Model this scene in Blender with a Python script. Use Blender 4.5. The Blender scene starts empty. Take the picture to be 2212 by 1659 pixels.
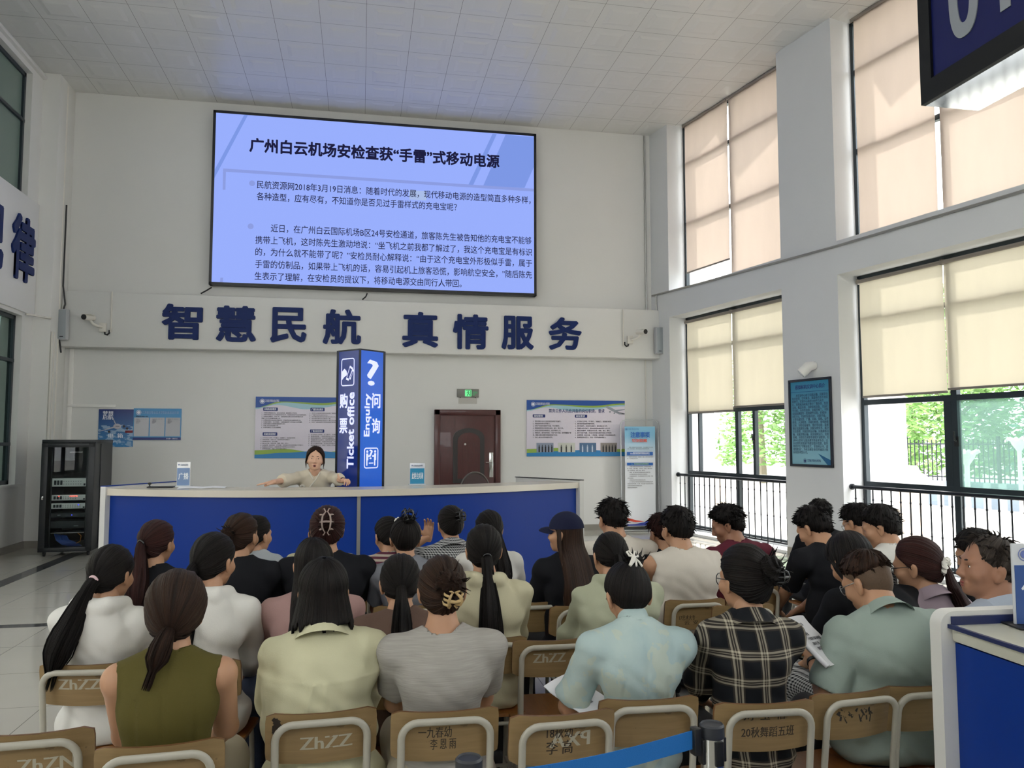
import bpy, bmesh, math, random
import numpy as np
from math import pi, sin, cos, radians, atan, atan2, sqrt
from mathutils import Vector, Matrix, Euler
SC = bpy.context.scene
COL = SC.collection
rnd = random.Random(7)

# ------------------------------------------------------------------ camera
FPX, CXP, CYP, CAMH = 1700.0, 1106.0, 829.5, 1.68
YAW, PIT = radians(10.85), atan(120.5 / 1700.0)
cam = bpy.data.objects.new('camera', bpy.data.cameras.new('camera'))
COL.objects.link(cam)
cam.data.sensor_width = 36.0
cam.data.lens = 36.0 * FPX / 2212.0
cam.data.clip_start = 0.05
cam.data.clip_end = 300
cam.location = (0, 0, CAMH)
cam.rotation_euler = (pi / 2 + PIT, 0, -YAW)
SC.camera = cam
_fw = np.array([sin(YAW) * cos(PIT), cos(YAW) * cos(PIT), sin(PIT)])
_rt = np.array([cos(YAW), -sin(YAW), 0.0])
_up = np.cross(_rt, _fw)

# ------------------------------------------------------------------ light
w = bpy.data.worlds.new('sky')
SC.world = w
w.use_nodes = True
bg = w.node_tree.nodes['Background']
bg.inputs['Color'].default_value = (0.965, 0.975, 1.0, 1)
bg.inputs['Strength'].default_value = 7.0
sun = bpy.data.objects.new('sun', bpy.data.lights.new('sun', 'SUN'))
COL.objects.link(sun)
sun.data.energy = 9.0
sun.data.color = (1.0, 0.95, 0.88)
sun.data.angle = radians(1.0)
sd = Vector((0.84, 0.87, 1.55)).normalized()
sun.rotation_euler = sd.to_track_quat('Z', 'Y').to_euler()
SC.view_settings.view_transform = 'Standard'
SC.view_settings.look = 'None'
SC.view_settings.exposure = 0.26
SC.view_settings.gamma = 1.0
SC.view_settings.use_curve_mapping = False
SC.cycles.use_denoising = True
SC.cycles.max_bounces = 9
SC.cycles.diffuse_bounces = 6
SC.cycles.glossy_bounces = 3
SC.cycles.transmission_bounces = 5
SC.cycles.transparent_max_bounces = 8
SC.cycles.sample_clamp_indirect = 6.0
SC.cycles.caustics_reflective = False
SC.cycles.caustics_refractive = False

# ------------------------------------------------------------------ materials
def lin(c):
    return tuple((x / 12.92 if x <= 0.04045 else ((x + 0.055) / 1.055) ** 2.4) for x in c)
def hx(s):
    return lin(tuple(int(s[i:i + 2], 16) / 255 for i in (0, 2, 4)))
MATS = {}
def mat(name, col, rough=0.6, metal=0.0, bump=0.0, bscale=60, bstretch=(1, 1, 1), var=0.0, vscale=6, emit=None, estr=1.0,
        spec=0.5, coat=0.0, sheen=0.0, uv=False, alpha=1.0):
    """a procedural principled material: colour with optional mottling, noise bump"""
    if name in MATS: return MATS[name]
    if isinstance(col, str): col = hx(col)
    m = bpy.data.materials.new(name); m.use_nodes = True
    nt = m.node_tree; b = nt.nodes['Principled BSDF']
    b.inputs['Base Color'].default_value = (*col, 1)
    b.inputs['Roughness'].default_value = rough
    b.inputs['Metallic'].default_value = metal
    b.inputs['Specular IOR Level'].default_value = spec
    b.inputs['Coat Weight'].default_value = coat
    b.inputs['Sheen Weight'].default_value = sheen
    b.inputs['Alpha'].default_value = alpha
    if emit is not None:
        b.inputs['Emission Color'].default_value = (*(hx(emit) if isinstance(emit, str) else emit), 1)
        b.inputs['Emission Strength'].default_value = estr
    tc = nt.nodes.new('ShaderNodeTexCoord')
    src = tc.outputs['UV' if uv else 'Object']
    if bump:
        mp = nt.nodes.new('ShaderNodeMapping'); mp.inputs['Scale'].default_value = bstretch
        nz = nt.nodes.new('ShaderNodeTexNoise'); nz.inputs['Scale'].default_value = bscale; nz.inputs['Detail'].default_value = 3
        bp = nt.nodes.new('ShaderNodeBump'); bp.inputs['Strength'].default_value = bump; bp.inputs['Distance'].default_value = 0.004
        nt.links.new(src, mp.inputs[0]); nt.links.new(mp.outputs[0], nz.inputs[0])
        nt.links.new(nz.outputs['Fac'], bp.inputs['Height']); nt.links.new(bp.outputs[0], b.inputs['Normal'])
    if var:
        mp = nt.nodes.new('ShaderNodeMapping'); mp.inputs['Scale'].default_value = bstretch
        nz = nt.nodes.new('ShaderNodeTexNoise'); nz.inputs['Scale'].default_value = vscale; nz.inputs['Detail'].default_value = 4
        mx = nt.nodes.new('ShaderNodeMix'); mx.data_type = 'RGBA'
        mx.inputs[6].default_value = (*[c * (1 - var) for c in col], 1)
        mx.inputs[7].default_value = (*[min(1, c * (1 + var)) for c in col], 1)
        nt.links.new(src, mp.inputs[0]); nt.links.new(mp.outputs[0], nz.inputs[0])
        nt.links.new(nz.outputs['Fac'], mx.inputs[0]); nt.links.new(mx.outputs[2], b.inputs['Base Color'])
    MATS[name] = m
    return m
class NT:
    """small helper to write node maths"""
    def __init__(s, m): s.m = m; s.t = m.node_tree; s.b = s.t.nodes['Principled BSDF']
    def v(s, x, sock):
        if hasattr(x, 'is_linked') or isinstance(x, bpy.types.NodeSocket): s.t.links.new(x, sock)
        else: sock.default_value = x
    def math(s, op, a, b=0.0, c=0.0):
        n = s.t.nodes.new('ShaderNodeMath'); n.operation = op
        for i, x in enumerate((a, b, c)): s.v(x, n.inputs[i])
        return n.outputs[0]
    def xyz(s, kind='Object'):
        tc = s.t.nodes.new('ShaderNodeTexCoord'); sp = s.t.nodes.new('ShaderNodeSeparateXYZ')
        s.t.links.new(tc.outputs[kind], sp.inputs[0]); return sp.outputs
    def mix(s, f, a, b):
        n = s.t.nodes.new('ShaderNodeMix'); n.data_type = 'RGBA'
        s.v(f, n.inputs[0])
        for x, k in ((a, 6), (b, 7)):
            if isinstance(x, tuple): n.inputs[k].default_value = (*x[:3], 1)
            else: s.t.links.new(x, n.inputs[k])
        return n.outputs[2]
    def noise(s, scale, kind='Object', stretch=(1, 1, 1), detail=3, dist=0.0):
        tc = s.t.nodes.new('ShaderNodeTexCoord'); mp = s.t.nodes.new('ShaderNodeMapping'); mp.inputs['Scale'].default_value = stretch
        n = s.t.nodes.new('ShaderNodeTexNoise'); n.inputs['Scale'].default_value = scale; n.inputs['Detail'].default_value = detail
        n.inputs['Distortion'].default_value = dist
        s.t.links.new(tc.outputs[kind], mp.inputs[0]); s.t.links.new(mp.outputs[0], n.inputs[0]); return n.outputs['Fac']
    def band(s, x, period, lo, hi):
        """1 where frac(x/period) is between lo and hi"""
        f = s.math('FRACT', s.math('DIVIDE', x, period))
        return s.math('MULTIPLY', s.math('GREATER_THAN', f, lo), s.math('LESS_THAN', f, hi))
    def col(s, c): s.t.links.new(c, s.b.inputs['Base Color'])
    def bump(s, h, strength=0.3, dist=0.004):
        n = s.t.nodes.new('ShaderNodeBump'); n.inputs['Strength'].default_value = strength; n.inputs['Distance'].default_value = dist
        s.t.links.new(h, n.inputs['Height']); s.t.links.new(n.outputs[0], s.b.inputs['Normal'])

# ------------------------------------------------------------------ mesh helpers
def frame(o, x, y):
    """4x4 with origin o, local X along x, local Y along y (Z = X cross Y)"""
    x = Vector(x).normalized(); z = x.cross(Vector(y)).normalized(); y = z.cross(x)
    m = Matrix((x, y, z)).transposed().to_4x4(); m.translation = Vector(o); return m
ID4 = Matrix.Identity(4)
class MB:
    """collects shapes; build() links them as ONE mesh object"""
    def __init__(s): s.v = []; s.f = []; s.mi = []; s.uv = {}; s.cur = 0
    def add(s, verts, faces, uvs=None):
        n = len(s.v); s.v.extend([tuple(p) for p in verts])
        for i, f in enumerate(faces):
            if uvs is not None: s.uv[len(s.f)] = [uvs[k] for k in f]
            s.f.append(tuple(k + n for k in f)); s.mi.append(s.cur)
        return s
    def box(s, lo, hi, M=ID4, bev=0.0, seg=2):
        lo = Vector(lo); hi = Vector(hi); c = (lo + hi) / 2; d = hi - lo
        if bev <= 0:
            vs = [M @ Vector((x, y, z)) for x in (lo.x, hi.x) for y in (lo.y, hi.y) for z in (lo.z, hi.z)]
            return s.add(vs, [(0, 1, 3, 2), (4, 6, 7, 5), (0, 4, 5, 1), (2, 3, 7, 6), (0, 2, 6, 4), (1, 5, 7, 3)])
        bm = bmesh.new(); bmesh.ops.create_cube(bm, size=1)
        for v in bm.verts: v.co = Vector((v.co.x * d.x, v.co.y * d.y, v.co.z * d.z)) + c
        bmesh.ops.bevel(bm, geom=bm.edges[:], offset=min(bev, min(d) * 0.49), segments=seg, affect='EDGES', profile=0.5)
        s.bm(bm, M); return s
    def bm(s, bm, M=ID4):
        bm.verts.index_update()
        s.add([M @ v.co for v in bm.verts], [[v.index for v in f.verts] for f in bm.faces]); bm.free(); return s
    def prism(s, poly, z0, z1, M=ID4):
        """polygon (counter-clockwise, local XY) extruded z0..z1"""
        n = len(poly)
        vs = [M @ Vector((x, y, z0)) for x, y in poly] + [M @ Vector((x, y, z1)) for x, y in poly]
        fs = [tuple(range(n - 1, -1, -1)), tuple(range(n, 2 * n))] + [(i, (i + 1) % n, n + (i + 1) % n, n + i) for i in range(n)]
        return s.add(vs, fs)
    def loft(s, rings, cap0=True, cap1=True, closed=True, uv=True):
        """list of rings (equal number of points)"""
        n = len(rings[0]); m = len(rings); vs = [p for r in rings for p in r]; fs = []
        k = n if closed else n - 1
        for j in range(m - 1):
            for i in range(k):
                a = j * n + i; b = j * n + (i + 1) % n
                fs.append((a, b, b + n, a + n))
        uvs = [(i / n, j / max(1, m - 1)) for j in range(m) for i in range(n)] if uv else None
        if cap0 and closed: fs.append(tuple(range(n - 1, -1, -1)))
        if cap1 and closed: fs.append(tuple(range((m - 1) * n, m * n)))
        return s.add(vs, fs, uvs)
    def tube(s, path, r, seg=10, caps=True, flat=1.0, side=None):
        """round (or flattened) tube along a polyline; r may be a list"""
        P = [Vector(p) for p in path]; n = len(P); rs = r if isinstance(r, (list, tuple)) else [r] * n
        rings = []; prev = None
        for i in range(n):
            t = (P[min(i + 1, n - 1)] - P[max(i - 1, 0)])
            if t.length < 1e-9: t = Vector((0, 0, 1))
            t.normalize()
            if prev is None:
                ref = Vector(side) if side is not None else (Vector((0, 0, 1)) if abs(t.z) < 0.9 else Vector((1, 0, 0)))
                x = (ref - t * ref.dot(t)).normalized()
            else:
                x = prev - t * prev.dot(t)
                x = x.normalized() if x.length > 1e-6 else t.orthogonal().normalized()
            prev = x; y = t.cross(x)
            rings.append([P[i] + x * (rs[i] * cos(2 * pi * k / seg)) + y * (rs[i] * flat * sin(2 * pi * k / seg)) for k in range(seg)])
        return s.loft(rings, caps, caps)
    def cyl(s, p0, p1, r0, r1=None, seg=20): return s.tube([p0, p1], [r0, r1 if r1 is not None else r0], seg)
    def lathe(s, prof, M=ID4, seg=24):
        """profile of (r, z) turned about local Z"""
        rings = [[M @ Vector((max(r, 1e-4) * cos(2 * pi * k / seg), max(r, 1e-4) * sin(2 * pi * k / seg), z)) for k in range(seg)] for r, z in prof]
        return s.loft(rings)
    def ell(s, c, r, M=ID4, seg=16, rings=10):
        rr = []
        for j in range(rings + 1):
            a = -pi / 2 + pi * j / rings; cr = max(cos(a), 1e-3)
            rr.append([M @ Vector((c[0] + r[0] * cr * cos(2 * pi * k / seg), c[1] + r[1] * cr * sin(2 * pi * k / seg), c[2] + r[2] * sin(a))) for k in range(seg)])
        return s.loft(rr)
    def quad(s, a, b, c, d): return s.add([a, b, c, d], [(0, 1, 2, 3)])
    def build(s, name, mats, parent=None, smooth=40, loc=None, M=None, recalc=False):
        me = bpy.data.meshes.new(name); me.from_pydata(s.v, [], s.f)
        for m in (mats if isinstance(mats, (list, tuple)) else [mats]): me.materials.append(m)
        if any(s.mi): me.polygons.foreach_set('material_index', s.mi)
        if s.uv:
            ul = me.uv_layers.new(name='UVMap'); flat = np.zeros((len(me.loops), 2), np.float32); li = 0
            for i, f in enumerate(s.f):
                u = s.uv.get(i)
                if u is not None:
                    for k in range(len(f)): flat[li + k] = u[k]
                li += len(f)
            ul.data.foreach_set('uv', flat.ravel())
        if recalc:
            bm = bmesh.new(); bm.from_mesh(me); bmesh.ops.recalc_face_normals(bm, faces=bm.faces[:]); bm.to_mesh(me); bm.free()
        me.update()
        if smooth:
            me.shade_smooth()
            if smooth < 180: me.set_sharp_from_angle(angle=radians(smooth))
        o = bpy.data.objects.new(name, me); COL.objects.link(o)
        if parent is not None: o.parent = parent
        if M is not None: o.matrix_world = M
        if loc is not None: o.location = loc
        return o
def rrect(x0, y0, x1, y1, r, seg=6):
    out = []
    for cx, cy, a in ((x1 - r, y1 - r, 0), (x0 + r, y1 - r, 90), (x0 + r, y0 + r, 180), (x1 - r, y0 + r, 270)):
        for k in range(seg + 1):
            t = radians(a + 90 * k / seg); out.append((cx + r * cos(t), cy + r * sin(t)))
    return out
def thing(name, label, cat, loc=(0, 0, 0), rz=0.0, group=None, M=None):
    o = bpy.data.objects.new(name, None); COL.objects.link(o)
    if M is not None: o.matrix_world = M
    else: o.location = loc; o.rotation_euler = (0, 0, rz)
    o.empty_display_size = 0.1
    o['label'] = label; o['category'] = cat
    if group: o['group'] = group
    return o
def tag(o, label, cat, group=None):
    o['label'] = label; o['category'] = cat
    if group: o['group'] = group
    return o
def struct(o, label=None):
    o['kind'] = 'structure'
    if label: o['label'] = label
    return o
def dup(root, loc=None, rz=None, label=None, group=None, M=None):
    r = root.copy(); COL.objects.link(r)
    if M is not None: r.matrix_world = M
    else:
        if loc is not None: r.location = loc
        if rz is not None: r.rotation_euler = (0, 0, rz)
    if label: r['label'] = label
    if group: r['group'] = group
    for ch in list(root.children):
        c = ch.copy(); COL.objects.link(c); c.parent = r
        for g in list(ch.children):
            d = g.copy(); COL.objects.link(d); d.parent = c
    return r
def lettering(body, size, mats, parent, M, width=None, bold=0.0, ext=0.0008, name='lettering', align='LEFT', leading=1.0, height=None, mirror=False, top=True):
    """raised writing as a mesh; local XY is the writing plane. width: scaled to fit"""
    cu = bpy.data.curves.new(name, 'FONT'); cu.body = body; cu.size = size; cu.extrude = ext / 2; cu.offset = 0
    cu.resolution_u = 2; cu.align_x = align; cu.space_line = leading
    if top: cu.align_y = 'TOP'
    o = bpy.data.objects.new(name, cu)
    me = bpy.data.meshes.new_from_object(o); bpy.data.objects.remove(o)
    n = len(me.vertices); co = np.zeros(n * 3, np.float32); me.vertices.foreach_get('co', co); co = co.reshape(-1, 3)
    if bold and n:
        k_ = 8 if size > 0.25 else (4 if size > 0.1 else 2)
        fs = [tuple(p.vertices) for p in me.polygons]; r_ = bold * size; V = []; F = []
        for q in range(k_):
            a = 2 * pi * (q + (0.5 if k_ > 2 else 0)) / k_; V.append(co + np.array([r_ * cos(a), r_ * sin(a), q * 0.00003])); F += [tuple(i + q * n for i in f) for f in fs]
        co = np.concatenate(V).astype(np.float32); n = len(co)
        bpy.data.meshes.remove(me); me = bpy.data.meshes.new(name); me.from_pydata(co.tolist(), [], F)
    if n and (width or height):
        lo = co.min(0); hi = co.max(0); sp = np.maximum(hi - lo, 1e-6)
        if width:
            sx = width / sp[0]; co[:, 0] = (co[:, 0] - lo[0]) * sx
            if align == 'CENTER': co[:, 0] -= width / 2
        if height:
            co[:, 1] = (co[:, 1] - hi[1]) * (height / sp[1])
            if not top: co[:, 1] += height
        me.vertices.foreach_set('co', co.ravel())
    me.name = name; me.materials.clear(); me.materials.append(mats)
    ob = bpy.data.objects.new(name, me); COL.objects.link(ob)
    if parent is not None: ob.parent = parent
    ob.matrix_local = M
    me.update()
    return ob
def T(x, y, z): return Matrix.Translation((x, y, z))
# ------------------------------------------------------------------ places: where a sight line of the photo meets a real plane
def _ray(px, py): return _fw + _rt * ((px - CXP) / FPX) - _up * ((py - CYP) / FPX)
_C = np.array([0, 0, CAMH])
def atY(px, py, Y=14.26):
    r = _ray(px, py); p = _C + r * (Y / r[1]); return Vector(p)
def atX(px, py, X):
    r = _ray(px, py); return Vector(_C + r * (X / r[0]))
def atZ(px, py, Z):
    r = _ray(px, py); return Vector(_C + r * ((Z - CAMH) / r[2]))
def atD(px, py, D): return Vector(_C + _ray(px, py) * D)

BW = 14.26                      # back wall plane
CZ = 7.62                       # ceiling
RA = atan(0.207)
RO = Vector((5.47, BW, 0))
RU = Vector((sin(RA), -cos(RA), 0)); RN = Vector((cos(RA), sin(RA), 0))
RW = frame(RO, RU, RN)          # right wall: local x runs towards the camera, y outwards, z up

# ------------------------------------------------------------------ setting materials
m_wall = mat('wall_paint', 'd9d9d6', 0.75, bump=0.12, bscale=25, var=0.03, vscale=1.5)
m_wall_l = m_wall
m_wgrey = mat('wall_grey_paint', 'd4d6d8', 0.75, bump=0.12, bscale=25, var=0.03, vscale=1.5)
m_tile = mat('ceiling_panel', 'd8d8d6', 0.32, spec=0.45)
m_dark = mat('dark_gap', '3c3c3a', 0.9)
m_frame = mat('window_frame_metal', '2b353b', 0.4, 0.3)
m_white = mat('white_plastic', 'e4e3df', 0.45)
m_offw = mat('offwhite_paint', 'd6d3cb', 0.5)
m_black = mat('black_plastic', '141517', 0.4)
m_plinth = mat('plinth_tile', '8f8b82', 0.35, var=0.08, vscale=8)
m_floor = mat('floor_tile', 'b0aca2', 0.07, spec=0.55)
n = NT(m_floor); X_, Y_, Z_ = n.xyz()
g = n.math('MAXIMUM', n.band(n.math('ADD', X_, 0.35), 0.8, 0.0, 0.006), n.band(n.math('ADD', Y_, 0.83), 0.8, 0.0, 0.006))
base = n.mix(n.noise(1.3, detail=5), hx('aba89f'), hx('bab6ac'))
n.col(n.mix(g, base, hx('6d6a63')))
m_band = mat('floor_band_tile', '4b4b4b', 0.1, var=0.1, vscale=9)
def glass_mat(name, tint, refl=0.06, rough=0.0):
    m = bpy.data.materials.new(name); m.use_nodes = True; t = m.node_tree; t.nodes.clear()
    o = t.nodes.new('ShaderNodeOutputMaterial'); a = t.nodes.new('ShaderNodeBsdfTransparent'); b = t.nodes.new('ShaderNodeBsdfGlossy'); mx = t.nodes.new('ShaderNodeMixShader')
    a.inputs[0].default_value = (*tint, 1); b.inputs['Roughness'].default_value = rough; mx.inputs[0].default_value = refl
    t.links.new(a.outputs[0], mx.inputs[1]); t.links.new(b.outputs[0], mx.inputs[2]); t.links.new(mx.outputs[0], o.inputs[0])
    MATS[name] = m; return m
m_glass = glass_mat('window_glass', (0.955, 0.96, 0.955))
m_glass_dk = glass_mat('green_window_glass', (0.20, 0.24, 0.225), 0.10)
m_frost = mat('frosted_green_glass', '6f8279', 0.25, spec=0.4)
n = NT(m_frost); n.b.inputs['Transmission Weight'].default_value = 0.0
m_dusty = bpy.data.materials.new('dusty_glass'); m_dusty.use_nodes = True
t = m_dusty.node_tree; t.nodes.clear()
o_ = t.nodes.new('ShaderNodeOutputMaterial'); a_ = t.nodes.new('ShaderNodeBsdfTransparent'); b_ = t.nodes.new('ShaderNodeBsdfTranslucent'); mx_ = t.nodes.new('ShaderNodeMixShader')
nz_ = t.nodes.new('ShaderNodeTexNoise'); nz_.inputs['Scale'].default_value = 3; nz_.inputs['Detail'].default_value = 6
rp_ = t.nodes.new('ShaderNodeMapRange'); rp_.inputs[3].default_value = 0.22; rp_.inputs[4].default_value = 0.6
a_.inputs[0].default_value = (0.62, 0.74, 0.71, 1); b_.inputs[0].default_value = (0.16, 0.215, 0.20, 1)
t.links.new(nz_.outputs['Fac'], rp_.inputs[0]); t.links.new(rp_.outputs[0], mx_.inputs[0])
t.links.new(a_.outputs[0], mx_.inputs[1]); t.links.new(b_.outputs[0], mx_.inputs[2]); t.links.new(mx_.outputs[0], o_.inputs[0])
def blind_mat(name, col, tr):
    m = bpy.data.materials.new(name); m.use_nodes = True; t = m.node_tree; t.nodes.clear()
    o = t.nodes.new('ShaderNodeOutputMaterial'); a = t.nodes.new('ShaderNodeBsdfDiffuse'); b = t.nodes.new('ShaderNodeBsdfTranslucent'); mx = t.nodes.new('ShaderNodeMixShader')
    tc = t.nodes.new('ShaderNodeTexCoord'); mp = t.nodes.new('ShaderNodeMapping'); mp.inputs['Scale'].default_value = (1.6, 1, 0.5)
    nz = t.nodes.new('ShaderNodeTexNoise'); nz.inputs['Scale'].default_value = 2.2; nz.inputs['Detail'].default_value = 7
    mc = t.nodes.new('ShaderNodeMix'); mc.data_type = 'RGBA'
    mc.inputs[6].default_value = (*[c * 0.90 for c in col], 1); mc.inputs[7].default_value = (*[min(1, c * 1.04) for c in col], 1)
    t.links.new(tc.outputs['Object'], mp.inputs[0]); t.links.new(mp.outputs[0], nz.inputs[0]); t.links.new(nz.outputs['Fac'], mc.inputs[0])
    t.links.new(mc.outputs[2], a.inputs[0]); t.links.new(mc.outputs[2], b.inputs[0]); mx.inputs[0].default_value = tr
    t.links.new(a.outputs[0], mx.inputs[1]); t.links.new(b.outputs[0], mx.inputs[2]); t.links.new(mx.outputs[0], o.inputs[0])
    MATS[name] = m; return m
m_blind_u = blind_mat('blind_fabric_pink_beige', hx('e6d3c4'), 0.19)
m_blind_l = blind_mat('blind_fabric_beige', hx('e2d9c2'), 0.18)
m_alu = mat('brushed_aluminium', 'a9a9a6', 0.35, 0.8)

# ------------------------------------------------------------------ the setting
b = MB(); b.add([(-5.6, -5.1, 0), (9.9, -5.1, 0), (5.9, 14.7, 0), (-5.6, 14.7, 0)], [(0, 1, 2, 3)]); b.prism([(-5.6, -5.1), (9.9, -5.1), (5.9, 14.7), (-5.6, 14.7)], -0.3, -0.005)
struct(b.build('floor', m_floor, smooth=0))
b = MB(); b.box((-4.2, -5, 0), (-4.02, BW, 0.002)); struct(b.build('trim_1', m_band, smooth=0), 'dark tile band along the left side of the floor')
b = MB(); b.box((-5.1, 7.9, 0), (-4.2, 8.03, 0.002)); b.box((-4.02, 7.9, 0), (7.0, 8.03, 0.002)); struct(b.build('trim_2', m_band, smooth=0), 'dark tile band across the floor')
# ceiling of embossed panels
b = MB(); TS = 0.642; TSY = 0.617; GX = 0.0; GY = 14.25
yy = GY
while yy > 4.0:
    for ix in range(-9, 13):
        x0 = GX + ix * TS; y0 = yy - TSY
        if x0 < -5.8 or x0 > 5.6 + 0.207 * (BW - yy) + 0.6: continue
        R = []
        for ins, z in ((0.002, 0), (0.105, 0), (0.165, -0.009)):
            R.append([(x0 + ins, y0 + ins, CZ + z), (x0 + TS - ins, y0 + ins, CZ + z), (x0 + TS - ins, y0 + TSY - ins, CZ + z), (x0 + ins, y0 + TSY - ins, CZ + z)])
        vs = R[0] + R[1] + R[2]; fs = []
        for j in (0, 4):
            for k in range(4): fs.append((j + k, j + 4 + k, j + 4 + (k + 1) % 4, j + (k + 1) % 4))
        fs.append((11, 10, 9, 8)); b.add(vs, fs)
    yy -= TSY
for ix in range(-9, 13):
    x0 = GX + ix * TS; b.quad((x0 + 0.002, GY + 0.003, CZ), (x0 + 0.002, BW, CZ), (x0 + TS - 0.002, BW, CZ), (x0 + TS - 0.002, GY + 0.003, CZ))
b.quad((-5.6, -5, CZ), (-5.6, yy, CZ), (10, yy, CZ), (10, -5, CZ))
b.cur = 1; b.prism([(-6.0, -5.3), (10.0, -5.3), (5.85, 14.8), (-6.0, 14.8)], CZ + 0.006, CZ + 0.3)
struct(b.build('ceiling', [m_tile, m_dark], smooth=0))
# back wall with its protruding beam
b = MB(); b.box((-5.6, BW, 0), (6.2, BW + 0.3, CZ + 0.3)); struct(b.build('wall_back', m_wall, smooth=0))
b = MB(); b.box((-4.865, 14.0, 3.21), (5.525, BW - 0.001, 4.13), bev=0.012); struct(b.build('trim_3', m_wall, smooth=30), 'white beam across the back wall carrying the big blue characters')
b = MB(); b.box((-4.87, BW - 0.012, 0), (5.46, BW, 0.11)); struct(b.build('baseboard_back', m_plinth, smooth=0))
# corner column and left wall
b = MB(); b.box((-5.5, 13.58, 0), (-4.87, BW, CZ), bev=0.008); struct(b.build('wall_left_column', m_wall, smooth=30))['label'] = 'white corner column left of the back wall'
WL = -5.13; b = MB()
wins = [(10.2, 13.18), (6.2, 9.2), (2.2, 5.2), (-1.8, 1.2)]
edges = [(-5.0, -1.8), (1.2, 2.2), (5.2, 6.2), (9.2, 10.2), (13.18, 13.6)]
for y0, y1 in edges: b.box((WL - 0.3, y0, 0), (WL, y1, CZ))
for y0, y1 in wins:
    b.box((WL - 0.3, y0, 0), (WL, y1, 0.98)); b.box((WL - 0.3, y0, 3.58), (WL, y1, 5.42)); b.box((WL - 0.3, y0, 7.41), (WL, y1, CZ))
    b.box((WL - 0.3, y0, 0.98), (WL + 0.02, y1 + 0.3 if y1 > 13 else y1, 1.01))
struct(b.build('wall_left', m_wall, smooth=0))
b = MB(); b.box((WL, -5, 0), (WL + 0.012, 13.58, 0.11)); b.box((WL, 13.568, 0), (-4.87, 13.58, 0.11)); b.box((-4.87, 13.57, 0), (-4.858, BW, 0.11))
struct(b.build('baseboard_left', m_plinth, smooth=0))
b = MB(); b.box((WL - 0.02, -5, 7.5), (WL + 0.06, 13.58, 7.56), bev=0.01); struct(b.build('trim_4', m_white, smooth=30), 'white ledge under the ceiling along the left wall')
wn = 0
for k, (y0, y1) in enumerate(wins):
    for (z0, z1, bars, gm) in ((1.01, 3.575, (1.615, 2.885), m_glass_dk), (5.42, 7.405, (6.64,), m_frost)) if k == 0 else ((1.01, 3.575, (1.615, 2.885), m_glass), (5.42, 7.405, (6.64,), m_glass)):
        wn += 1; f = MB(); fx0, fx1 = WL - 0.16, WL - 0.09; t = 0.06
        f.box((fx0, y0, z0), (fx1, y0 + t, z1)); f.box((fx0, y1 - t, z0), (fx1, y1, z1)); f.box((fx0, y0, z0), (fx1, y1, z0 + t)); f.box((fx0, y0, z1 - t), (fx1, y1, z1))
        for zb in bars: f.box((fx0 + 0.005, y0, zb - 0.025), (fx1 + 0.005, y1, zb + 0.025))
        for q in (1, 2): ym = y1 - (y1 - y0) * q * 0.37; f.box((fx0 + 0.01, ym - 0.025, z0), (fx1 + 0.004, ym + 0.025, z1))
        fo = f.build('window_%d' % wn, m_frame, smooth=0); struct(fo)
        p = MB(); p.box((WL - 0.13, y0 + 0.02, z0 + 0.02), (WL - 0.124, y1 - 0.02, z1 - 0.02)); p.build('pane', gm, fo, smooth=0)
# right wall: columns and spandrels (splayed outwards towards the camera)
b = MB(); cols = [(-0.5, 0.6), (3.58, 4.68), (7.65, 8.75), (11.7, 12.8), (15.75, 19.8)]
for s0, s1 in cols: b.box((s0, 0, 0), (s1, 0.5, CZ + 0.2), RW); b.box((s0 + 0.02, 0.49, -0.1), (s1 - 0.02, 0.98, CZ + 0.2), RW)
bays = [(0.6, 3.58), (4.68, 7.65), (8.75, 11.7), (12.8, 15.75)]
for s0, s1 in bays:
    b.box((s0, 0, 3.95), (s1, 0.5, 4.42), RW); b.box((s0, 0.3, -0.1), (s1, 0.5, 0.08), RW); b.box((s0, 0.0, -0.1), (s1, 0.31, 0.05), RW)
struct(b.build('wall_right', m_wgrey, smooth=0))
for s0, s1 in cols:
    pass
b = MB()
for s0, s1 in cols: b.box((max(s0, 0.01), -0.012, 0), (s1, 0, 0.11), RW)
struct(b.build('baseboard_right', m_plinth, smooth=0))
def right_window(s0, s1, z0, z1, vbars, hbars, extra=()):
    global wn
    wn += 1; f = MB(); y0, y1 = 0.36, 0.43; t = 0.055
    f.box((s0, y0, z0), (s0 + t, y1, z1), RW); f.box((s1 - t, y0, z0), (s1, y1, z1), RW)
    f.box((s0, y0, z0), (s1, y1, z0 + t), RW); f.box((s0, y0, z1 - t), (s1, y1, z1), RW)
    for v in vbars: f.box((v - 0.04, y0, z0), (v + 0.04, y1, z1), RW)
    for h in hbars: f.box((s0, y0 + 0.002, h - 0.035), (s1, y1 - 0.002, h + 0.035), RW)
    for (a, za, zb, wd) in extra: f.box((a - wd, y0 + 0.01, za), (a + wd, y1 + 0.01, zb), RW)
    fo = struct(f.build('window_%d' % wn, m_frame, smooth=0))
    vs = sorted([s0] + list(vbars) + [s1]); hs = sorted([z0] + list(hbars) + [z1])
    return fo, vs, hs
LOWER = []
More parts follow.
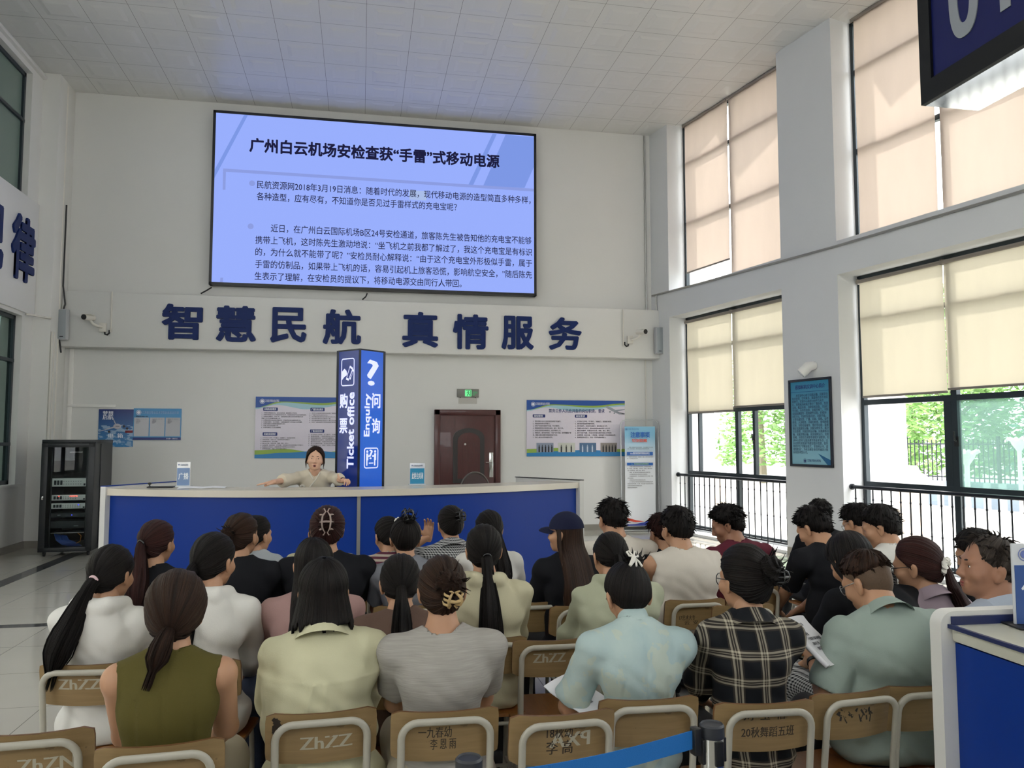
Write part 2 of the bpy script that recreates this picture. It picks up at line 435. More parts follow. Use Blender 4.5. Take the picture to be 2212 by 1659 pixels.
for k, (s0, s1) in enumerate(bays):
    mid = s0 + 1.42
    fo, vs, hs = right_window(s0, s1, 4.42, 7.60, (mid,), (5.72, 6.86))
    p = MB(); p.box((s0 + 0.02, 0.39, 4.44), (s1 - 0.02, 0.396, 7.58), RW); p.build('pane', m_glass, fo, smooth=0)
    ex = [(s0 + 0.34, 1.1, 2.17, 0.022), (mid + 0.42, 1.1, 2.17, 0.03)] if k == 0 else [(mid - 0.1, 1.1, 2.17, 0.05)]
    fo, vs, hs = right_window(s0, s1, 0.08, 3.95, (mid,), (1.08, 2.19, 3.34), ex)
    p = MB()
    for z0, z1 in ((0.1, 1.05), (2.22, 3.93)): p.box((s0 + 0.02, 0.39, z0), (s1 - 0.02, 0.396, z1), RW)
    if k != 1: p.box((s0 + 0.02, 0.395, 1.1), (mid, 0.40, 2.17), RW)
    p.build('pane', m_glass, fo, smooth=0)
    p = MB(); p.box((mid + (0 if k != 0 else 0.42), 0.40, 1.1), (s1 - 0.02, 0.406, 2.17), RW); q = p.build('sliding_pane', m_dusty if k else m_glass, fo, smooth=0)
    h = MB(); hp = mid + (0.42 if k == 0 else 0.0)
    h.tube([RW @ Vector((hp + 0.03, 0.345, 1.66)), RW @ Vector((hp + 0.03, 0.31, 1.68)), RW @ Vector((hp + 0.035, 0.30, 1.78))], 0.011, 8); h.box((hp, 0.34, 1.6), (hp + 0.06, 0.36, 1.72), RW)
    h.build('window_latch', m_black, fo)
# low white sills inside the two visible bays come with the wall; small shelf ledge
b = MB(); b.box((-0.5, -0.03, 4.36), (19.5, 0.0, 4.385), RW)
# rear wall behind the camera with unseen high windows, added and sized for the daylight they let in
b = MB(); ZR0, ZR1 = 4.6, 7.2
b.box((-5.6, -5.1, 0), (10, -4.8, ZR0)); b.box((-5.6, -5.1, ZR1), (10, -4.8, CZ))
for x0, x1 in ((-5.6, -4.2), (-0.6, 0.6), (4.2, 10)): b.box((x0, -5.1, ZR0), (x1, -4.8, ZR1))
struct(b.build('wall_rear', m_wall, smooth=0))
for x0, x1 in ((-4.2, -0.6), (0.6, 4.2)):
    wn += 1; f = MB()
    for k in range(4): x = x0 + (x1 - x0) * k / 3; f.box((x - 0.035, -5.0, ZR0), (x + 0.035, -4.93, ZR1))
    for z in (ZR0 + 0.03, (ZR0 + ZR1) / 2, ZR1 - 0.03): f.box((x0, -5.0, z - 0.035), (x1, -4.93, z + 0.035))
    fo = struct(f.build('window_%d' % wn, m_frame, smooth=0)); p = MB(); p.box((x0, -4.97, ZR0), (x1, -4.964, ZR1)); p.build('pane', m_glass, fo, smooth=0)
# the door in the back wall
m_door = mat('dark_red_wood', '4a1f1c', 0.38, bump=0.15, bscale=30, bstretch=(8, 8, 0.6), var=0.35, vscale=14, coat=0.2)
m_door_d = mat('door_moulding_grey', '2f2b2a', 0.4)
m_steel = mat('polished_steel', 'c9c9c6', 0.18, 1.0)
dx0, dx1, dzt = 1.30, 2.51, 2.225
f = MB(); y = BW - 0.07
f.box((dx0, y, 0), (dx0 + 0.10, BW, dzt), bev=0.01); f.box((dx1 - 0.10, y, 0), (dx1, BW, dzt), bev=0.01); f.box((dx0, y, dzt - 0.10), (dx1, BW, dzt), bev=0.01)
door = struct(f.build('door_1', m_door, smooth=30), 'dark red security door in the back wall')
f = MB(); f.box((dx0 + 0.1, BW - 0.045, 0.02), (dx1 - 0.1, BW - 0.005, dzt - 0.1), bev=0.004)
f.box((dx0 + 0.37, BW - 0.05, 0.02), (dx0 + 0.375, BW - 0.04, dzt - 0.1)); leaf = f.build('door_leaf', m_door, door, smooth=30)
def arch(x0, x1, z0, zs, h, n=12):
    c = (x0 + x1) / 2; r = (x1 - x0) / 2
    return [(x0, z0), (x1, z0)] + [(c + r * cos(pi * k / n), zs + h * sin(pi * k / n)) for k in range(n + 1)]
MDR = Matrix(((1, 0, 0, 0), (0, 0, -1, BW - 0.045), (0, 1, 0, 0), (0, 0, 0, 1)))
f = MB(); f.prism(arch(dx0 + 0.34, dx1 - 0.30, 0.9, 1.72, 0.17), 0, 0.02, MDR); f.build('moulding', m_door_d, leaf, smooth=30)
f = MB(); f.prism(arch(dx0 + 0.42, dx1 - 0.38, 0.98, 1.66, 0.15), 0.02, 0.028, MDR)
for k in range(4): x = dx0 + 0.52 + k * 0.09; f.box((x - 0.006, BW - 0.078, 0.98), (x + 0.006, BW - 0.072, 1.74))
f.build('door_panel', m_door, leaf, smooth=30)
f = MB(); f.box((dx1 - 0.21, BW - 0.055, 1.0), (dx1 - 0.135, BW - 0.045, 1.45), bev=0.004); f.tube([(dx1 - 0.17, BW - 0.05, 1.27), (dx1 - 0.17, BW - 0.1, 1.27), (dx1 - 0.28, BW - 0.1, 1.27)], 0.011, 8)
f.build('door_handle', m_steel, door)
f = MB(); f.cyl((1.855, BW - 0.08, 1.60), (1.855, BW - 0.07, 1.60), 0.02); f.build('peephole', m_steel, leaf)
# ------------------------------------------------------------------ blinds and railings of the right wall
m_tubeb = mat('blind_tube_metal', '8d857d', 0.45, 0.4)
m_rail = mat('dark_iron_paint', '20242b', 0.38, 0.5)
BL = [  # bay, s0, s1, z bottom, z top, cloth, label
    (0, 0.10, 1.36, 4.80, 7.60, m_blind_u, 'left beige roller blind of the far upper window, stopped above a bright strip'),
    (0, 1.40, 2.90, 4.50, 7.60, m_blind_u, 'right beige roller blind of the far upper window, beside the grey column'),
    (1, 0.10, 1.33, 4.50, 7.60, m_blind_u, 'beige roller blind of the near upper window, left of the bright slit'),
    (1, 1.40, 2.86, 4.50, 7.60, m_blind_u, 'beige roller blind of the near upper window, behind the hanging 01 sign'),
    (0, 0.08, 1.37, 2.19, 3.86, m_blind_l, 'left beige roller blind of the far lower window, hanging a little lower'),
    (0, 1.38, 2.90, 2.25, 3.86, m_blind_l, 'right beige roller blind of the far lower window, above the sliding pane'),
    (1, 0.06, 1.36, 2.28, 3.86, m_blind_l, 'stained beige roller blind of the near lower window, left half'),
    (1, 1.37, 2.92, 2.31, 3.86, m_blind_l, 'stained beige roller blind of the near lower window, right half'),
]
for bay, a, c, z0, z1, cloth, lab in BL:
    s0 = bays[bay][0]; a += s0; c += s0
    M = RW @ T(a, 0.335, 0); wd = c - a
    r = thing('roller_blind', lab, 'blind', M=M, group='roller blinds on the right windows')
    g = MB(); nx, nz = 14, 10
    pts = [[(wd * i / nx, 0.004 * sin(i * 1.3 + j * 0.7) + 0.003 * sin(i * 2.9), z0 + (z1 - z0) * j / nz) for i in range(nx + 1)] for j in range(nz + 1)]
    g.loft(pts, closed=False); f = g.build('blind_fabric', cloth, r, smooth=180)
    g = MB(); g.box((0, -0.012, z0 - 0.03), (wd, 0.012, z0), bev=0.006); g.build('bottom_bar', m_tubeb, r)
    g = MB(); g.cyl((-0.015, -0.028, z1), (wd + 0.015, -0.028, z1), 0.026, seg=14); g.box((-0.02, -0.04, z1 - 0.03), (-0.015, 0.02, z1 + 0.04)); g.box((wd + 0.01, -0.04, z1 - 0.03), (wd + 0.015, 0.02, z1 + 0.04)); g.build('roller_tube', m_tubeb, r)
for bay, lab in ((0, 'dark iron guard railing across the far lower window'), (1, 'dark iron guard railing across the near lower window')):
    s0, s1 = bays[bay]; M = RW @ T(s0, 0.14, 0); L = s1 - s0
    r = thing('guard_railing', lab, 'railing', M=M, group='guard railings under the windows')
    g = MB(); g.cyl((-0.01, 0, 1.045), (L + 0.01, 0, 1.045), 0.024, seg=14); g.cyl((-0.005, 0, 1.045), (0.03, 0, 1.045), 0.04, seg=14); g.build('top_rail', m_rail, r)
    g = MB(); g.box((0, -0.012, 0.11), (L, 0.012, 0.135)); g.build('bottom_rail', m_rail, r)
    k = 0.07
    while k < L:
        g = MB(); g.cyl((k, 0, 0.052 if abs((k - .07) % 1.16) < .01 else 0.13), (k, 0, 1.03), 0.009, seg=8); g.cyl((k, 0, 0.88), (k, 0, 0.9), 0.013, seg=8); g.cyl((k, 0, 0.5), (k, 0, 0.52), 0.013, seg=8); g.build('baluster', m_rail, r); k += 0.145

# ------------------------------------------------------------------ wall helper for signs and posters (local x right, y up, z towards the room)
def wallM(x, z, y=BW): return Matrix(((1, 0, 0, x), (0, 0, -1, y), (0, 1, 0, z), (0, 0, 0, 1)))
def poly_px(pts, Y, Minv, t0, t1, mb):
    mb.prism([tuple((Minv @ atY(px, py, Y))[:2]) for px, py in pts][::-1], t0, t1)
def plain(c, rough=0.5, **k): return mat('paint_' + c + ('_%d' % int(rough * 100)), c, rough, **k)
def glow(name, c, s=1.0):
    return mat(name, (0.004, 0.004, 0.005), 0.5, emit=c, estr=s * 0.835, spec=0.08)

# ------------------------------------------------------------------ LED screen
SY = 14.10
P0 = atY(457, 237, SY); P1 = atY(1159, 645, SY)
sx0, sx1, sz0, sz1 = -2.60, 3.165, 4.34, 7.42
Ms = wallM(0, 0, SY); Mi = Ms.inverted()
scr = thing('led_screen', 'large wall-mounted LED screen showing a pale blue slide of Chinese text', 'screen', M=Ms)
g = MB(); t = 0.045
g.box((sx0, sz0, -0.155), (sx1, sz0 + t, 0.012)); g.box((sx0, sz1 - t, -0.155), (sx1, sz1, 0.012)); g.box((sx0, sz0, -0.155), (sx0 + t, sz1, 0.012)); g.box((sx1 - t, sz0, -0.155), (sx1, sz1, 0.012)); g.box((sx0 + .01, sz0 + .01, -0.155), (sx1 - .01, sz1 - .01, -0.03))
g.build('bezel', m_black, scr, smooth=0)
m_led = glow('led_slide_blue', '98aefc', 1.0)
g = MB(); g.box((sx0 + t, sz0 + t, -0.03), (sx1 - t, sz1 - t, 0)); panel = g.build('display', m_led, scr, smooth=0)
m_led_d = glow('led_stripe_blue', '7c97e4'); m_led_g = glow('led_line_blue', '8b9ce0'); m_led_t = glow('led_text_dark', '17173a', 1.0); m_led_y = glow('led_patch_pale', 'a9bde8')
def led_shape(nm, m, pts): q = MB(); poly_px(pts, SY, Mi, 0, 0.003, q); q.build(nm, m, panel, smooth=0)
for pts in ([(528, 247.5), (536, 248), (462, 387), (461, 372)], [(1092, 291), (1157, 297), (1157, 352), (1133, 406), (1044, 401)], [(1064, 289), (1073, 290), (1022, 400), (1012, 399)]): led_shape('slide_stripe', m_led_d, pts)
led_shape('slide_rule', m_led_g, [(482, 364), (1157, 408), (1157, 414), (488, 371), (487, 410), (481, 410)]); led_shape('slide_rule', m_led_g, [(476, 600), (482, 600), (481, 613), (475, 613)])
for px, py in ((544.5, 396), (541.5, 489)):
    c = Mi @ atY(px, py, SY); g = MB(); g.prism([(c.x + 0.05 * cos(a * pi / 8), c.y + 0.05 * sin(a * pi / 8)) for a in range(16)], 0, 0.003); g.build('slide_bullet', m_led_g, panel, smooth=0)
led_shape('slide_patch', m_led_y, [(884, 411), (921, 413), (921, 433), (884, 431)])
def led(s, px, py, px1, size, bold):
    a = Mi @ atY(px, py, SY); c = Mi @ atY(px1, py + (px1 - px) * 0.055, SY)
    lettering(s, size, m_led_t, panel, T(a.x, a.y, 0.004), width=c.x - a.x, bold=bold, ext=0.002)
led('广州白云机场安检查获“手雷”式移动电源', 539.4, 299.5, 1079, 0.262, 0.034)
for s, px, py, px1 in (('民航资源网2018年3月19日消息：随着时代的发展，现代移动电源的造型简直多种多样，', 555.4, 390.5, 1146), ('各种造型，应有尽有，不知道你是否见过手雷样式的充电宝呢？', 554.8, 416, 987),
        ('近日，在广州白云国际机场B区24号安检通道，旅客陈先生被告知他的充电宝不能够', 585.5, 485, 1148), ('携带上飞机，这时陈先生激动地说：“坐飞机之前我都了解过了，我这个充电宝是有标识', 552, 510, 1149),
        ('的，为什么就不能带了呢？”安检员耐心解释说：“由于这个充电宝外形极似手雷，属于', 552, 535.5, 1149), ('手雷的仿制品，如果带上飞机的话，容易引起机上旅客恐慌，影响航空安全，”随后陈先', 551.4, 562, 1149),
        ('生表示了理解，在安检员的提议下，将移动电源交由同行人带回。', 550.4, 588, 997)):
    led(s, px, py, px1, 0.152, 0.006)
for k, (pa, pb, pc) in enumerate((((457, 621), (447, 627), (434, 634)), ((793, 634), (790, 641), (783, 647)))):
    g = MB(); g.tube([atY(*pa, SY + 0.05), atY(*pb, 14.12), atY(*pc, 14.16)], 0.012, 8)
    tag(g.build('power_cable', m_black), ('short black cable hanging from the left corner of the LED screen', 'short black cable under the middle of the LED screen')[k], 'cable')

# ------------------------------------------------------------------ the big characters
m_navy = mat('navy_acrylic', '14285f', 0.5, spec=0.2)
for ch, x0, x1, z0, z1 in (('智', -3.31, -2.66, 3.36, 3.97), ('慧', -2.44, -1.79, 3.345, 3.965), ('民', -1.555, -0.95, 3.35, 3.965), ('航', -0.675, -0.02, 3.34, 3.96), ('真', 0.70, 1.335, 3.32, 3.955), ('情', 1.60, 2.245, 3.305, 3.94), ('服', 2.49, 3.085, 3.32, 3.935), ('务', 3.37, 3.995, 3.33, 3.935)):
    o = lettering(ch, 0.7, m_navy, None, wallM(x0, z1, 13.985), width=x1 - x0, height=z1 - z0, bold=0.031, ext=0.03, name='wall_character')
    tag(o, 'raised navy blue Chinese character %s on the white beam' % ch, 'wall lettering', 'raised characters on the beam')
# lettered panel on the left wall
ML = frame((WL, 0, 0), (0, 1, 0), (0, 0, 1))
sg = thing('wall_panel', 'white panel with navy blue characters on the left wall', 'sign', M=ML)
g = MB(); g.box((7.6, 3.64, 0.0), (13.56, 5.43, 0.03), bev=0.004); g.build('panel_board', mat('panel_white', 'e6e6e6', 0.3), sg)
for ch, y0, y1 in (('律', 12.60, 13.41), ('纪', 11.5, 12.31)):
    lettering(ch, 0.9, m_navy, sg, T(y0, 5.08, 0.045), width=y1 - y0, height=1.0, bold=0.031, ext=0.03, name='raised_character')

# ------------------------------------------------------------------ posters on the back wall
m_pw = plain('dcd6e2', 0.35); m_pb = plain('1f4f9e', 0.35); m_pb2 = plain('2f7fb8', 0.35); m_pg = plain('8fae4c', 0.35); m_pt = plain('9fc6d2', 0.35); m_pn = plain('1d2f74', 0.35); m_ink = plain('2a2a33'); m_wink = plain('e8ecf4')
LOGO = '江苏航空职业技术学院'
def emblem(mb, x, y, r, z):
    n = 20
    mb.loft([[(x + rr * cos(2 * pi * k / n), y + rr * sin(2 * pi * k / n), z) for k in range(n)] for rr in (r, r * 0.86)], False, False)
    mb.prism([(x + r * 0.62 * cos(2 * pi * k / n), y + r * 0.62 * sin(2 * pi * k / n)) for k in range(n)], z - 0.001, z)
    mb.box((x - r * .3, y - r * .5, z), (x + r * .45, y + r * .15, z + .001))
def wave(w, pts, ybase):
    """closed shape between a wavy edge (x fraction, y) and a straight base line"""
    xs = [i / 24 for i in range(25)]; out = []
    for x in xs:
        for (xa, ya), (xb, yb) in zip(pts[:-1], pts[1:]):
            if xa <= x <= xb:
                u = (x - xa) / (xb - xa); u = u * u * (3 - 2 * u); out.append((x * w, ya + (yb - ya) * u)); break
    x0 = out[0][0]; x1 = out[-1][0]
    return [(x0, ybase), (x1, ybase)] + out[::-1] if ybase < min(y for _, y in out) else out + [(x1, ybase), (x0, ybase)]
def poster_board(x0, x1, z0, z1, label, heads, cols, title=None, photos=False):
    M = wallM(x0, z0, BW - 0.022); w, h = x1 - x0, z1 - z0
    r = thing('wall_poster', label, 'poster', M=M, group='printed boards on the back wall')
    g = MB(); g.box((0, 0, -0.02), (w, h, 0), bev=0.003); brd = g.build('board', m_pw, r)
    def sh(pts, m, z, nm='printed_band'): q = MB(); q.prism(pts, 0, z); q.build(nm, m, brd, smooth=0)
    sh(wave(w, [(0, h * .80), (.2, h * .87), (.5, h * .80), (1, h * .90)], h), m_pt, 0.0016)
    sh(wave(w, [(0, h * .82), (.28, h * .91), (.66, h * .87), (1, h * .93)], h), m_pg, 0.0024)
    sh(wave(w, [(0, h * .82), (.25, h * .925), (.66, h * .905), (1, h * .955)], h), m_pb, 0.0032)
    sh(wave(w, [(0, h * .13), (.3, h * .15), (.6, h * .09), (1, h * .13)], 0), m_pg, 0.0016)
    sh(wave(w, [(0, h * .06), (.3, h * .09), (.6, h * .115), (1, h * .075)], 0), m_pb2, 0.0024)
    q = MB(); emblem(q, w * .065, h * .925, h * .04, 0.005); q.build('emblem', m_wink, brd, smooth=0)
    lettering(LOGO, h * .05, m_wink, brd, T(w * .09, h * .955, 0.005), width=w * .14, bold=0.01)
    if title: lettering(title, h * .075, m_pn, brd, T(w * .22, h * .845, 0.003), width=w * .57, bold=0.025)
    for (s, hxp, hyp) in heads:
        q = MB(); q.prism(rrect(w * hxp, h * hyp - h * .055, w * hxp + w * (.125 if title else .143), h * hyp, 0.012), 0, 0.003); q.build('heading_plate', m_pn, brd, smooth=0)
        lettering(s, h * .04, m_wink, brd, T(w * hxp + w * .012, h * hyp - h * .01, 0.004), width=w * (.09 if title else .115), bold=0.03)
    for (s, cx, cy, lh, wd) in cols:
        ln = s.split('\n')
        lettering(s, h * lh * .62, m_ink, brd, T(w * cx, h * cy, 0.002), bold=0.012, leading=1.13 * (lh / (lh * .62)) / 1.3, width=w * wd)
    if photos:
        for k, (px, cset) in enumerate(((.097, ('8a94a8', '15171e')), (.315, ('c7c9c0', '2b2a2a')), (.53, ('4f6f92', 'b9c6d6')), (.745, ('8d8580', '17181c')))):
            q = MB(); q.box((w * px, h * .075, 0), (w * (px + .17), h * .24, 0.0035)); ph = q.build('photo_print', plain(cset[0]), brd, smooth=0)
            q = MB()
            for i in range(5 if k in (0, 3) else 3):
                cx = w * (px + .02 + .17 * (i + .2) / (5.4 if k in (0, 3) else 3.4)); q.prism(rrect(cx - .012, h * .076, cx + .014, h * .18, 0.006), 0.0035, 0.0042); q.prism([(cx + .009 * cos(a), h * .195 + .011 * sin(a)) for a in [i2 * pi / 5 for i2 in range(10)]], 0.0035, 0.0043)
            q.build('photo_figures', plain(cset[1]), ph, smooth=0)
    return brd
poster_board(-1.80, -0.09, 1.36, 2.427, 'blue and white notice board of duties behind the teacher and the lit sign pillar',
    [('问询处岗位职责', .075, .825), ('问询处岗位要求', .075, .42), ('广播员岗位职责', .54, .825), ('广播员岗位要求', .54, .47)],
    [('1、负责航站楼旅客问询，接听问询电话，解答旅客工作咨询。\n2、负责受理旅客对不正常航班的咨询工作，包括航班变更等信息的解释说明；\n3、负责候机楼服务、问询工作，对旅客的投诉建议及时处理并做好记录\n管理工作以及资料整理收集工作；\n4、负责旅客遗失物品的查找和归还，并做好登记及交接等各项工作；\n5、负责旅客留言、寻人等服务，与航班调度部门工作沟通与信息通报；\n6、负责问询柜台各类资料报表填写工作；\n7、完成上级交办的其他工作；\n8、负责问询柜台卫生及设备管理。', .06, .745, .034, .44),
     ('1、大专及以上学历，学习能力、沟通能力、抗压能力较强；\n2、普通话标准，仪表大方，具有良好的沟通能力；\n3、熟悉航班信息，反应灵敏；\n4、服务意识强、有责任感、热情、细心、耐心；\n5、自我管理、反应迅速、工作积极、有较强的工作自律和独立工作能力；\n6、能够适应工作压力、具备团队协作精神和主动工作意识；\n7、能够接受轮班，具备一定的沟通协调能力。', .055, .34, .034, .42),
     ('1、负责为旅客提供航班信息及广播服务，做到信息准确及时；\n2、广播时使用标准的语言；\n3、负责播报航班的延误取消人员工作；\n4、负责候机楼安全及服务广播；\n5、负责根据航班信息进行广播工作的播报发布，并做好记录；\n6、负责广播设备的日常检查维护管理及交接工作。', .53, .745, .034, .42),
     ('1、大专及以上学历，学习能力、沟通能力、抗压能力较强；\n2、普通话标准，二级甲等及以上证书；\n3、语音语调亲切、良好的沟通能力；\n4、掌握基本办公技巧，能够熟练使用各类办公软件工作；\n5、服务意识目标、有强烈责任感、热情、耐心；\n6、善于与旅客沟通，灵活应对并能具有团队合作精神；\n7、能够承受压力，适应一定的工作强度和倒班。', .525, .395, .034, .42)])
brd2 = poster_board(3.005, 4.905, 1.373, 2.416, 'blue and white duty poster with an aeroplane and four photos, right of the door',
    [('岗位职责', .06, .745), ('岗位要求', .485, .745)],
    [('1、熟练掌握ETERM订座系统的各种指令及操作；\n2、具备基本的英文读写能力；\n3、对客户咨询的问题给予准确、专业的解答；\n4、根据旅客要求办理机票的查询、报价、预订工作；\n5、按规定给旅客办理机票退、改签等操作工作；\n6、熟悉业务，遵守操作流程，与客户进行沟通，及时掌握客户需\n求，能独立解决问题并积极收集客户信息；\n7、完成上级交办的其他临时任务。', .06, .635, .047, .385),
     ('1、大专及以上学历，学习能力、沟通能力、抗压能力较强；\n2、对ETERM系统使用操作熟练；\n3、良好亲和力、良好的沟通能力、服务和反应工作；\n4、掌握基本办公技巧，能熟练使用表格处理等工作工具；\n5、服务目标精神、有强烈的责任感，热情、细心、耐心；\n6、善于与客户沟通，灵活应对并能有很好的团队合作精神；\n7、自我管理、反应迅速、工作积极、有较强的工作自律和独立性；\n8、能够管控补位压力，具备一定的沟通协调能力。', .485, .635, .047, .42)],
    title='票务工作人员应具备的岗位职责、要求', photos=True)
w2, h2 = 1.9, 1.043
q = MB(); zz = 0.006
q.prism([(w2 * .80, h2 * .90), (w2 * .815, h2 * .905), (w2 * .87, h2 * .865), (w2 * .95, h2 * .78), (w2 * .998, h2 * .755), (w2 * .998, h2 * .77), (w2 * .94, h2 * .755), (w2 * .86, h2 * .82), (w2 * .81, h2 * .87)][::-1], 0, zz)
q.prism([(w2 * .87, h2 * .825), (w2 * .998, h2 * .85), (w2 * .998, h2 * .835), (w2 * .89, h2 * .80)][::-1], 0, zz + .001); q.cyl((w2 * .845, h2 * .80, 0.003), (w2 * .845, h2 * .80, zz + .002), 0.018, seg=10); q.cyl((w2 * .89, h2 * .775, 0.003), (w2 * .89, h2 * .775, zz + .002), 0.016, seg=10)
q.build('printed_aeroplane', plain('9aa0ab'), brd2, smooth=0)
# sky poster and notice board at the left
M = wallM(-4.315, 1.56, BW - 0.012); r = thing('wall_poster', 'sky blue poster of an airliner over clouds, above the equipment rack', 'poster', M=M)
m_sky = mat('printed_sky', '2b63a8', 0.3); n = NT(m_sky); X_, Y_, Z_ = n.xyz()
cl = n.math('MULTIPLY', n.math('GREATER_THAN', n.noise(7, stretch=(1, 2.4, 1), detail=5), 0.52), n.math('LESS_THAN', Y_, 0.36))
n.col(n.mix(n.math('MULTIPLY', cl, 0.7), n.mix(n.math('DIVIDE', Y_, 0.63), hx('3f86c0'), hx('12246e')), hx('a9c2d8')))
g = MB(); g.box((0, 0, -0.01), (0.545, 0.632, 0)); brd = g.build('board', m_sky, r, smooth=0)
m_pl = plain('b9b8c2')
g = MB(); g.ell((0.295, 0.345, 0.004), (0.062, 0.046, 0.004)); g.prism([(0.25, 0.32), (0.01, 0.255), (0.01, 0.262), (0.25, 0.345)][::-1], 0, 0.003); g.prism([(0.34, 0.35), (0.40, 0.385), (0.34, 0.36)], 0, 0.003); g.prism([(0.255, 0.39), (0.215, 0.50), (0.222, 0.50), (0.275, 0.385)][::-1], 0, 0.003); g.build('printed_aeroplane', m_pl, brd)
g = MB()
for x, y in ((0.40, 0.345), (0.17, 0.255), (0.45, 0.31)): g.cyl((x, y, 0), (x, y, 0.004), 0.02, seg=12)
g.box((0.27, 0.343, 0.006), (0.33, 0.352, 0.009)); g.build('printed_engine', m_ink, brd)
g = MB(); g.box((0.42, 0.235, 0), (0.54, 0.275, 0.003)); g.build('red_flag', plain('7c2430'), brd, smooth=0)
lettering('梦想\n启航', 0.085, m_wink, brd, T(0.06, 0.6, 0.003), bold=0.02, leading=0.8); lettering('电  箱', 0.085, m_wink, brd, T(0.16, 0.225, 0.003), width=0.23, bold=0.02); lettering('Electric  box', 0.03, m_wink, brd, T(0.15, 0.10, 0.003), width=0.27)
M = wallM(-3.77, 1.675, BW - 0.014); r = thing('notice_board', 'small blue notice board with three grey sheets, beside the sky poster', 'notice board', M=M)
g = MB(); g.box((0, 0, -0.012), (0.76, 0.535, 0)); brd = g.build('board', plain('2f86bd', 0.3), r, smooth=0)
g = MB(); g.box((0, 0, 0), (0.76, 0.045, 0.002)); g.build('printed_band', m_pn, brd, smooth=0)
g = MB(); emblem(g, 0.08, 0.465, 0.042, 0.003); g.build('emblem', m_wink, brd, smooth=0)
lettering('江苏航空职业技术学院民航客运实训', 0.05, plain('8fb1d8'), brd, T(0.135, 0.487, 0.002), width=0.58, bold=0.02); lettering('模拟候机厅设备一览表', 0.022, m_ink, brd, T(0.04, 0.408, 0.002), width=0.19, bold=0.03); lettering('安全第一  预防为主', 0.022, m_wink, brd, T(0.53, 0.034, 0.003), width=0.18)
for k in range(3):
    g = MB(); x0 = 0.012 + k * 0.25; g.box((x0, 0.062, 0), (x0 + 0.235, 0.38, 0.004)); sh_ = g.build('paper_sheet', plain('a9abb0', 0.2), brd, smooth=0)
    lettering('\n'.join(['设备名称  型号  数量  责任人', '广播主机', '功率放大器', '电源时序器', '监控主机', '显示屏']), 0.014, plain('6b6d74'), sh_, T(x0 + 0.03, 0.36, 0.005))
# exit sign above the door
M = wallM(1.71, 2.455, BW - 0.03); r = thing('exit_sign', 'small green-lit emergency exit sign above the dark red door', 'exit sign', M=M)
g = MB(); g.box((0, 0, -0.03), (0.40, 0.148, 0), bev=0.006); cs = g.build('housing', mat('exit_sign_grey', '77766f', 0.3), r)
m_gl = glow('exit_green', '7dfca4', 1.0); m_gd = glow('exit_green_dim', '4fae74', 1.0)
g = MB(); g.prism(rrect(0.145, 0.015, 0.262, 0.135, 0.004), 0, 0.003); g.build('running_figure_panel', m_gl, cs, smooth=0)
g = MB(); zf = 0.004; g.tube([(0.20, 0.092, zf), (0.205, 0.065, zf), (0.19, 0.045, zf), (0.185, 0.025, zf)], 0.006, 6); g.tube([(0.205, 0.065, zf), (0.225, 0.05, zf), (0.228, 0.03, zf)], 0.006, 6); g.tube([(0.175, 0.075, zf), (0.20, 0.09, zf), (0.225, 0.075, zf)], 0.005, 6); g.ell((0.203, 0.106, zf), (0.009, 0.009, 0.003), seg=8, rings=6)
g.box((0.155, 0.118, .002), (0.245, 0.126, .005)); g.box((0.24, 0.02, .002), (0.248, 0.125, .005)); g.build('running_figure', mat('exit_figure_dark', '0d3a22', 0.5), cs)
lettering('安全出口\nEXIT', 0.04, m_gd, cs, T(0.285, 0.105, 0.002), width=0.09, bold=0.03)
g = MB(); g.box((0.03, -0.12, -0.028), (0.37, -0.01, -0.022)); g.build('back_plate', plain('b9b7b0'), r, smooth=0)
for x in (0.06, 0.34): g = MB(); g.cyl((x, -0.012, -0.015), (x, 0.002, -0.015), 0.008, seg=8); g.build('hook', m_black, r)

# ------------------------------------------------------------------ column speakers, cameras and conduits at both ends of the beam
m_spk = mat('speaker_grey', 'b3b6b9', 0.5); m_grille = mat('speaker_grille', '9fa6ab', 0.55, 0.2, bump=0.6, bscale=400)
def col_speaker(M, label):
    r = thing('column_speaker', label, 'speaker', M=M, group='wall column speakers')
    g = MB(); g.box((-0.075, -0.25, 0), (0.075, 0.25, 0.09), bev=0.006); g.build('cabinet', m_spk, r)
    g = MB(); g.box((-0.06, -0.238, 0.088), (0.06, 0.238, 0.094), bev=0.003); g.build('grille', m_grille, r)
    g = MB(); g.box((-0.028, -0.21, 0.094), (0.028, -0.195, 0.096)); g.build('badge', m_black, r, smooth=0)
    g = MB(); g.box((-0.05, 0.2, -0.03), (0.05, 0.22, 0.001)); g.box((-0.05, -0.22, -0.03), (0.05, -0.2, 0.001)); g.build('bracket', m_spk, r, smooth=0)
col_speaker(wallM(-4.80, 3.56, 13.97) @ Matrix.Rotation(-0.12, 4, 'Y'), 'grey column speaker at the left end of the white beam')
col_speaker(wallM(5.475, 3.54, 13.97) @ Matrix.Rotation(0.12, 4, 'Y'), 'grey column speaker at the right end of the white beam')
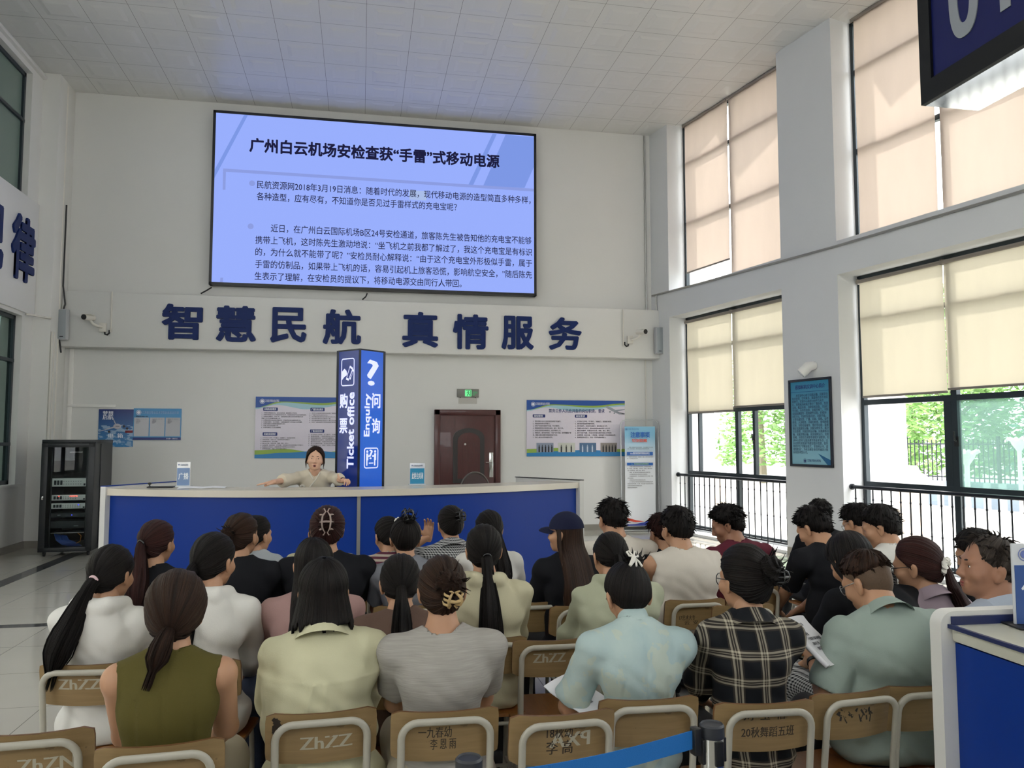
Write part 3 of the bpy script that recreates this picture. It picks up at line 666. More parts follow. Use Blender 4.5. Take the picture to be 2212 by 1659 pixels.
def bullet_cam(M, label, flip):
    r = thing('surveillance_camera', label, 'camera', M=M, group='white bullet cameras on the beam'); s = -1 if flip else 1
    g = MB(); g.box((-0.055, -0.075, 0), (0.055, 0.075, 0.055), bev=0.01); g.build('junction_box', m_offw, r)
    g = MB(); g.tube([(0, 0, 0.055), (-0.06 * s, 0.01, 0.09), (-0.12 * s, 0.04, 0.12), (-0.16 * s, 0.1, 0.15)], 0.022, 10); g.build('arm', m_offw, r)
    a = Vector((-0.13 * s, 0.15, 0.08)); c = Vector((-0.21 * s, 0.13, 0.28))
    g = MB(); g.tube([a, c], [0.05, 0.05], 18); g.box((-0.20 * s - 0.05, 0.17, 0.12), (-0.15 * s + 0.05, 0.18, 0.3), bev=0.004); bd = g.build('camera_body', m_offw, r)
    d = (c - a).normalized(); g = MB(); g.tube([c - d * 0.01, c + d * 0.012], [0.044, 0.044], 18); g.build('camera_lens', m_black, bd)
    g = MB(); g.tube([(0.03 * s, -0.07, 0.02), (0.035 * s, -0.11, 0.02), (0.07 * s, -0.12, 0.02), (0.10 * s, -0.09, 0.015), (0.1 * s, -0.04, 0.013)], 0.014, 8); g.build('cable', m_black, r)
bullet_cam(wallM(-4.22, 3.535, 13.998), 'white bullet camera beside the left column speaker', False)
bullet_cam(wallM(4.93, 3.545, 13.998), 'white bullet camera beside the right column speaker', True)
def pipe(pts, r, label, m=m_offw, name='conduit_pipe', seg=8):
    g = MB(); g.tube(pts, r, seg); return tag(g.build(name, m), label, 'pipe')
pipe([(-4.10, 13.985, 3.46), (-4.10, 13.985, 4.14)], 0.014, 'white conduit rising beside the left bullet camera')
pipe([(4.80, 13.985, 3.42), (4.80, 13.985, 4.12)], 0.014, 'white conduit rising beside the right bullet camera')
pipe([RW @ Vector(p) for p in ((0.06, -0.02, 4.44), (1.6, -0.02, 4.40), (4.6, -0.02, 4.345), (7.4, -0.02, 4.34), (12, -0.02, 4.33))], 0.017, 'long grey conduit along the right wall between upper and lower windows', m_alu)
pipe([RW @ Vector(p) for p in ((0.2, -0.02, 4.43), (0.2, -0.02, 3.78))], 0.014, 'short grey conduit dropping to the right column speaker', m_alu)
pipe([(5.36, BW - 0.02, 7.6), (5.36, BW - 0.02, 4.14)], 0.016, 'thin conduit in the far right corner above the beam', m_alu)
pipe([(5.33, BW - 0.02, 3.2), (5.33, BW - 0.02, 0.12)], 0.012, 'thin white conduit in the far right corner below the beam')
for k, (x, rr, y, z1, lab) in enumerate(((-4.82, 0.016, 13.60, 3.4, 'nearest white conduit on the corner column by the rack'), (-4.84, 0.014, 13.75, 3.4, 'second white conduit on the side of the corner column'), (-4.84, 0.016, 13.9, 7.55, 'tall white conduit on the side of the corner column'))):
    pipe([(x - 0.03, y, 0.12), (x - 0.03, y, z1)], rr, lab)
g = MB(); g.box((-4.80, BW - 0.022, 0.12), (-4.73, BW, 3.2), bev=0.004); tag(g.build('cable_trunking', m_white), 'white upright cable trunking in the left corner of the back wall', 'trunking')
g = MB(); g.box((-4.80, BW - 0.024, 2.225), (-4.05, BW - 0.001, 2.27), bev=0.004); tag(g.build('cable_trunking', m_white), 'white level cable trunking above the sky poster', 'trunking')
g = MB(); g.tube([(-4.83, 13.93, 5.55), (-4.835, 13.94, 4.2), (-4.79, 13.93, 3.9), (-4.84, 13.93, 3.7), (-4.86, 13.92, 3.35), (-4.83, 13.95, 3.1)], 0.014, 8); tag(g.build('power_cable', m_black), 'black cable running down past the left column speaker', 'cable')
pipe([(WL + 0.04, 13.2, 3.61), (WL + 0.26, 13.555, 3.61), (-4.85, 13.56, 3.61)], 0.016, 'white conduit crossing the corner column below the lettered panel')
# ------------------------------------------------------------------ framed board and spotlight on the grey column, banner stand
M = RW @ T(3.705, -0.005, 1.295) @ Matrix.Rotation(pi / 2, 4, 'X')
bw_, bh_ = 0.825, 1.26
r = thing('framed_board', 'tall framed blue notice board on the column between the windows', 'notice board', M=M)
g = MB()
for lo, hi in (((0, 0, 0), (0.035, bh_, 0.03)), ((bw_ - 0.035, 0, 0), (bw_, bh_, 0.03)), ((0, 0, 0), (bw_, 0.035, 0.03)), ((0, bh_ - 0.035, 0), (bw_, bh_, 0.03))): g.box(lo, hi, bev=0.004)
g.build('frame', mat('board_frame_dark', '252a36', 0.4), r)
m_brd = mat('board_blue', '4d97ae', 0.35); n = NT(m_brd); X_, Y_, Z_ = n.xyz(); n.col(n.mix(n.math('DIVIDE', Y_, bh_), hx('8fc0cf'), hx('1f7fa6')))
g = MB(); g.box((0.03, 0.03, 0), (bw_ - 0.03, bh_ - 0.03, 0.012)); brd = g.build('board', m_brd, r, smooth=0)
lettering('模拟候机实训中心简介', 0.07, m_pn, brd, T(0.13, bh_ - 0.085, 0.013), width=0.58, bold=0.025)
g = MB(); g.box((0.035, bh_ - 0.19, 0.012), (bw_ - 0.035, bh_ - 0.182, 0.014)); g.prism([(0.55, 0.19), (0.79, 0.10), (0.79, 0.035), (0.72, 0.035)][::-1], 0.012, 0.0135); g.build('printed_band', plain('1c5f8c'), brd, smooth=0)
txt = '　　本实训中心用于民航运输、民航安全技术管理、空中乘务、旅游商务等专业实践教学。实验中心面积1000平方米左右，按照机场候机厅数字广播系统、售票系统、航显系统、自助值机设备、交运行李光机、行李传送带、金属安检门、手持金属探测器等一批软硬件设备，价值500余万元，实训室设备良好，功能齐备。主要完成售票、广播、问询、值机、证件检查、人身检查、开箱包检查、射线图像识别、安检设备操作、维护等功能，能够满足民航旅客运输、民航安检实务、航空安全管理、民航危险品运输、民航旅客运输、民航货物运输、机场保障运行、安检基础、安检综合演练等课程实训要求。实训中心坚持“以提高教学质量求生存，以办出特色求发展”的建设指导思想，指导帮助学生“学精湛技艺，拿双师证书，谋理想职业”，为社会和企业培养输送大批应用技术型人才。'
lettering('\n'.join(txt[i:i + 18] for i in range(0, len(txt), 18)), 0.036, plain('27405f'), brd, T(0.06, bh_ - 0.215, 0.013), width=0.70, height=0.86, bold=0.008)
g = MB(); emblem(g, 0.29, 0.085, 0.032, 0.0135); g.build('emblem', m_pn, brd, smooth=0); lettering(LOGO, 0.04, m_pn, brd, T(0.335, 0.108, 0.013), width=0.26, bold=0.01)
r = thing('wall_spotlight', 'small white spotlight above the framed blue board', 'lamp', M=RW @ T(4.17, 0, 2.70))
a = RW.to_3x3() @ Vector((-0.45, -0.55, -0.7)).normalized()
g = MB(); Ml = frame((0, 0, 0), (1, 0, 0), (0, 0, 1))
g.tube([(0.06, -0.0, 0.03), (0.05, -0.03, 0.03), (0.02, -0.09, 0.02), (-0.03, -0.14, -0.05), (-0.05, -0.165, -0.08)], [0.05, 0.062, 0.072, 0.075, 0.072], 20); sh_ = g.build('lamp_shade', m_white, r)
g = MB(); g.tube([(-0.045, -0.16, -0.075), (-0.054, -0.171, -0.088)], [0.055, 0.055], 20); g.build('lamp_glass', mat('lamp_lens', 'c8ccd0', 0.2), sh_)
r = thing('banner_stand', 'light blue banner stand of passenger notices in the far right corner', 'banner', (5.12, 14.02, 0), rz=-0.08)
m_ban = mat('banner_print', 'dbe8ee', 0.4); n = NT(m_ban); X_, Y_, Z_ = n.xyz(); n.col(n.mix(n.math('SMOOTH_MIN', n.math('MULTIPLY', n.math('SUBTRACT', Z_, 1.3), 2.2), 1.0, 0.1), hx('e6eaee'), hx('86bfdc')))
def bz(z): return 0.03 * sin((z - 0.2) * 4.0) * max(0.0, (1.0 - z)) if z < 1.0 else 0.0
g = MB(); g.loft([[(x, bz(z) + 0.012 * sin(x * 9 + z * 3) * max(0, 1.1 - z), z) for x in [-0.29 + 0.58 * i / 10 for i in range(11)]] for z in [0.08 + 1.85 * k / 24 for k in range(25)]], closed=False)
ban = g.build('banner_sheet', m_ban, r, smooth=180)
g = MB(); P = [(-0.36, 0.03, 0.02), (-0.36, 0.03, 1.95)] + [(-0.36 + 0.1 - 0.1 * cos(a), 0.03, 1.95 + 0.1 * sin(a)) for a in (0.5, 1.0, pi / 2)] + [(0.26 + 0.1 * sin(a), 0.03, 1.95 + 0.1 * cos(a)) for a in (0, 0.5, 1.0, pi / 2)] + [(0.36, 0.03, 0.02)]
g.tube(P, 0.011, 8); g.cyl((-0.29, 0.0, 1.93), (0.29, 0, 1.93), 0.006, seg=6); g.build('stand_frame', mat('stand_white_tube', 'b9bcbe', 0.4, 0.3), r)
g = MB(); g.box((-0.4, -0.12, 0.0), (0.4, 0.12, 0.03), bev=0.01); g.build('base', m_alu, r)
MB_ = Matrix(((1, 0, 0, 0), (0, 0, -1, -0.035), (0, 1, 0, 0), (0, 0, 0, 1)))
def bt(s, size, m, x, z, w, b=0.02, **k): lettering(s, size, m, ban, MB_ @ T(x, z, 0), width=w, bold=b, **k)
bt('注意事项', 0.11, plain('1f62b4'), -0.19, 1.82, 0.37, 0.035); bt('特别提醒', 0.07, plain('d8543f'), -0.16, 1.695, 0.29, 0.03)
bt(LOGO, 0.04, plain('4d7fb0'), -0.24, 1.895, 0.21, 0.01)
q = MB(); emblem(q, 0, 0, 0.025, 0); q.build('emblem', plain('4d7fb0'), ban, M=None, smooth=0).matrix_local = MB_ @ T(-0.265, 1.875, 0)
g = MB()
for z0, z1 in ((1.39, 1.455), (1.205, 1.255)): g.box((-0.26, -0.034, z0), (0.235, -0.03, z1))
g.build('heading_plate', plain('1f5fae'), ban, smooth=0)
MB2 = MB_.copy(); MB2[1][3] = -0.0365
lettering('一、乘坐国内航班的旅客应当出示\n有效乘机身份证件是有效乘机凭证。', 0.026, m_wink, ban, MB2 @ T(-0.2, 1.45, 0), width=0.38, bold=0.02, leading=0.75); lettering('二、有效乘机身份证件的种类', 0.03, plain('bfe08a'), ban, MB2 @ T(-0.18, 1.245, 0), width=0.33, bold=0.02)
bt('　　根据《民用航空安全检查规则》（交通运输部令2016年第\n76号）的有关规定，乘坐民航班机必须使用有效证件。', 0.02, m_ink, -0.255, 1.55, 0.49, 0.01, leading=1.45)
bt('　　乘客乘坐国内航班，办理购票、值机、安检手续应当使用\n同一个有效乘机身份证件。', 0.02, m_ink, -0.255, 1.37, 0.49, 0.01, leading=1.5)
bt('　　1.中国大陆地区居民的居民身份证、临时居民身份证、护\n照、军官证、文职干部证、义务兵证、士官证、文职人员证、\n人证、武警警官证、武警士兵证、海员证；\n　　2.香港、澳门地区居民的港澳居民来往内地通行证；\n　　3.台湾地区居民的台湾居民来往大陆通行证；\n　　4.外籍旅客的护照、外交部签发的驻华外交人员证、外国\n人永久居留证；\n　　5.民航局规定的其他有效乘机身份证件。\n　　6.十六周岁以下的中国大陆地区居民的有效乘机身份证件\n还包括出生医学证明、户口簿、学生证或户口所在地公安机关\n出具的身份证明以及其他相关证件\n的旅客的有效乘机证件。', 0.02, m_ink, -0.255, 1.19, 0.49, 0.01, leading=1.75)
g = MB(); g.prism([(-0.29, 0.10), (0.29, 0.10), (0.29, 0.30), (0.2, 0.22), (0.05, 0.16), (-0.12, 0.13), (-0.29, 0.12)], 0, 0.003, MB_ @ T(0, 0, 0.02)); g.build('printed_band', plain('2b3f9a'), ban, smooth=0)
g = MB(); g.prism([(-0.29, 0.20), (-0.12, 0.165), (0.05, 0.175), (-0.1, 0.20), (-0.29, 0.25)], 0, 0.003, MB_ @ T(0, 0, 0.022)); g.build('printed_swoosh', plain('cf4a35'), ban, smooth=0)
# ------------------------------------------------------------------ reception counter (curved)
m_blue = mat('counter_blue', '0b3183', 0.4, spec=0.22); m_ctop = mat('counter_top', 'c9c2b4', 0.22, var=0.03); m_cend = mat('counter_white', 'd0cfca', 0.4)
CTZ = 1.225
def arc_pts(n=41, off=0.0):
    ctl = [(-2.315, 7.955), (-1.2, 7.54), (-0.03, 7.32), (1.25, 7.72), (2.30, 8.20)]
    # circle through the two ends and the bulge: keep it smooth with a quadratic-like blend
    out = []
    xs = np.linspace(ctl[0][0], ctl[-1][0], n)
    cf = np.polyfit([p[0] for p in ctl], [p[1] for p in ctl], 3)
    for x in xs:
        y = np.polyval(cf, x); d = np.polyval(np.polyder(cf), x); nx, ny = -d, 1.0; L = sqrt(nx * nx + ny * ny)
        out.append(Vector((x + nx / L * off, y + ny / L * off, 0)))
    return out
rc = thing('reception_counter', 'long curved blue reception counter with a pale top, behind the audience', 'counter', (0, 7.6, 0))
rc_inv = T(0, -7.6, 0)
def strip(mb, offs, z0, z1, i0=0, i1=None):
    A = arc_pts(41, offs[0])[i0:i1]; B = arc_pts(41, offs[1])[i0:i1]
    rings = [[rc_inv @ Vector((p.x, p.y, z0)), rc_inv @ Vector((p.x, p.y, z1)), rc_inv @ Vector((q.x, q.y, z1)), rc_inv @ Vector((q.x, q.y, z0))] for p, q in zip(A, B)]
    mb.loft(rings)
g = MB(); strip(g, (0.0, 0.46), CTZ - 0.062, CTZ); g.build('countertop', m_ctop, rc, smooth=30)
mid_i = 20
g = MB(); strip(g, (0.035, 0.06), 0.08, CTZ - 0.062, 0, mid_i + 1); g.build('front_panel', m_blue, rc, smooth=30)
g = MB(); strip(g, (0.035, 0.06), 0.08, CTZ - 0.062, mid_i, None); g.build('front_panel', m_blue, rc, smooth=30)
g = MB(); c = rc_inv @ arc_pts(41, 0.03)[mid_i]; g.box((c.x - 0.016, c.y - 0.004, 0.08), (c.x + 0.016, c.y + 0.01, CTZ - 0.062)); g.build('seam_strip', m_alu, rc, smooth=0)
g = MB(); strip(g, (0.08, 0.1), 0.0, 0.08); g.build('kick_board', m_dark, rc, smooth=30)
g = MB(); strip(g, (0.40, 0.60), 0.74, 0.77); strip(g, (0.40, 0.42), 0.1, CTZ - 0.07); g.build('work_surface', m_ctop, rc, smooth=30)
for k, i in ((-1, 0), (1, 40)):
    a = rc_inv @ arc_pts(41, -0.02)[i]; c = rc_inv @ arc_pts(41, 0.98)[i]; d = Vector((0.022, 0, 0)) * k
    g = MB(); pl = [a, c, c + d * 2, a + d * 2]
    if k < 0: pl = pl[::-1]
    g.prism([(p.x, p.y) for p in pl], 0.0, CTZ + 0.02); g.build('end_panel', m_cend, rc, smooth=0)
    g = MB(); g.prism([(p.x, p.y) for p in [a + d * -0.5, c + d * -0.5, c + d * 2.1, a + d * 2.1]], CTZ + 0.02, CTZ + 0.028); g.build('edge_band', m_blue if k < 0 else m_black, rc, smooth=0)
# things on the counter ledge
def holder(px, py, z, w_, h_, lab, top, body, txt, extra=None, rz=0.0, inset=0.0):
    p = atZ(px, py, z)
    r = thing('sign_holder', lab, 'sign', (p.x, p.y + inset, z), rz)
    Mh = Matrix(((1, 0, 0, -w_ / 2), (0, 0, -1, -0.008), (0, 1, 0, 0.01), (0, 0, 0, 1)))
    g = MB(); g.box((-w_ / 2 - 0.01, -0.05, 0), (w_ / 2 + 0.01, 0.05, 0.01), bev=0.003); g.build('base', mat('clear_acrylic', 'c9d0d4', 0.1), r)
    g = MB(); g.box((-w_ / 2, -0.008, 0.01), (w_ / 2, 0.008, h_), bev=0.002); pn = g.build('panel', plain(top, 0.2), r)
    g = MB(); g.box((w_ * .03, 0.005, 0), (w_ * .97, h_ * .72, 0.002), Mh); g.build('printed_panel', plain(body, 0.25), pn, smooth=0)
    lettering(txt, 0.07, plain('e8eef2'), pn, Mh @ T(w_ * .14, h_ * .52, 0.003), width=w_ * .75, bold=0.02)
    lettering(LOGO, 0.02, plain('5b6b8a'), pn, Mh @ T(w_ * .25, h_ * .88, 0.002), width=w_ * .6)
    q = MB(); emblem(q, 0, 0, h_ * .035, 0); q.build('emblem', plain('4d5f96'), pn, smooth=0).matrix_local = Mh @ T(w_ * .15, h_ * .85, 0.003)
    if extra: extra(pn, Mh)
    return r
holder(396, 1052, CTZ, 0.125, 0.24, 'small white and blue acrylic stand on the left end of the counter', 'e6e6e6', '6c86ad', '广播', rz=-0.1)
holder(901, 1048, CTZ, 0.15, 0.22, 'white and teal closed counter stand in front of the dark red door', 'c9cdd6', '2f86ad', '此柜台关闭')
m_paper = mat('white_paper', 'dddde0', 0.6)
p = atZ(432, 1056, CTZ); g = MB(); g.loft([[(p.x - 0.2 + 0.42 * i / 8, p.y - 0.01 + 0.09 * j / 3 + 0.02 * i / 8, CTZ + 0.003 + 0.006 * abs(sin(i * .8)) + 0.004 * j) for i in range(9)] for j in range(4)], closed=False); tag(g.build('paper_sheet', m_paper, smooth=180), 'loose white papers on the counter beside the small blue stand', 'paper')
p = atZ(345, 1054, CTZ); g = MB(); g.box((p.x - 0.1, p.y - 0.02, CTZ), (p.x + 0.12, p.y + 0.12, CTZ + 0.012), bev=0.004); tag(g.build('folder', m_black), 'thin black folder lying near the left end of the counter', 'folder')
p = atZ(323, 1054, CTZ); g = MB(); g.lathe([(0.025, 0), (0.025, 0.01), (0.006, 0.02), (0.006, 0.03), (0.016, 0.034), (0.018, 0.045), (0.008, 0.052)], T(p.x, p.y, CTZ), 14); tag(g.build('stamp', m_black), 'small black stamp standing by the black folder on the counter', 'stamp')
# office chair behind the counter
m_leather = mat('dark_red_leather', '3a2423', 0.45)
oc = thing('office_chair', 'dark office chair back showing above the counter in front of the door', 'chair', (1.77, 12.4, 0), 0.2)
g = MB(); g.loft([[(0.24 * cos(a) * (1 - 0.12 * abs(k)), 0.05 * k + 0.02 * sin(a) ** 2, 0.86 + 0.30 * sin(a)) for a in [2 * pi * i / 24 for i in range(24)]] for k in (-0.6, -0.3, 0.3, 0.6)]); g.build('backrest', m_leather, oc)
g = MB(); g.tube([(0.25 * cos(a), -0.03, 0.86 + 0.31 * sin(a)) for a in [2 * pi * i / 32 for i in range(33)]], 0.013, 8, caps=False); g.build('rim', mat('chair_rim_grey', '5c5752', 0.4), oc)
g = MB(); g.box((-0.24, -0.26, 0.43), (0.24, 0.24, 0.51), bev=0.03); g.build('seat', m_leather, oc)
g = MB(); g.cyl((0, 0, 0.1), (0, 0, 0.43), 0.03); g.box((-0.03, -0.02, 0.44), (0.03, 0.03, 0.8))
for k in range(5): a = k * 2 * pi / 5; g.tube([(0, 0, 0.1), (0.28 * cos(a), 0.28 * sin(a), 0.06)], [0.025, 0.018], 8); g.ell((0.28 * cos(a), 0.28 * sin(a), 0.03), (0.025, 0.025, 0.03), seg=10, rings=6)
g.build('base', m_black, oc)

# ------------------------------------------------------------------ lit sign pillar
a_ = 0.3444; phi = radians(37.0); m0 = atD(776, 900, 8.1); m0 = Vector((m0.x, m0.y, 0))
rtv = Vector(_rt); fh = Vector((sin(YAW), cos(YAW), 0))
eL = -rtv * cos(phi) + fh * sin(phi); eR = rtv * sin(phi) + fh * cos(phi)
HP = 2.62
sp = thing('sign_pillar', 'tall square blue lit pillar sign reading Ticket office and Enquiry', 'sign', (m0.x, m0.y, 0))
o0 = Vector((0, 0, 0)); cL = eL * a_; cR = eR * a_
m_pd = mat('sign_blue_shade_side', '1b2f72', 0.12, emit='0d1f62', estr=0.4); m_pr = mat('sign_blue_light_side', '2a58b8', 0.1, emit='1f55bd', estr=0.45)  # shade put into the colour: darker blue for the face in shadow
m_let = mat('sign_lit_letters', (0.2, 0.2, 0.2), 0.3, emit='cdd3ff', estr=0.9)
ML_ = frame(cL, -eL, (0, 0, 1)); MR_ = frame(o0, eR, (0, 0, 1))
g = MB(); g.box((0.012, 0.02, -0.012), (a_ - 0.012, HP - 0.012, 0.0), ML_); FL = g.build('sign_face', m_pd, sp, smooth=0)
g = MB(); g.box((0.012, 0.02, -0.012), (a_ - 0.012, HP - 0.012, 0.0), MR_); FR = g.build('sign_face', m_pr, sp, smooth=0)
g = MB(); far = cL + cR
for c in (o0, cL, cR, far): g.box((c.x - 0.012, c.y - 0.012, 0), (c.x + 0.012, c.y + 0.012, HP))
g.prism([(p.x, p.y) for p in (o0, cR, far, cL)], HP - 0.012, HP + 0.004); g.prism([(p.x, p.y) for p in (o0, cR, far, cL)], 0, 0.03); g.build('frame', mat('sign_frame_dark', '20242c', 0.3, 0.4), sp, smooth=0)
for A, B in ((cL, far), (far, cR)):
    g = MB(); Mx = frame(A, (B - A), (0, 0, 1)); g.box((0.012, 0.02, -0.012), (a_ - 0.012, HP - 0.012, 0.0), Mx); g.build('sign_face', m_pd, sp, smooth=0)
def zpx(y): return 1.68 + (950 - y) * 8.15 / 1700
def up_text(face, M, s, x0, x1, ya, yb, m=m_let, bold=0.03):
    """text running upwards between photo rows ya (top) and yb (bottom)"""
    L = zpx(ya) - zpx(yb)
    o = lettering(s, 0.12, m, face, M @ T(x0, zpx(yb), 0.002) @ Matrix.Rotation(pi / 2, 4, 'Z'), width=L, height=x1 - x0, bold=bold, ext=0.003)
def outline(mb, x0, y0, x1, y1, r, t, z):
    A = rrect(x0, y0, x1, y1, r); B = rrect(x0 + t, y0 + t, x1 - t, y1 - t, max(r - t, 0.004))
    mb.loft([[(x, y, z) for x, y in A], [(x, y, z) for x, y in B]], False, False)
def ch(face, M, s, x0, x1, ya, yb): lettering(s, 0.15, m_let, face, M @ T(x0, zpx(ya), 0.002), width=x1 - x0, height=zpx(ya) - zpx(yb), bold=0.028, ext=0.003)
ch(FL, ML_, '购', 0.045, 0.165, 849, 881); ch(FL, ML_, '票', 0.045, 0.165, 903, 936)
up_text(FL, ML_, 'Ticket office', 0.165, 0.27, 847, 1012)
bpy.context.view_layer.update()
g = MB(); outline(g, 0.06, zpx(833), 0.265, zpx(772), 0.03, 0.012, 0.003)
zc = zpx(806)
g.prism([(0.065, zc - 0.07), (0.11, zc - 0.03), (0.14, zc - 0.02), (0.15, zc + 0.0), (0.14, zc + 0.03), (0.11, zc + 0.055), (0.065, zc + 0.02)], 0.001, 0.003)
def ring4(mb, q, t): 
    c = (sum(p[0] for p in q) / 4, sum(p[1] for p in q) / 4); mb.loft([[(x, y, 0.003) for x, y in q], [(c[0] + (x - c[0]) * t, c[1] + (y - c[1]) * t, 0.003) for x, y in q]], False, False)
ring4(g, [(0.135, zc - 0.06), (0.175, zc - 0.075), (0.245, zc + 0.055), (0.195, zc + 0.085)], 0.72); ring4(g, [(0.19, zc - 0.06), (0.205, zc - 0.065), (0.255, zc + 0.03), (0.24, zc + 0.05)], 0.6)
g.build('ticket_symbol', m_let, FL, smooth=0).matrix_local = ML_
lettering('?', 0.4, m_let, FR, MR_ @ T(0.10, zpx(775), 0.002), width=0.16, height=zpx(775) - zpx(832), bold=0.008, ext=0.003)
ch(FR, MR_, '问', 0.175, 0.29, 848, 881); ch(FR, MR_, '询', 0.175, 0.29, 903, 936)
up_text(FR, MR_, 'Enquiry', 0.065, 0.165, 850, 943)
for ya, yb in ((967, 1012), (1053, 1098)):
    g = MB(); outline(g, 0.07, zpx(yb), 0.27, zpx(ya), 0.03, 0.012, 0.003); zb = zpx(yb)
    for sx, bx in ((1, 0.115), (-1, 0.225)):
        g.prism([(bx + 0.014 * cos(a * pi / 6), zb + 0.175 + 0.014 * sin(a * pi / 6)) for a in range(12)], 0.001, 0.003)
        g.box((bx - 0.014, zb + 0.085, 0.001), (bx + 0.014, zb + 0.155, 0.003)); g.box((min(bx, bx + sx * 0.04), zb + 0.12, 0.001), (max(bx, bx + sx * 0.04), zb + 0.135, 0.003))
        g.box((bx - 0.012, zb + 0.03, 0.001), (bx + 0.004, zb + 0.09, 0.003))
    g.box((0.14, zb + 0.05, .001), (0.2, zb + 0.06, .003)); sy = g.build('enquiry_symbol', m_let, FR, smooth=0); sy.matrix_local = MR_
    lettering('?', 0.12, m_let, FR, MR_ @ T(0.145, zpx(ya) - 0.02, 0.002), width=0.045, height=0.10, bold=0.01, ext=0.003)

# ------------------------------------------------------------------ equipment rack
m_rack = mat('rack_black', '1b1e21', 0.42, bump=0.05); m_rglass = glass_mat('rack_smoked_glass', (0.85, 0.88, 0.88), 0.012); m_fp = mat('amp_faceplate', 'e4e8e2', 0.4); m_in = mat('rack_inner', '2c3133', 0.6)
rk = thing('equipment_rack', 'tall black equipment rack with a glass door, left of the counter', 'cabinet', (-4.19, 12.98, 0), 0.05)
rw, rd, rh, rz0 = 0.70, 0.98, 1.68, 0.075
g = MB(); t = 0.03
g.box((-rw / 2, -rd / 2, rz0), (-rw / 2 + t, rd / 2, rh)); g.box((rw / 2 - t, -rd / 2, rz0), (rw / 2, rd / 2, rh)); g.box((-rw / 2, rd / 2 - t, rz0), (rw / 2, rd / 2, rh)); g.box((-rw / 2, -rd / 2, rz0), (rw / 2, rd / 2, rz0 + 0.05)); g.box((-rw / 2 - .005, -rd / 2 - .005, rh - 0.05), (rw / 2 + .005, rd / 2 + .005, rh), bev=0.005)
g.box((rw / 2, -0.2, rz0 + 0.06), (rw / 2 + 0.008, rd / 2 - 0.03, rh - 0.06)); g.box((-0.24, -rd / 2 + 0.06, rz0), (-0.225, -rd / 2 + 0.1, rh)); g.box((0.225, -rd / 2 + 0.06, rz0), (0.24, -rd / 2 + 0.1, rh)); g.build('body', m_rack, rk, smooth=30)
g = MB(); y0, y1 = -rd / 2 - 0.03, -rd / 2
for lo, hi in (((-rw / 2, y0, rz0), (-rw / 2 + 0.085, y1, rh - 0.05)), ((rw / 2 - 0.085, y0, rz0), (rw / 2, y1, rh - 0.05)), ((-rw / 2, y0, rz0), (rw / 2, y1, rz0 + 0.06)), ((-rw / 2, y0, rh - 0.11), (rw / 2, y1, rh - 0.05))): g.box(lo, hi, bev=0.004)
dr = g.build('door', m_rack, rk, smooth=30)
g = MB(); g.box((-rw / 2 + 0.08, y0 + 0.012, rz0 + 0.055), (rw / 2 - 0.08, y0 + 0.017, rh - 0.1)); g.build('glass', m_rglass, dr, smooth=0)
g = MB(); g.box((-rw / 2 + 0.025, y0 - 0.012, 0.82), (-rw / 2 + 0.05, y0, 0.87), bev=0.003); g.build('lock', m_steel, dr)
for sx in (-1, 1):
    for sy in (-1, 1):
        g = MB(); g.cyl((sx * 0.29 - 0.012, sy * 0.42, 0.035), (sx * 0.29 + 0.012, sy * 0.42, 0.035), 0.034, seg=14); g.box((sx * .29 - .02, sy * .42 - .02, 0.045), (sx * .29 + .02, sy * .42 + .02, 0.08)); g.build('castor', m_black, rk)
RKM = Matrix.LocRotScale(Vector((-4.19, 12.98, 0)), Euler((0, 0, 0.05)), None)
def amp(z0, z1, face, label, leds, knobs=0, dark=False):
    r = thing('rack_amplifier', label, 'amplifier', M=RKM @ T(0, -0.40, z0), group='devices in the equipment rack'); h = z1 - z0
    g = MB(); g.box((-0.215, 0.0, 0.002), (0.215, 0.35, h - 0.002)); g.build('chassis', m_in, r, smooth=0)
    g = MB(); g.box((-0.24, -0.012, 0), (0.24, 0.0, h), bev=0.003); fp = g.build('faceplate', face, r)
    g = MB()
    for i in range(knobs):
        for q in range(2): x = -0.07 + i * 0.032; g.cyl((x, -0.024, h * (.62 - .32 * q)), (x, -0.012, h * (.62 - .32 * q)), 0.007, seg=8)
    if knobs: g.build('knobs', m_alu, fp)
    g = MB()
    for i in range(3): g.box((-0.2 + i * .04, -0.0135, h * .2), (-0.17 + i * .04, -0.012, h * .75))
    g.box((0.19, -0.0135, h * .1), (0.215, -0.012, h * .35)); g.build('vent', m_in, fp, smooth=0)
    for (x, zf, wd, mm) in leds: g = MB(); g.box((x - wd, -0.016, h * zf - 0.007), (x + wd, -0.012, h * zf + 0.007)); g.build('indicator_light', mm, fp, smooth=0)
m_red = glow('led_red', 'ff5a48', 3.0); m_bl = glow('led_blue', '3a48ff', 3.0); m_lab = plain('7f8486')
amp(1.0, 1.12, m_fp, 'topmost pale amplifier in the rack, plain with knobs', [], 8)
amp(0.80, 0.88, m_fp, 'middle pale amplifier in the rack with red lights', [(-0.13, .75, .008, m_red)] + [(0.02 + i * .022, .75, .007, m_red) for i in range(5)], 6)
amp(0.68, 0.76, m_fp, 'lowest pale amplifier in the rack with one blue light', [(0.13, .66, .009, m_bl)], 8)
amp(0.555, 0.62, m_in, 'dark rack unit just below the blue lit amplifier', [(0.05, .5, .005, m_bl), (-.12, .5, .02, m_lab)], 0)
amp(0.40, 0.50, m_in, 'plain dark rack unit lowest in the equipment rack', [(0.11, .3, .03, m_lab)], 0)
g = MB()
for k in range(9): x = -0.2 + 0.02 * k; g.tube([(x, -0.3, 0.31 - 0.004 * k), (x + 0.04, -0.34, 0.22), (x + 0.12, -0.35, 0.16 + 0.004 * k), (x + 0.2, -0.3, 0.13)], 0.008, 6)
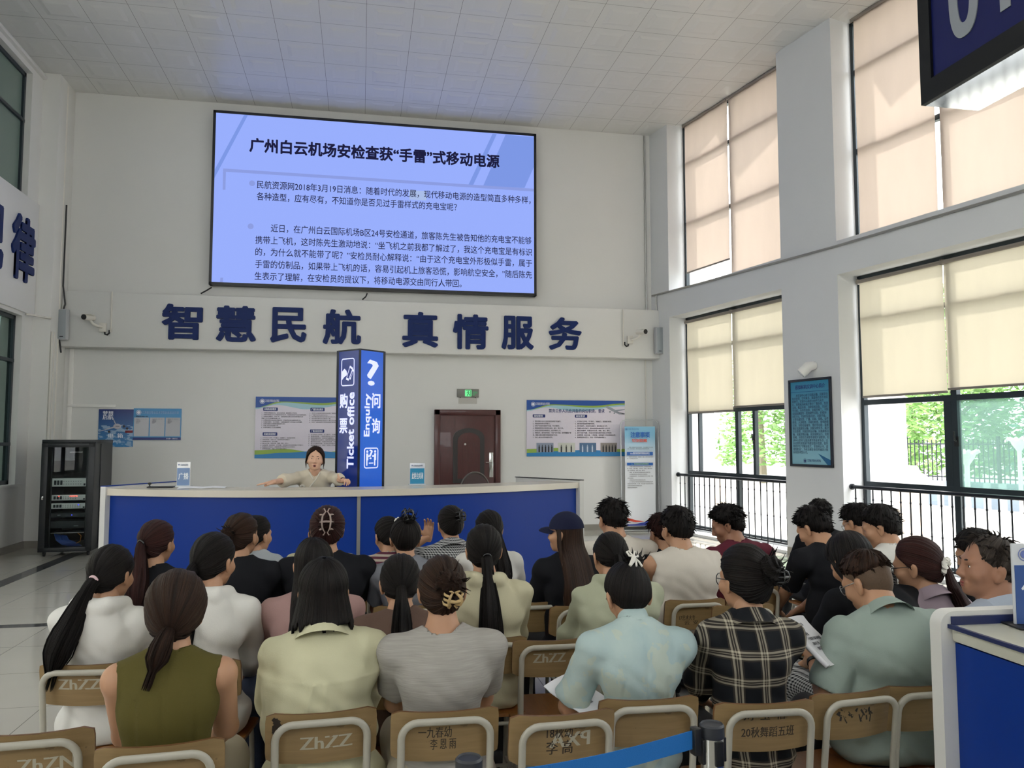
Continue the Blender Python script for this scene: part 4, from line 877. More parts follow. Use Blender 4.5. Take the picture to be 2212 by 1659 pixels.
tag(g.build('network_cables', plain('2b4f9c'), M=RKM), 'bundle of blue cables coiled in the bottom of the rack', 'cable')
g = MB(); g.tube([(0.1, -0.33, 0.33), (0.17, -0.36, 0.28), (0.16, -0.36, 0.2), (0.1, -0.34, 0.17)], 0.006, 6); tag(g.build('patch_cable', plain('b9772f'), M=RKM), 'thin orange cable looping in the bottom of the rack', 'cable')
g = MB(); g.box((-0.24, -0.4, 0.325), (0.24, -0.1, 0.335)); tag(g.build('rack_shelf', m_alu, M=RKM, smooth=0), 'thin metal shelf low inside the equipment rack', 'shelf')
lettering('NETWORK CABINET', 0.02, plain('b9bcbc'), rk, Matrix(((1, 0, 0, 0.02), (0, 0, -1, -rd / 2 - 0.02), (0, 1, 0, rh - 0.17), (0, 0, 0, 1))), width=0.17)

# ------------------------------------------------------------------ near check-in counter at the right edge
nc = thing('check_in_counter', 'blue and white check-in counter in the right foreground', 'counter', (1.80, 2.2, 0), radians(-1.5))
def endpanel():
    P = rrect(-0.03, 0.0, 0.75, 1.155, 0.05, 8); return P
g = MB(); MP = Matrix(((1, 0, 0, 0), (0, 0, -1, 0.03), (0, 1, 0, 0), (0, 0, 0, 1)))
A = rrect(-0.035, -0.06, 0.75, 1.15, 0.045, 8); g.prism(A, 0.0, 0.05, MP)
g.box((-0.035, -0.02, 0.0), (0.0, 0.03, 0.5)); g.build('end_panel', m_cend, nc, smooth=40)
g = MB(); g.box((0.0, -1.9, 1.06), (0.75, -0.02, 1.11), bev=0.008); g.build('countertop', mat('near_counter_top', 'c6c5b6', 0.25), nc)
g = MB(); g.box((0.012, -1.9, 0.08), (0.75, -0.021, 1.055)); g.build('front_panel', m_blue, nc, smooth=0)
g = MB(); g.box((-0.012, -1.9, 1.10), (0.0, -0.02, 1.112)); g.box((0.0, -0.03, 1.11), (0.74, -0.02, 1.135)); g.build('edge_band', mat('edge_band_dark', '1a2552', 0.4), nc, smooth=0)
g = MB(); g.box((-0.17, -1.9, 0.6), (-0.0, 0.1, 0.64), bev=0.015); g.build('ledge', m_cend, nc)
g = MB(); g.box((-0.15, -1.88, 0.0), (0.01, 0.08, 0.6)); g.build('lower_panel', m_blue, nc, smooth=0)
p = atZ(2230, 1352, 1.11)
r = thing('sign_holder', 'white and blue check-in stand on the near counter, cut by the right edge', 'sign', (p.x, p.y, 1.11), -0.18)
g = MB(); g.box((-0.075, -0.06, 0), (0.2, 0.06, 0.006), bev=0.002); g.build('base', m_black, r)
g = MB(); g.box((-0.055, -0.006, 0.006), (0.17, 0.006, 0.25), bev=0.002); pn = g.build('panel', plain('c9ccd0', 0.25), r)
Mh = Matrix(((1, 0, 0, 0), (0, 0, -1, -0.007), (0, 1, 0, 0), (0, 0, 0, 1)))
g = MB(); g.box((-0.052, 0.008, 0), (0.168, 0.185, 0.002), Mh); g.build('printed_panel', plain('31518f', 0.3), pn, smooth=0)
lettering('值机', 0.07, plain('dfe3ea'), pn, Mh @ T(-0.035, 0.14, 0.003), width=0.15, bold=0.03)
q = MB(); emblem(q, 0, 0, 0.02, 0); q.build('emblem', plain('6a78b4'), pn, smooth=0).matrix_local = Mh @ T(-0.02, 0.218, 0.002)

# ------------------------------------------------------------------ hanging 01 sign
HX = 2.162; hs = thing('hanging_sign', 'large hanging check-in sign with grey 01 on navy, top right', 'sign', (HX, 1.8, 3.0))
MH = frame((0, 0, 0), (0, -1, 0), (0, 0, 1))      # local x towards the camera, y up, z towards the hall (-X)
y_far = 2.672 - 1.8
g = MB(); L0, L1 = -y_far, 1.3
g.box((L0, 0.012, -0.265), (L1, 0.62, -0.02), MH); g.box((L0, 0.085, -0.02), (L0 + 0.06, 0.56, 0.0), MH); g.box((L1 - 0.06, 0.085, -0.02), (L1, 0.56, 0), MH); g.box((L0, 0, -0.02), (L1, 0.085, 0), MH); g.box((L0, 0.56, -0.02), (L1, 0.62, 0), MH)
fr = g.build('frame', mat('sign_frame_black', '0d0f11', 0.5, spec=0.15), hs, smooth=0)
g = MB(); g.box((L0 + 0.06, 0.085, -0.02), (L1 - 0.06, 0.56, -0.012), MH); fc = g.build('sign_face', mat('hanging_sign_navy', '11174a', 0.45, spec=0.12), hs, smooth=0)
def hy(px, py): v = atX(px, py, HX); return 1.8 - v.y, v.z - 3.0
a = hy(2046, 40); c = hy(2111, 40); zb = hy(2070, 84)[1]
m_num = plain('787d84'); cx0, cw0, nh = (a[0] + c[0]) / 2, (c[0] - a[0]) / 2, 0.36
g = MB(); ang_ = [2 * pi * k / 40 for k in range(40)]; zc0 = zb + nh / 2
def supel(rx, ry): return [(cx0 + rx * abs(cos(t)) ** 0.8 * (1 if cos(t) > 0 else -1), zc0 + ry * abs(sin(t)) ** 0.8 * (1 if sin(t) > 0 else -1)) for t in ang_]
o_, i_ = supel(cw0, nh / 2), supel(cw0 * 0.42, nh / 2 - 0.055)
g.loft([[MH @ Vector((x, y, -0.012)) for x, y in o_], [MH @ Vector((x, y, -0.008)) for x, y in o_], [MH @ Vector((x, y, -0.008)) for x, y in i_], [MH @ Vector((x, y, -0.012)) for x, y in i_]], False, False); g.build('number', m_num, fc, smooth=30)
a1 = hy(2156, 22); c1 = hy(2178, 12); g = MB(); g.prism([(a1[0], zb), (c1[0], zb), (c1[0], zb + nh), (a1[0], zb + nh), (a1[0] - 0.09, zb + nh - 0.07), (a1[0] - 0.09, zb + nh - 0.13), (a1[0], zb + nh - 0.075)], -0.012, -0.008, MH); g.build('number', m_num, fc, smooth=0)
g = MB(); g.box((L0, 0.0, -0.262), (L1, 0.011, -0.0205), MH); g.build('underside', mat('mirror_steel', 'b7bcc0', 0.08, 1.0), hs, smooth=0)
for lx in (L0 + 0.3, 0.9): g = MB(); g.tube([MH @ Vector((lx, 0.62, -0.13)), MH @ Vector((lx, CZ - 3.0, -0.13))], 0.012, 8); g.build('hanger_rod', m_alu, hs)

# ------------------------------------------------------------------ queue barrier
m_belt = mat('barrier_belt_blue', '1468b0', 0.65, bump=0.3, bscale=300)
def stanchion(x, y, label, ang):
    r = thing('barrier_post', label, 'barrier post', (x, y, 0), ang, group='steel queue barrier posts')
    g = MB(); g.lathe([(0.16, 0), (0.16, 0.02), (0.05, 0.035), (0.03, 0.04)], seg=28); g.build('base', m_steel, r)
    g = MB(); g.lathe([(0.0305, 0.03), (0.0305, 0.90)], seg=28); g.build('tube', m_steel, r, smooth=60)
    g = MB(); g.lathe([(0.031, 0.895), (0.0325, 0.90), (0.0325, 0.925), (0.028, 0.93), (0.026, 0.926), (0.0, 0.926)], seg=28); g.build('cap', mat('post_cap_black', '2a2d33', 0.5), r)
    g = MB(); 
    for k in range(4): a = k * pi / 2; M = Matrix.Rotation(a, 4, 'Z'); g.box((0.026, -0.012, 0.83), (0.037, 0.012, 0.893), M, bev=0.003)
    g.build('belt_slot', m_black, r)
    return r
S1 = Vector((0.262, 1.909, 0)); S2 = Vector((0.925, 2.009, 0)); dv = (S2 - S1).normalized(); ang = atan2(dv.y, dv.x)
stanchion(S1.x, S1.y, 'steel queue post with black cap at the bottom centre', ang)
stanchion(S2.x, S2.y, 'steel queue post with black cap behind the right end of the blue belt', ang)
A = S1 + dv * 0.036; B = S2 - dv * 0.055; g = MB(); sdv = Vector((-dv.y, dv.x, 0)) * 0.0012
rings = []
for k in range(13):
    u = k / 12; p = A.lerp(B, u); zc = 0.862 + 0.033 * u - 0.012 * sin(pi * u); hw = 0.0235
    rings.append([p + sdv + Vector((0, 0, zc - hw)), p + sdv + Vector((0, 0, zc + hw)), p - sdv + Vector((0, 0, zc + hw)), p - sdv + Vector((0, 0, zc - hw))])
g.loft(rings); bl = g.build('barrier_belt', m_belt, smooth=30); tag(bl, 'blue barrier belt stretched between the two steel posts', 'barrier belt')
g = MB(); g.box((-0.011, -0.014, 0.855), (0.011, 0.014, 0.925), Matrix.Translation(S2 - dv * 0.05) @ Matrix.Rotation(ang, 4, 'Z'), bev=0.004); g.build('belt_end', m_black, bl)
# ------------------------------------------------------------------ smooth solids: distance field + surface nets
class SDF:
    def __init__(s, lo, hi, h):
        s.h = h; s.lo = np.array(lo, np.float32); n = np.ceil((np.array(hi) - np.array(lo)) / h).astype(int) + 1; s.n = n
        s.d = np.full(n, 0.2, np.float32); s.ax = [s.lo[i] + h * np.arange(n[i], dtype=np.float32) for i in range(3)]
    def _sl(s, lo, hi, pad):
        i0 = np.clip(np.floor((np.array(lo) - pad - s.lo) / s.h).astype(int), 0, s.n - 1); i1 = np.clip(np.ceil((np.array(hi) + pad - s.lo) / s.h).astype(int) + 1, 1, s.n)
        sl = tuple(slice(a, b) for a, b in zip(i0, i1))
        X, Y, Z = np.meshgrid(*[s.ax[k][sl[k]] for k in range(3)], indexing='ij', sparse=True)
        return sl, X, Y, Z
    def put(s, sl, v, k, op='u', cuts=None, X=None, Y=None, Z=None):
        if cuts:
            for (p, nn) in cuts: v = np.maximum(v, (X - p[0]) * nn[0] + (Y - p[1]) * nn[1] + (Z - p[2]) * nn[2])
        a = s.d[sl]
        if op == 'u':
            if k > 0:
                hh = np.maximum(k - np.abs(a - v), 0) / k; s.d[sl] = np.minimum(a, v) - hh * hh * k * 0.25
            else: s.d[sl] = np.minimum(a, v)
        elif op == 's':
            if k > 0:
                hh = np.maximum(k - np.abs(a + v), 0) / k; s.d[sl] = np.maximum(a, -v) + hh * hh * k * 0.25
            else: s.d[sl] = np.maximum(a, -v)
    def ell(s, c, r, k=0.02, R=None, op='u', cuts=None):
        c = np.array(c, np.float32); r = np.array(r, np.float32); m = float(r.max())
        ext = r if R is None else np.array([m, m, m])
        sl, X, Y, Z = s._sl(c - ext, c + ext, k + 3 * s.h)
        x, y, z = X - c[0], Y - c[1], Z - c[2]
        if R is not None:
            R = np.array(R)  # columns: local axes
            x, y, z = (x * R[0, 0] + y * R[1, 0] + z * R[2, 0], x * R[0, 1] + y * R[1, 1] + z * R[2, 1], x * R[0, 2] + y * R[1, 2] + z * R[2, 2])
        k0 = np.sqrt((x / r[0]) ** 2 + (y / r[1]) ** 2 + (z / r[2]) ** 2); k1 = np.sqrt((x / r[0] ** 2) ** 2 + (y / r[1] ** 2) ** 2 + (z / r[2] ** 2) ** 2)
        v = np.where(k1 > 1e-6, k0 * (k0 - 1) / np.maximum(k1, 1e-6), -m)
        s.put(sl, v.astype(np.float32), k, op, cuts, X, Y, Z)
    def cap(s, a, b, ra, rb=None, k=0.02, op='u', flat=None, cuts=None):
        """round cone a->b; flat=(axis vector, factor) squashes it along that axis"""
        rb = ra if rb is None else rb; a = np.array(a, np.float32); b = np.array(b, np.float32); m = max(ra, rb)
        sl, X, Y, Z = s._sl(np.minimum(a, b) - m, np.maximum(a, b) + m, k + 3 * s.h)
        ba = b - a; L2 = max(float(ba @ ba), 1e-9)
        t = np.clip(((X - a[0]) * ba[0] + (Y - a[1]) * ba[1] + (Z - a[2]) * ba[2]) / L2, 0, 1)
        dx = X - a[0] - ba[0] * t; dy = Y - a[1] - ba[1] * t; dz = Z - a[2] - ba[2] * t
        if flat is not None:
            ax, f = flat; dd = dx * ax[0] + dy * ax[1] + dz * ax[2]; e = (1 / f - 1); dx = dx + ax[0] * dd * e; dy = dy + ax[1] * dd * e; dz = dz + ax[2] * dd * e
        v = np.sqrt(dx * dx + dy * dy + dz * dz) - (ra + (rb - ra) * t)
        if flat is not None: v = v * min(1.0, flat[1]) if flat[1] < 1 else v
        s.put(sl, v.astype(np.float32), k, op, cuts, X, Y, Z)
    def below(s, p, nn, op='s'):
        """remove the half space on the side of nn"""
        X, Y, Z = np.meshgrid(*s.ax, indexing='ij', sparse=True); v = (X - p[0]) * nn[0] + (Y - p[1]) * nn[1] + (Z - p[2]) * nn[2]; s.d = np.maximum(s.d, v)
    def folds(s, fn):
        X, Y, Z = np.meshgrid(*s.ax, indexing='ij', sparse=True); s.d = s.d + fn(X, Y, Z).astype(np.float32)
    def mesh(s):
        d = s.d; n = d.shape; ins = d < 0
        cnt = sum(ins[i:n[0] - 1 + i, j:n[1] - 1 + j, k:n[2] - 1 + k].astype(np.int8) for i in (0, 1) for j in (0, 1) for k in (0, 1))
        act = (cnt > 0) & (cnt < 8); idx = np.full(act.shape, -1, np.int64); ci = np.argwhere(act); idx[act] = np.arange(len(ci))
        acc = np.zeros((len(ci), 3), np.float64); num = np.zeros(len(ci))
        off = [(i, j, k) for i in (0, 1) for j in (0, 1) for k in (0, 1)]
        val = {o: d[ci[:, 0] + o[0], ci[:, 1] + o[1], ci[:, 2] + o[2]] for o in off}
        for o in off:
            for ax in range(3):
                if o[ax] == 0:
                    o2 = list(o); o2[ax] = 1; o2 = tuple(o2); a, b = val[o], val[o2]; cr = (a < 0) != (b < 0)
                    t = np.where(cr, a / np.where(cr, a - b, 1), 0); p = np.zeros((len(ci), 3)); p[:, 0] = o[0]; p[:, 1] = o[1]; p[:, 2] = o[2]; p[:, ax] = t
                    acc[cr] += p[cr]; num[cr] += 1
        V = s.lo + (ci + acc / num[:, None]) * s.h
        F = []
        for ax in range(3):
            u, w_ = [(1, 2), (2, 0), (0, 1)][ax]
            sa = [slice(None)] * 3; sb = [slice(None)] * 3; sa[ax] = slice(0, n[ax] - 1); sb[ax] = slice(1, n[ax])
            cr = ins[tuple(sa)] != ins[tuple(sb)]; fl = ins[tuple(sa)]
            e = np.argwhere(cr); ok = (e[:, u] > 0) & (e[:, w_] > 0) & (e[:, u] < n[u] - 1) & (e[:, w_] < n[w_] - 1); e = e[ok]
            f = fl[tuple(e.T)]
            def g(du, dw): q = e.copy(); q[:, u] -= du; q[:, w_] -= dw; return idx[q[:, 0], q[:, 1], q[:, 2]]
            quad = np.stack([g(1, 1), g(0, 1), g(0, 0), g(1, 0)], 1); quad[~f] = quad[~f][:, ::-1]; F.append(quad)
        return V, np.concatenate(F)
def relax(V, F, it=2, lam=0.5):
    """light laplacian smoothing"""
    n = len(V)
    e = np.concatenate([F[:, [0, 1]], F[:, [1, 2]], F[:, [2, 3]], F[:, [3, 0]]]); e = np.concatenate([e, e[:, ::-1]])
    deg = np.bincount(e[:, 0], minlength=n).astype(float)
    for _ in range(it):
        A = np.stack([np.bincount(e[:, 0], weights=V[e[:, 1], c], minlength=n) for c in range(3)], 1) / np.maximum(deg, 1)[:, None]; V = V + lam * (A - V)
    return V
def mesh_np(name, V, F, m, parent=None, smooth=True):
    me = bpy.data.meshes.new(name); nv, nf = len(V), len(F)
    me.vertices.add(nv); me.vertices.foreach_set('co', np.asarray(V, np.float32).ravel())
    me.loops.add(nf * 4); me.loops.foreach_set('vertex_index', np.asarray(F, np.int32).ravel())
    me.polygons.add(nf); me.polygons.foreach_set('loop_start', np.arange(0, nf * 4, 4, dtype=np.int32)); me.polygons.foreach_set('loop_total', np.full(nf, 4, np.int32))
    me.polygons.foreach_set('use_smooth', np.ones(nf, bool)); me.materials.append(m); me.update(calc_edges=True)
    o = bpy.data.objects.new(name, me); COL.objects.link(o)
    if parent is not None: o.parent = parent
    return o
def wrinkle(seed, amp, f=1.0, ctr=(0, 0, 0.8)):
    """cloth folds: a few crossing ridged waves"""
    r = random.Random(seed); W = []
    for k in range(6):
        a = r.uniform(-1, 1); W.append((r.uniform(8, 17) * f * a, r.uniform(-6, 6) * f, r.uniform(13, 26) * f * (1 if r.random() < .5 else -1) * (1 - 0.3 * abs(a)), r.uniform(0, 6), r.uniform(0.4, 1)))
    def fn(X, Y, Z):
        t = 0
        for kx, ky, kz, ph, am in W:
            w_ = np.sin(X * kx + Y * ky + Z * kz + ph + 0.9 * np.sin(X * 9 + Z * 7 + ph * 2)); t = t + am * w_ * np.abs(w_)
        fine = np.sin(X * 47 * f + 21 * Z + 1.5 * np.sin(Z * 23 + X * 11)) * np.sin(Z * 38 * f - 13 * X + 1.7 * np.sin(X * 19))
        return amp * (0.62 * t * np.clip(0.5 + 1.8 * np.abs(Z - ctr[2] - 0.06) , 0.45, 1.1) + 0.3 * fine) - amp * 0.45
    return fn

# ------------------------------------------------------------------ hands: palm, four unequal bent fingers and a thumb
def hand_mesh(curl, spread=0.03, thumb=0.6, h=0.0036, thumb_up=False):
    """right hand, wrist at the origin, fingers along +Y, palm facing -Z, thumb on -X"""
    g = SDF((-0.085, -0.03, -0.10), (0.06, 0.21, 0.09), h)
    for x in (-0.026, -0.009, 0.008, 0.024): g.cap((x * 0.6, 0.0, 0), (x, 0.082 - abs(x + 0.005) * 0.25, 0.0), 0.0155, 0.0125, k=0.012)
    g.cap((0, -0.03, 0), (0, 0.02, 0), 0.026, 0.025, k=0.015, flat=((0, 0, 1), 0.72)); g.ell((-0.022, 0.035, -0.010), (0.016, 0.032, 0.014), k=0.015)
    for x, L, sp in ((-0.028, 0.072, -1.6), (-0.0095, 0.080, -0.4), (0.0085, 0.074, 0.5), (0.0255, 0.058, 1.7)):
        p = np.array([x, 0.084 - abs(x + 0.005) * 0.25, 0.0]); a = curl * 0.6; r = 0.0094 if L > 0.06 else 0.0082
        for j, f in enumerate((0.46, 0.30, 0.24)):
            d = np.array([sin(sp * spread * 2), cos(a), -sin(a)]); d /= np.linalg.norm(d); q = p + d * L * f
            g.cap(p, q, r, r * 0.9, k=0.004); p = q; a += curl * (1.0 if j == 0 else 0.8); r *= 0.9
    p = np.array([-0.03, 0.02, -0.006]); d1 = np.array([-0.72, 0.66, -0.2 - curl * 0.1]) if not thumb_up else np.array([-0.75, 0.35, 0.55])
    d1 /= np.linalg.norm(d1); q = p + d1 * 0.045; g.cap(p, q, 0.0145, 0.0115, k=0.012)
    d2 = d1 * (1 - thumb * .4) + np.array([0.25, 0.75, -0.15 * curl]) * thumb if not thumb_up else np.array([-0.3, 0.25, 0.92]); d2 /= np.linalg.norm(d2)
    q2 = q + d2 * 0.03; g.cap(q, q2, 0.0112, 0.0100, k=0.006); g.cap(q2, q2 + d2 * 0.022, 0.0100, 0.0075, k=0.006)
    V, F = g.mesh(); return relax(V, F, 1), F
HANDS = {'relax': hand_mesh(0.45), 'flat': hand_mesh(0.08, spread=0.06, thumb=0.3), 'fist': hand_mesh(1.35, spread=0.0, thumb=0.9), 'grip': hand_mesh(0.75, thumb=0.8), 'loose': hand_mesh(0.95, thumb=0.4, thumb_up=True)}
def rotx(a): return np.array([[1, 0, 0], [0, cos(a), -sin(a)], [0, sin(a), cos(a)]])
def roty(a): return np.array([[cos(a), 0, sin(a)], [0, 1, 0], [-sin(a), 0, cos(a)]])
def rotz(a): return np.array([[cos(a), -sin(a), 0], [sin(a), cos(a), 0], [0, 0, 1]])
def ik(S, W, l1, l2, pole):
    S, W, pole = map(np.array, (S, W, pole)); d = W - S; L = np.linalg.norm(d); L2 = min(L, (l1 + l2) * 0.999); d = d / L; W = S + d * L2
    a = (l1 * l1 - l2 * l2 + L2 * L2) / (2 * L2); hgt = sqrt(max(l1 * l1 - a * a, 1e-6)); p = pole - d * (pole @ d); p /= max(np.linalg.norm(p), 1e-6)
    return S + d * a + p * hgt, W

# ------------------------------------------------------------------ materials for people
m_skin = mat('skin', 'b4896b', 0.5, bump=0.05, bscale=120, var=0.06, vscale=9, spec=0.35); m_skin_l = mat('skin_light', 'd0a68c', 0.5, bump=0.05, bscale=120, var=0.05, vscale=9, spec=0.35); m_skin_d = mat('skin_tan', '9a6f57', 0.5, bump=0.05, bscale=120, var=0.06, vscale=9, spec=0.35)
def hair_mat(name, col, hi):
    m = mat(name, col, 0.52, spec=0.16, sheen=0.0); n = NT(m)
    s1 = n.noise(1.0, 'UV', (140, 1.0, 1), 4, 0.2); s2 = n.noise(1.0, 'UV', (22, 0.7, 1), 3)
    f = n.math('MULTIPLY', n.math('POWER', s1, 2.0), n.math('MULTIPLY', s2, 3.2)); n.col(n.mix(f, hx(col), hx(hi))); n.bump(n.math('ADD', s1, n.math('MULTIPLY', s2, 0.9)), 0.9, 0.012); return m
m_hair = hair_mat('hair_black', '080707', '231d1a'); m_hair_b = hair_mat('hair_dark_brown', '120c0a', '4a3326'); m_hair_r = hair_mat('hair_reddish_brown', '180c0b', '4a2a26'); m_hair_g = hair_mat('hair_grey_brown', '2a2420', '5a5048')
m_fade = mat('hair_shaved', '55412f', 0.7, var=0.3, vscale=200)
m_eyew = plain('d8d4ce', 0.2); m_iris = plain('1d1410', 0.15); m_brow = plain('1a1513', 0.7); m_lip = mat('lips', '8f4a45', 0.45); m_gl_rim = plain('1c1c1e', 0.3); m_lens = glass_mat('spectacle_lens', (0.96, 0.97, 0.98), 0.06)
m_shoe = plain('2a2a2c', 0.5); m_tr_dark = mat('trouser_black', '141518', 0.8, bump=0.2, bscale=200); m_tr_grey = mat('trouser_grey', '5a5d62', 0.8, bump=0.2, bscale=200); m_tr_blue = mat('trouser_denim', '2f3b52', 0.8, bump=0.3, bscale=300); m_tr_cream = mat('trouser_cream', 'a9a08c', 0.8, bump=0.2, bscale=200)
def fabric(name, col, bump=0.25, bscale=260, var=0.05, rough=0.85): return mat(name, col, rough, bump=bump, bscale=bscale, var=var, vscale=14, spec=0.2)
def check_mat(name, c0, c1, period, lo=0.5, vert=True):
    m = mat(name, c0, 0.85, spec=0.2); n = NT(m); X, Y, Z = n.xyz()
    a = n.band(n.math('ADD', X, n.math('MULTIPLY', Y, 0.8)), period, 0.0, lo); b_ = n.band(Z, period, 0.0, lo)
    f = n.math('MULTIPLY', n.math('ADD', a, b_), 0.5) if vert else b_
    n.col(n.mix(f, hx(c0), hx(c1))); return m
def plaid_mat(name):
    m = mat(name, '15171b', 0.85, spec=0.2); n = NT(m); X, Y, Z = n.xyz(); xx = n.math('ADD', X, n.math('MULTIPLY', n.math('SUBTRACT', Z, 0.8), 0.08)); P = 0.098
    def st(v): return n.math('MULTIPLY', n.math('ADD', n.band(v, P, 0.08, 0.15), n.math('ADD', n.band(v, P, 0.21, 0.235), n.band(v, P, 0.29, 0.36))), 0.5)
    base = n.mix(n.math('MULTIPLY', n.band(xx, P, 0.02, 0.42), 0.35), hx('15171b'), hx('4a4238')); base = n.mix(n.math('MULTIPLY', n.band(Z, P, 0.02, 0.42), 0.35), base, hx('4a4238'))
    n.col(n.mix(n.math('MINIMUM', n.math('ADD', st(xx), st(Z)), 1.0), base, hx('b3aa97'))); return m
def tiedye_mat(name):
    m = mat(name, 'a9bbb9', 0.7, spec=0.25); n = NT(m); f = n.noise(5, detail=5, dist=1.2); g_ = n.noise(9, detail=4, dist=0.6)
    n.col(n.mix(n.math('MULTIPLY', n.math('GREATER_THAN', g_, 0.55), 0.35), n.mix(f, hx('8fa9ae'), hx('bccac2')), hx('c4c4a4'))); n.bump(n.noise(60), 0.25); return m
def knit_mat(name):
    m = mat(name, '9c978f', 0.85, spec=0.2); n = NT(m); f = n.noise(40, stretch=(0.25, 0.6, 5), detail=4); n.col(n.mix(f, hx('8a867f'), hx('aba7a0'))); n.bump(f, 0.2); return m

# ------------------------------------------------------------------ school chair
m_ply = mat('plywood', '8a7048', 0.4, spec=0.4); n = NT(m_ply); f = n.noise(6, stretch=(0.6, 3, 9), detail=6, dist=0.5); f2 = n.noise(9, detail=6); n.col(n.mix(n.math('MULTIPLY', n.math('GREATER_THAN', f2, 0.66), 0.4), n.mix(f, hx('75603f'), hx('9b815a')), hx('4a3826'))); n.bump(f, 0.1)
m_seat = mat('plywood_seat', '8a5a2c', 0.3, spec=0.5); n = NT(m_seat); f = n.noise(6, stretch=(9, 0.6, 3), detail=6, dist=0.5); n.col(n.mix(f, hx('6f421c'), hx('a56e38')))
m_ctube = mat('chair_tube_paint', 'a9a597', 0.35, var=0.06, vscale=20); m_ply_e = mat('plywood_edge', '6b4a2a', 0.5)
def make_chair():
    r = thing('school_chair', 'x', 'chair', group='wooden school chairs')
    BX, BZ0, BZ1 = 0.18, 0.625, 0.79
    def back(x, z): return -0.20 + 0.028 * (x / BX) ** 2 - (z - 0.62) * 0.16     # outer face of the backrest
    g = MB(); P = rrect(-BX, BZ0, BX, BZ1, 0.022, 5)
    def ring(dy, sh=0.0): return [(x * (1 - sh), back(x, z) + dy, 0.7075 + (z - 0.7075 + 0.006 * (1 - (x / BX) ** 2) * -1) * (1 - sh)) for x, z in P]
    def fill(dy, mb):   # grid face so that it can curve
        nx, nz = 12, 5; V = []
        for j in range(nz + 1):
            for i in range(nx + 1):
                x = -BX + 2 * BX * i / nx; z = BZ0 + (BZ1 - BZ0) * j / nz
                cx, cz = max(abs(x) - (BX - 0.022), 0) * (1 if x > 0 else -1), 0
                if abs(x) > BX - 0.022 and (z < BZ0 + 0.022 or z > BZ1 - 0.022): z = min(max(z, BZ0 + 0.012), BZ1 - 0.012); x *= 0.985
                V.append((x, back(x, z) + dy, z - 0.006 * (1 - (x / BX) ** 2)))
        return V, [(j * (nx + 1) + i, j * (nx + 1) + i + 1, (j + 1) * (nx + 1) + i + 1, (j + 1) * (nx + 1) + i) for j in range(nz) for i in range(nx)], nx, nz
    V0, F0, nx, nz = fill(0.0, g); V1, F1, _, _ = fill(0.013, g); g.add(V0, F0); g.add(V1, [f[::-1] for f in F1])
    edge = [i for i in range(nx + 1)] + [j * (nx + 1) + nx for j in range(1, nz + 1)] + [nz * (nx + 1) + i for i in range(nx - 1, -1, -1)] + [j * (nx + 1) for j in range(nz - 1, 0, -1)]
    g.cur = 1; g.add([V0[i] for i in edge] + [V1[i] for i in edge], [(k, (k + 1) % len(edge), len(edge) + (k + 1) % len(edge), len(edge) + k)[::-1] for k in range(len(edge))])
    bk = g.build('backrest', [m_ply, m_ply_e], r, smooth=40)
    g = MB(); pl = rrect(-0.18, -0.17, 0.18, 0.19, 0.035, 5)
    g.loft([[(x, y, z + 0.01 * (abs(x) / 0.18) ** 2 - (0.012 if y > 0.15 else 0)) for x, y in pl] for z in (0.415, 0.430)]); g.build('seat', m_seat, r, smooth=40)
    UX = 0.146; g = MB(); P = [(-UX, -0.235, 0.012), (-UX, -0.205, 0.40), (-UX, -0.215, 0.55), (-UX, -0.234, 0.69)]; rr = 0.055; zt = 0.762
    P += [(-UX + rr - rr * cos(a), -0.236 - (0.01 * sin(a)), zt - rr + rr * sin(a)) for a in (0.0, 0.22, 0.44, 0.66, 0.88, 1.1, 1.32, 1.54)]
    P += [(x, -0.247, zt) for x in (-0.05, 0.05)] ; Q = [(-x, y, z) for x, y, z in P[::-1]][2:]
    g.tube(P + Q, 0.0125, 10, flat=0.8, side=(1, 0, 0)); g.build('back_frame', m_ctube, r, smooth=60)
    for sx in (-1, 1):
        g = MB(); g.tube([(sx * 0.155, 0.185, 0.012), (sx * 0.15, 0.16, 0.36), (sx * 0.15, 0.14, 0.40), (sx * 0.15, 0.10, 0.405), (sx * 0.148, -0.205, 0.40)], 0.0115, 10); g.cyl((sx * .155, .185, 0), (sx * .155, .185, .02), 0.014, seg=10); g.build('front_leg', m_ctube, r, smooth=60)
        g = MB(); g.cyl((sx * 0.146, -0.235, 0.0), (sx * 0.146, -0.234, 0.03), 0.0155, seg=10); g.build('rubber_foot', m_black, r)
    g = MB(); g.tube([(-0.153, 0.172, 0.14), (-0.145, -0.225, 0.14)], 0.009, 8); g.tube([(0.153, 0.172, 0.14), (0.145, -0.225, 0.14)], 0.009, 8); g.tube([(-0.15, 0.0, 0.14), (0.15, 0, 0.14)], 0.009, 8); g.build('stretcher', m_ctube, r, smooth=60); g = MB(); g.tube([(-0.15, -0.19, 0.40), (0.15, -0.19, 0.40)], 0.009, 8); g.build('seat_rail', m_ctube, r, smooth=60)
    return r
CHAIR0 = None; CH_USED = [False]
m_spray = plain('a9a391', 0.7); m_marker = plain('2a2119', 0.7); m_smear = plain('2e2a26', 0.8)
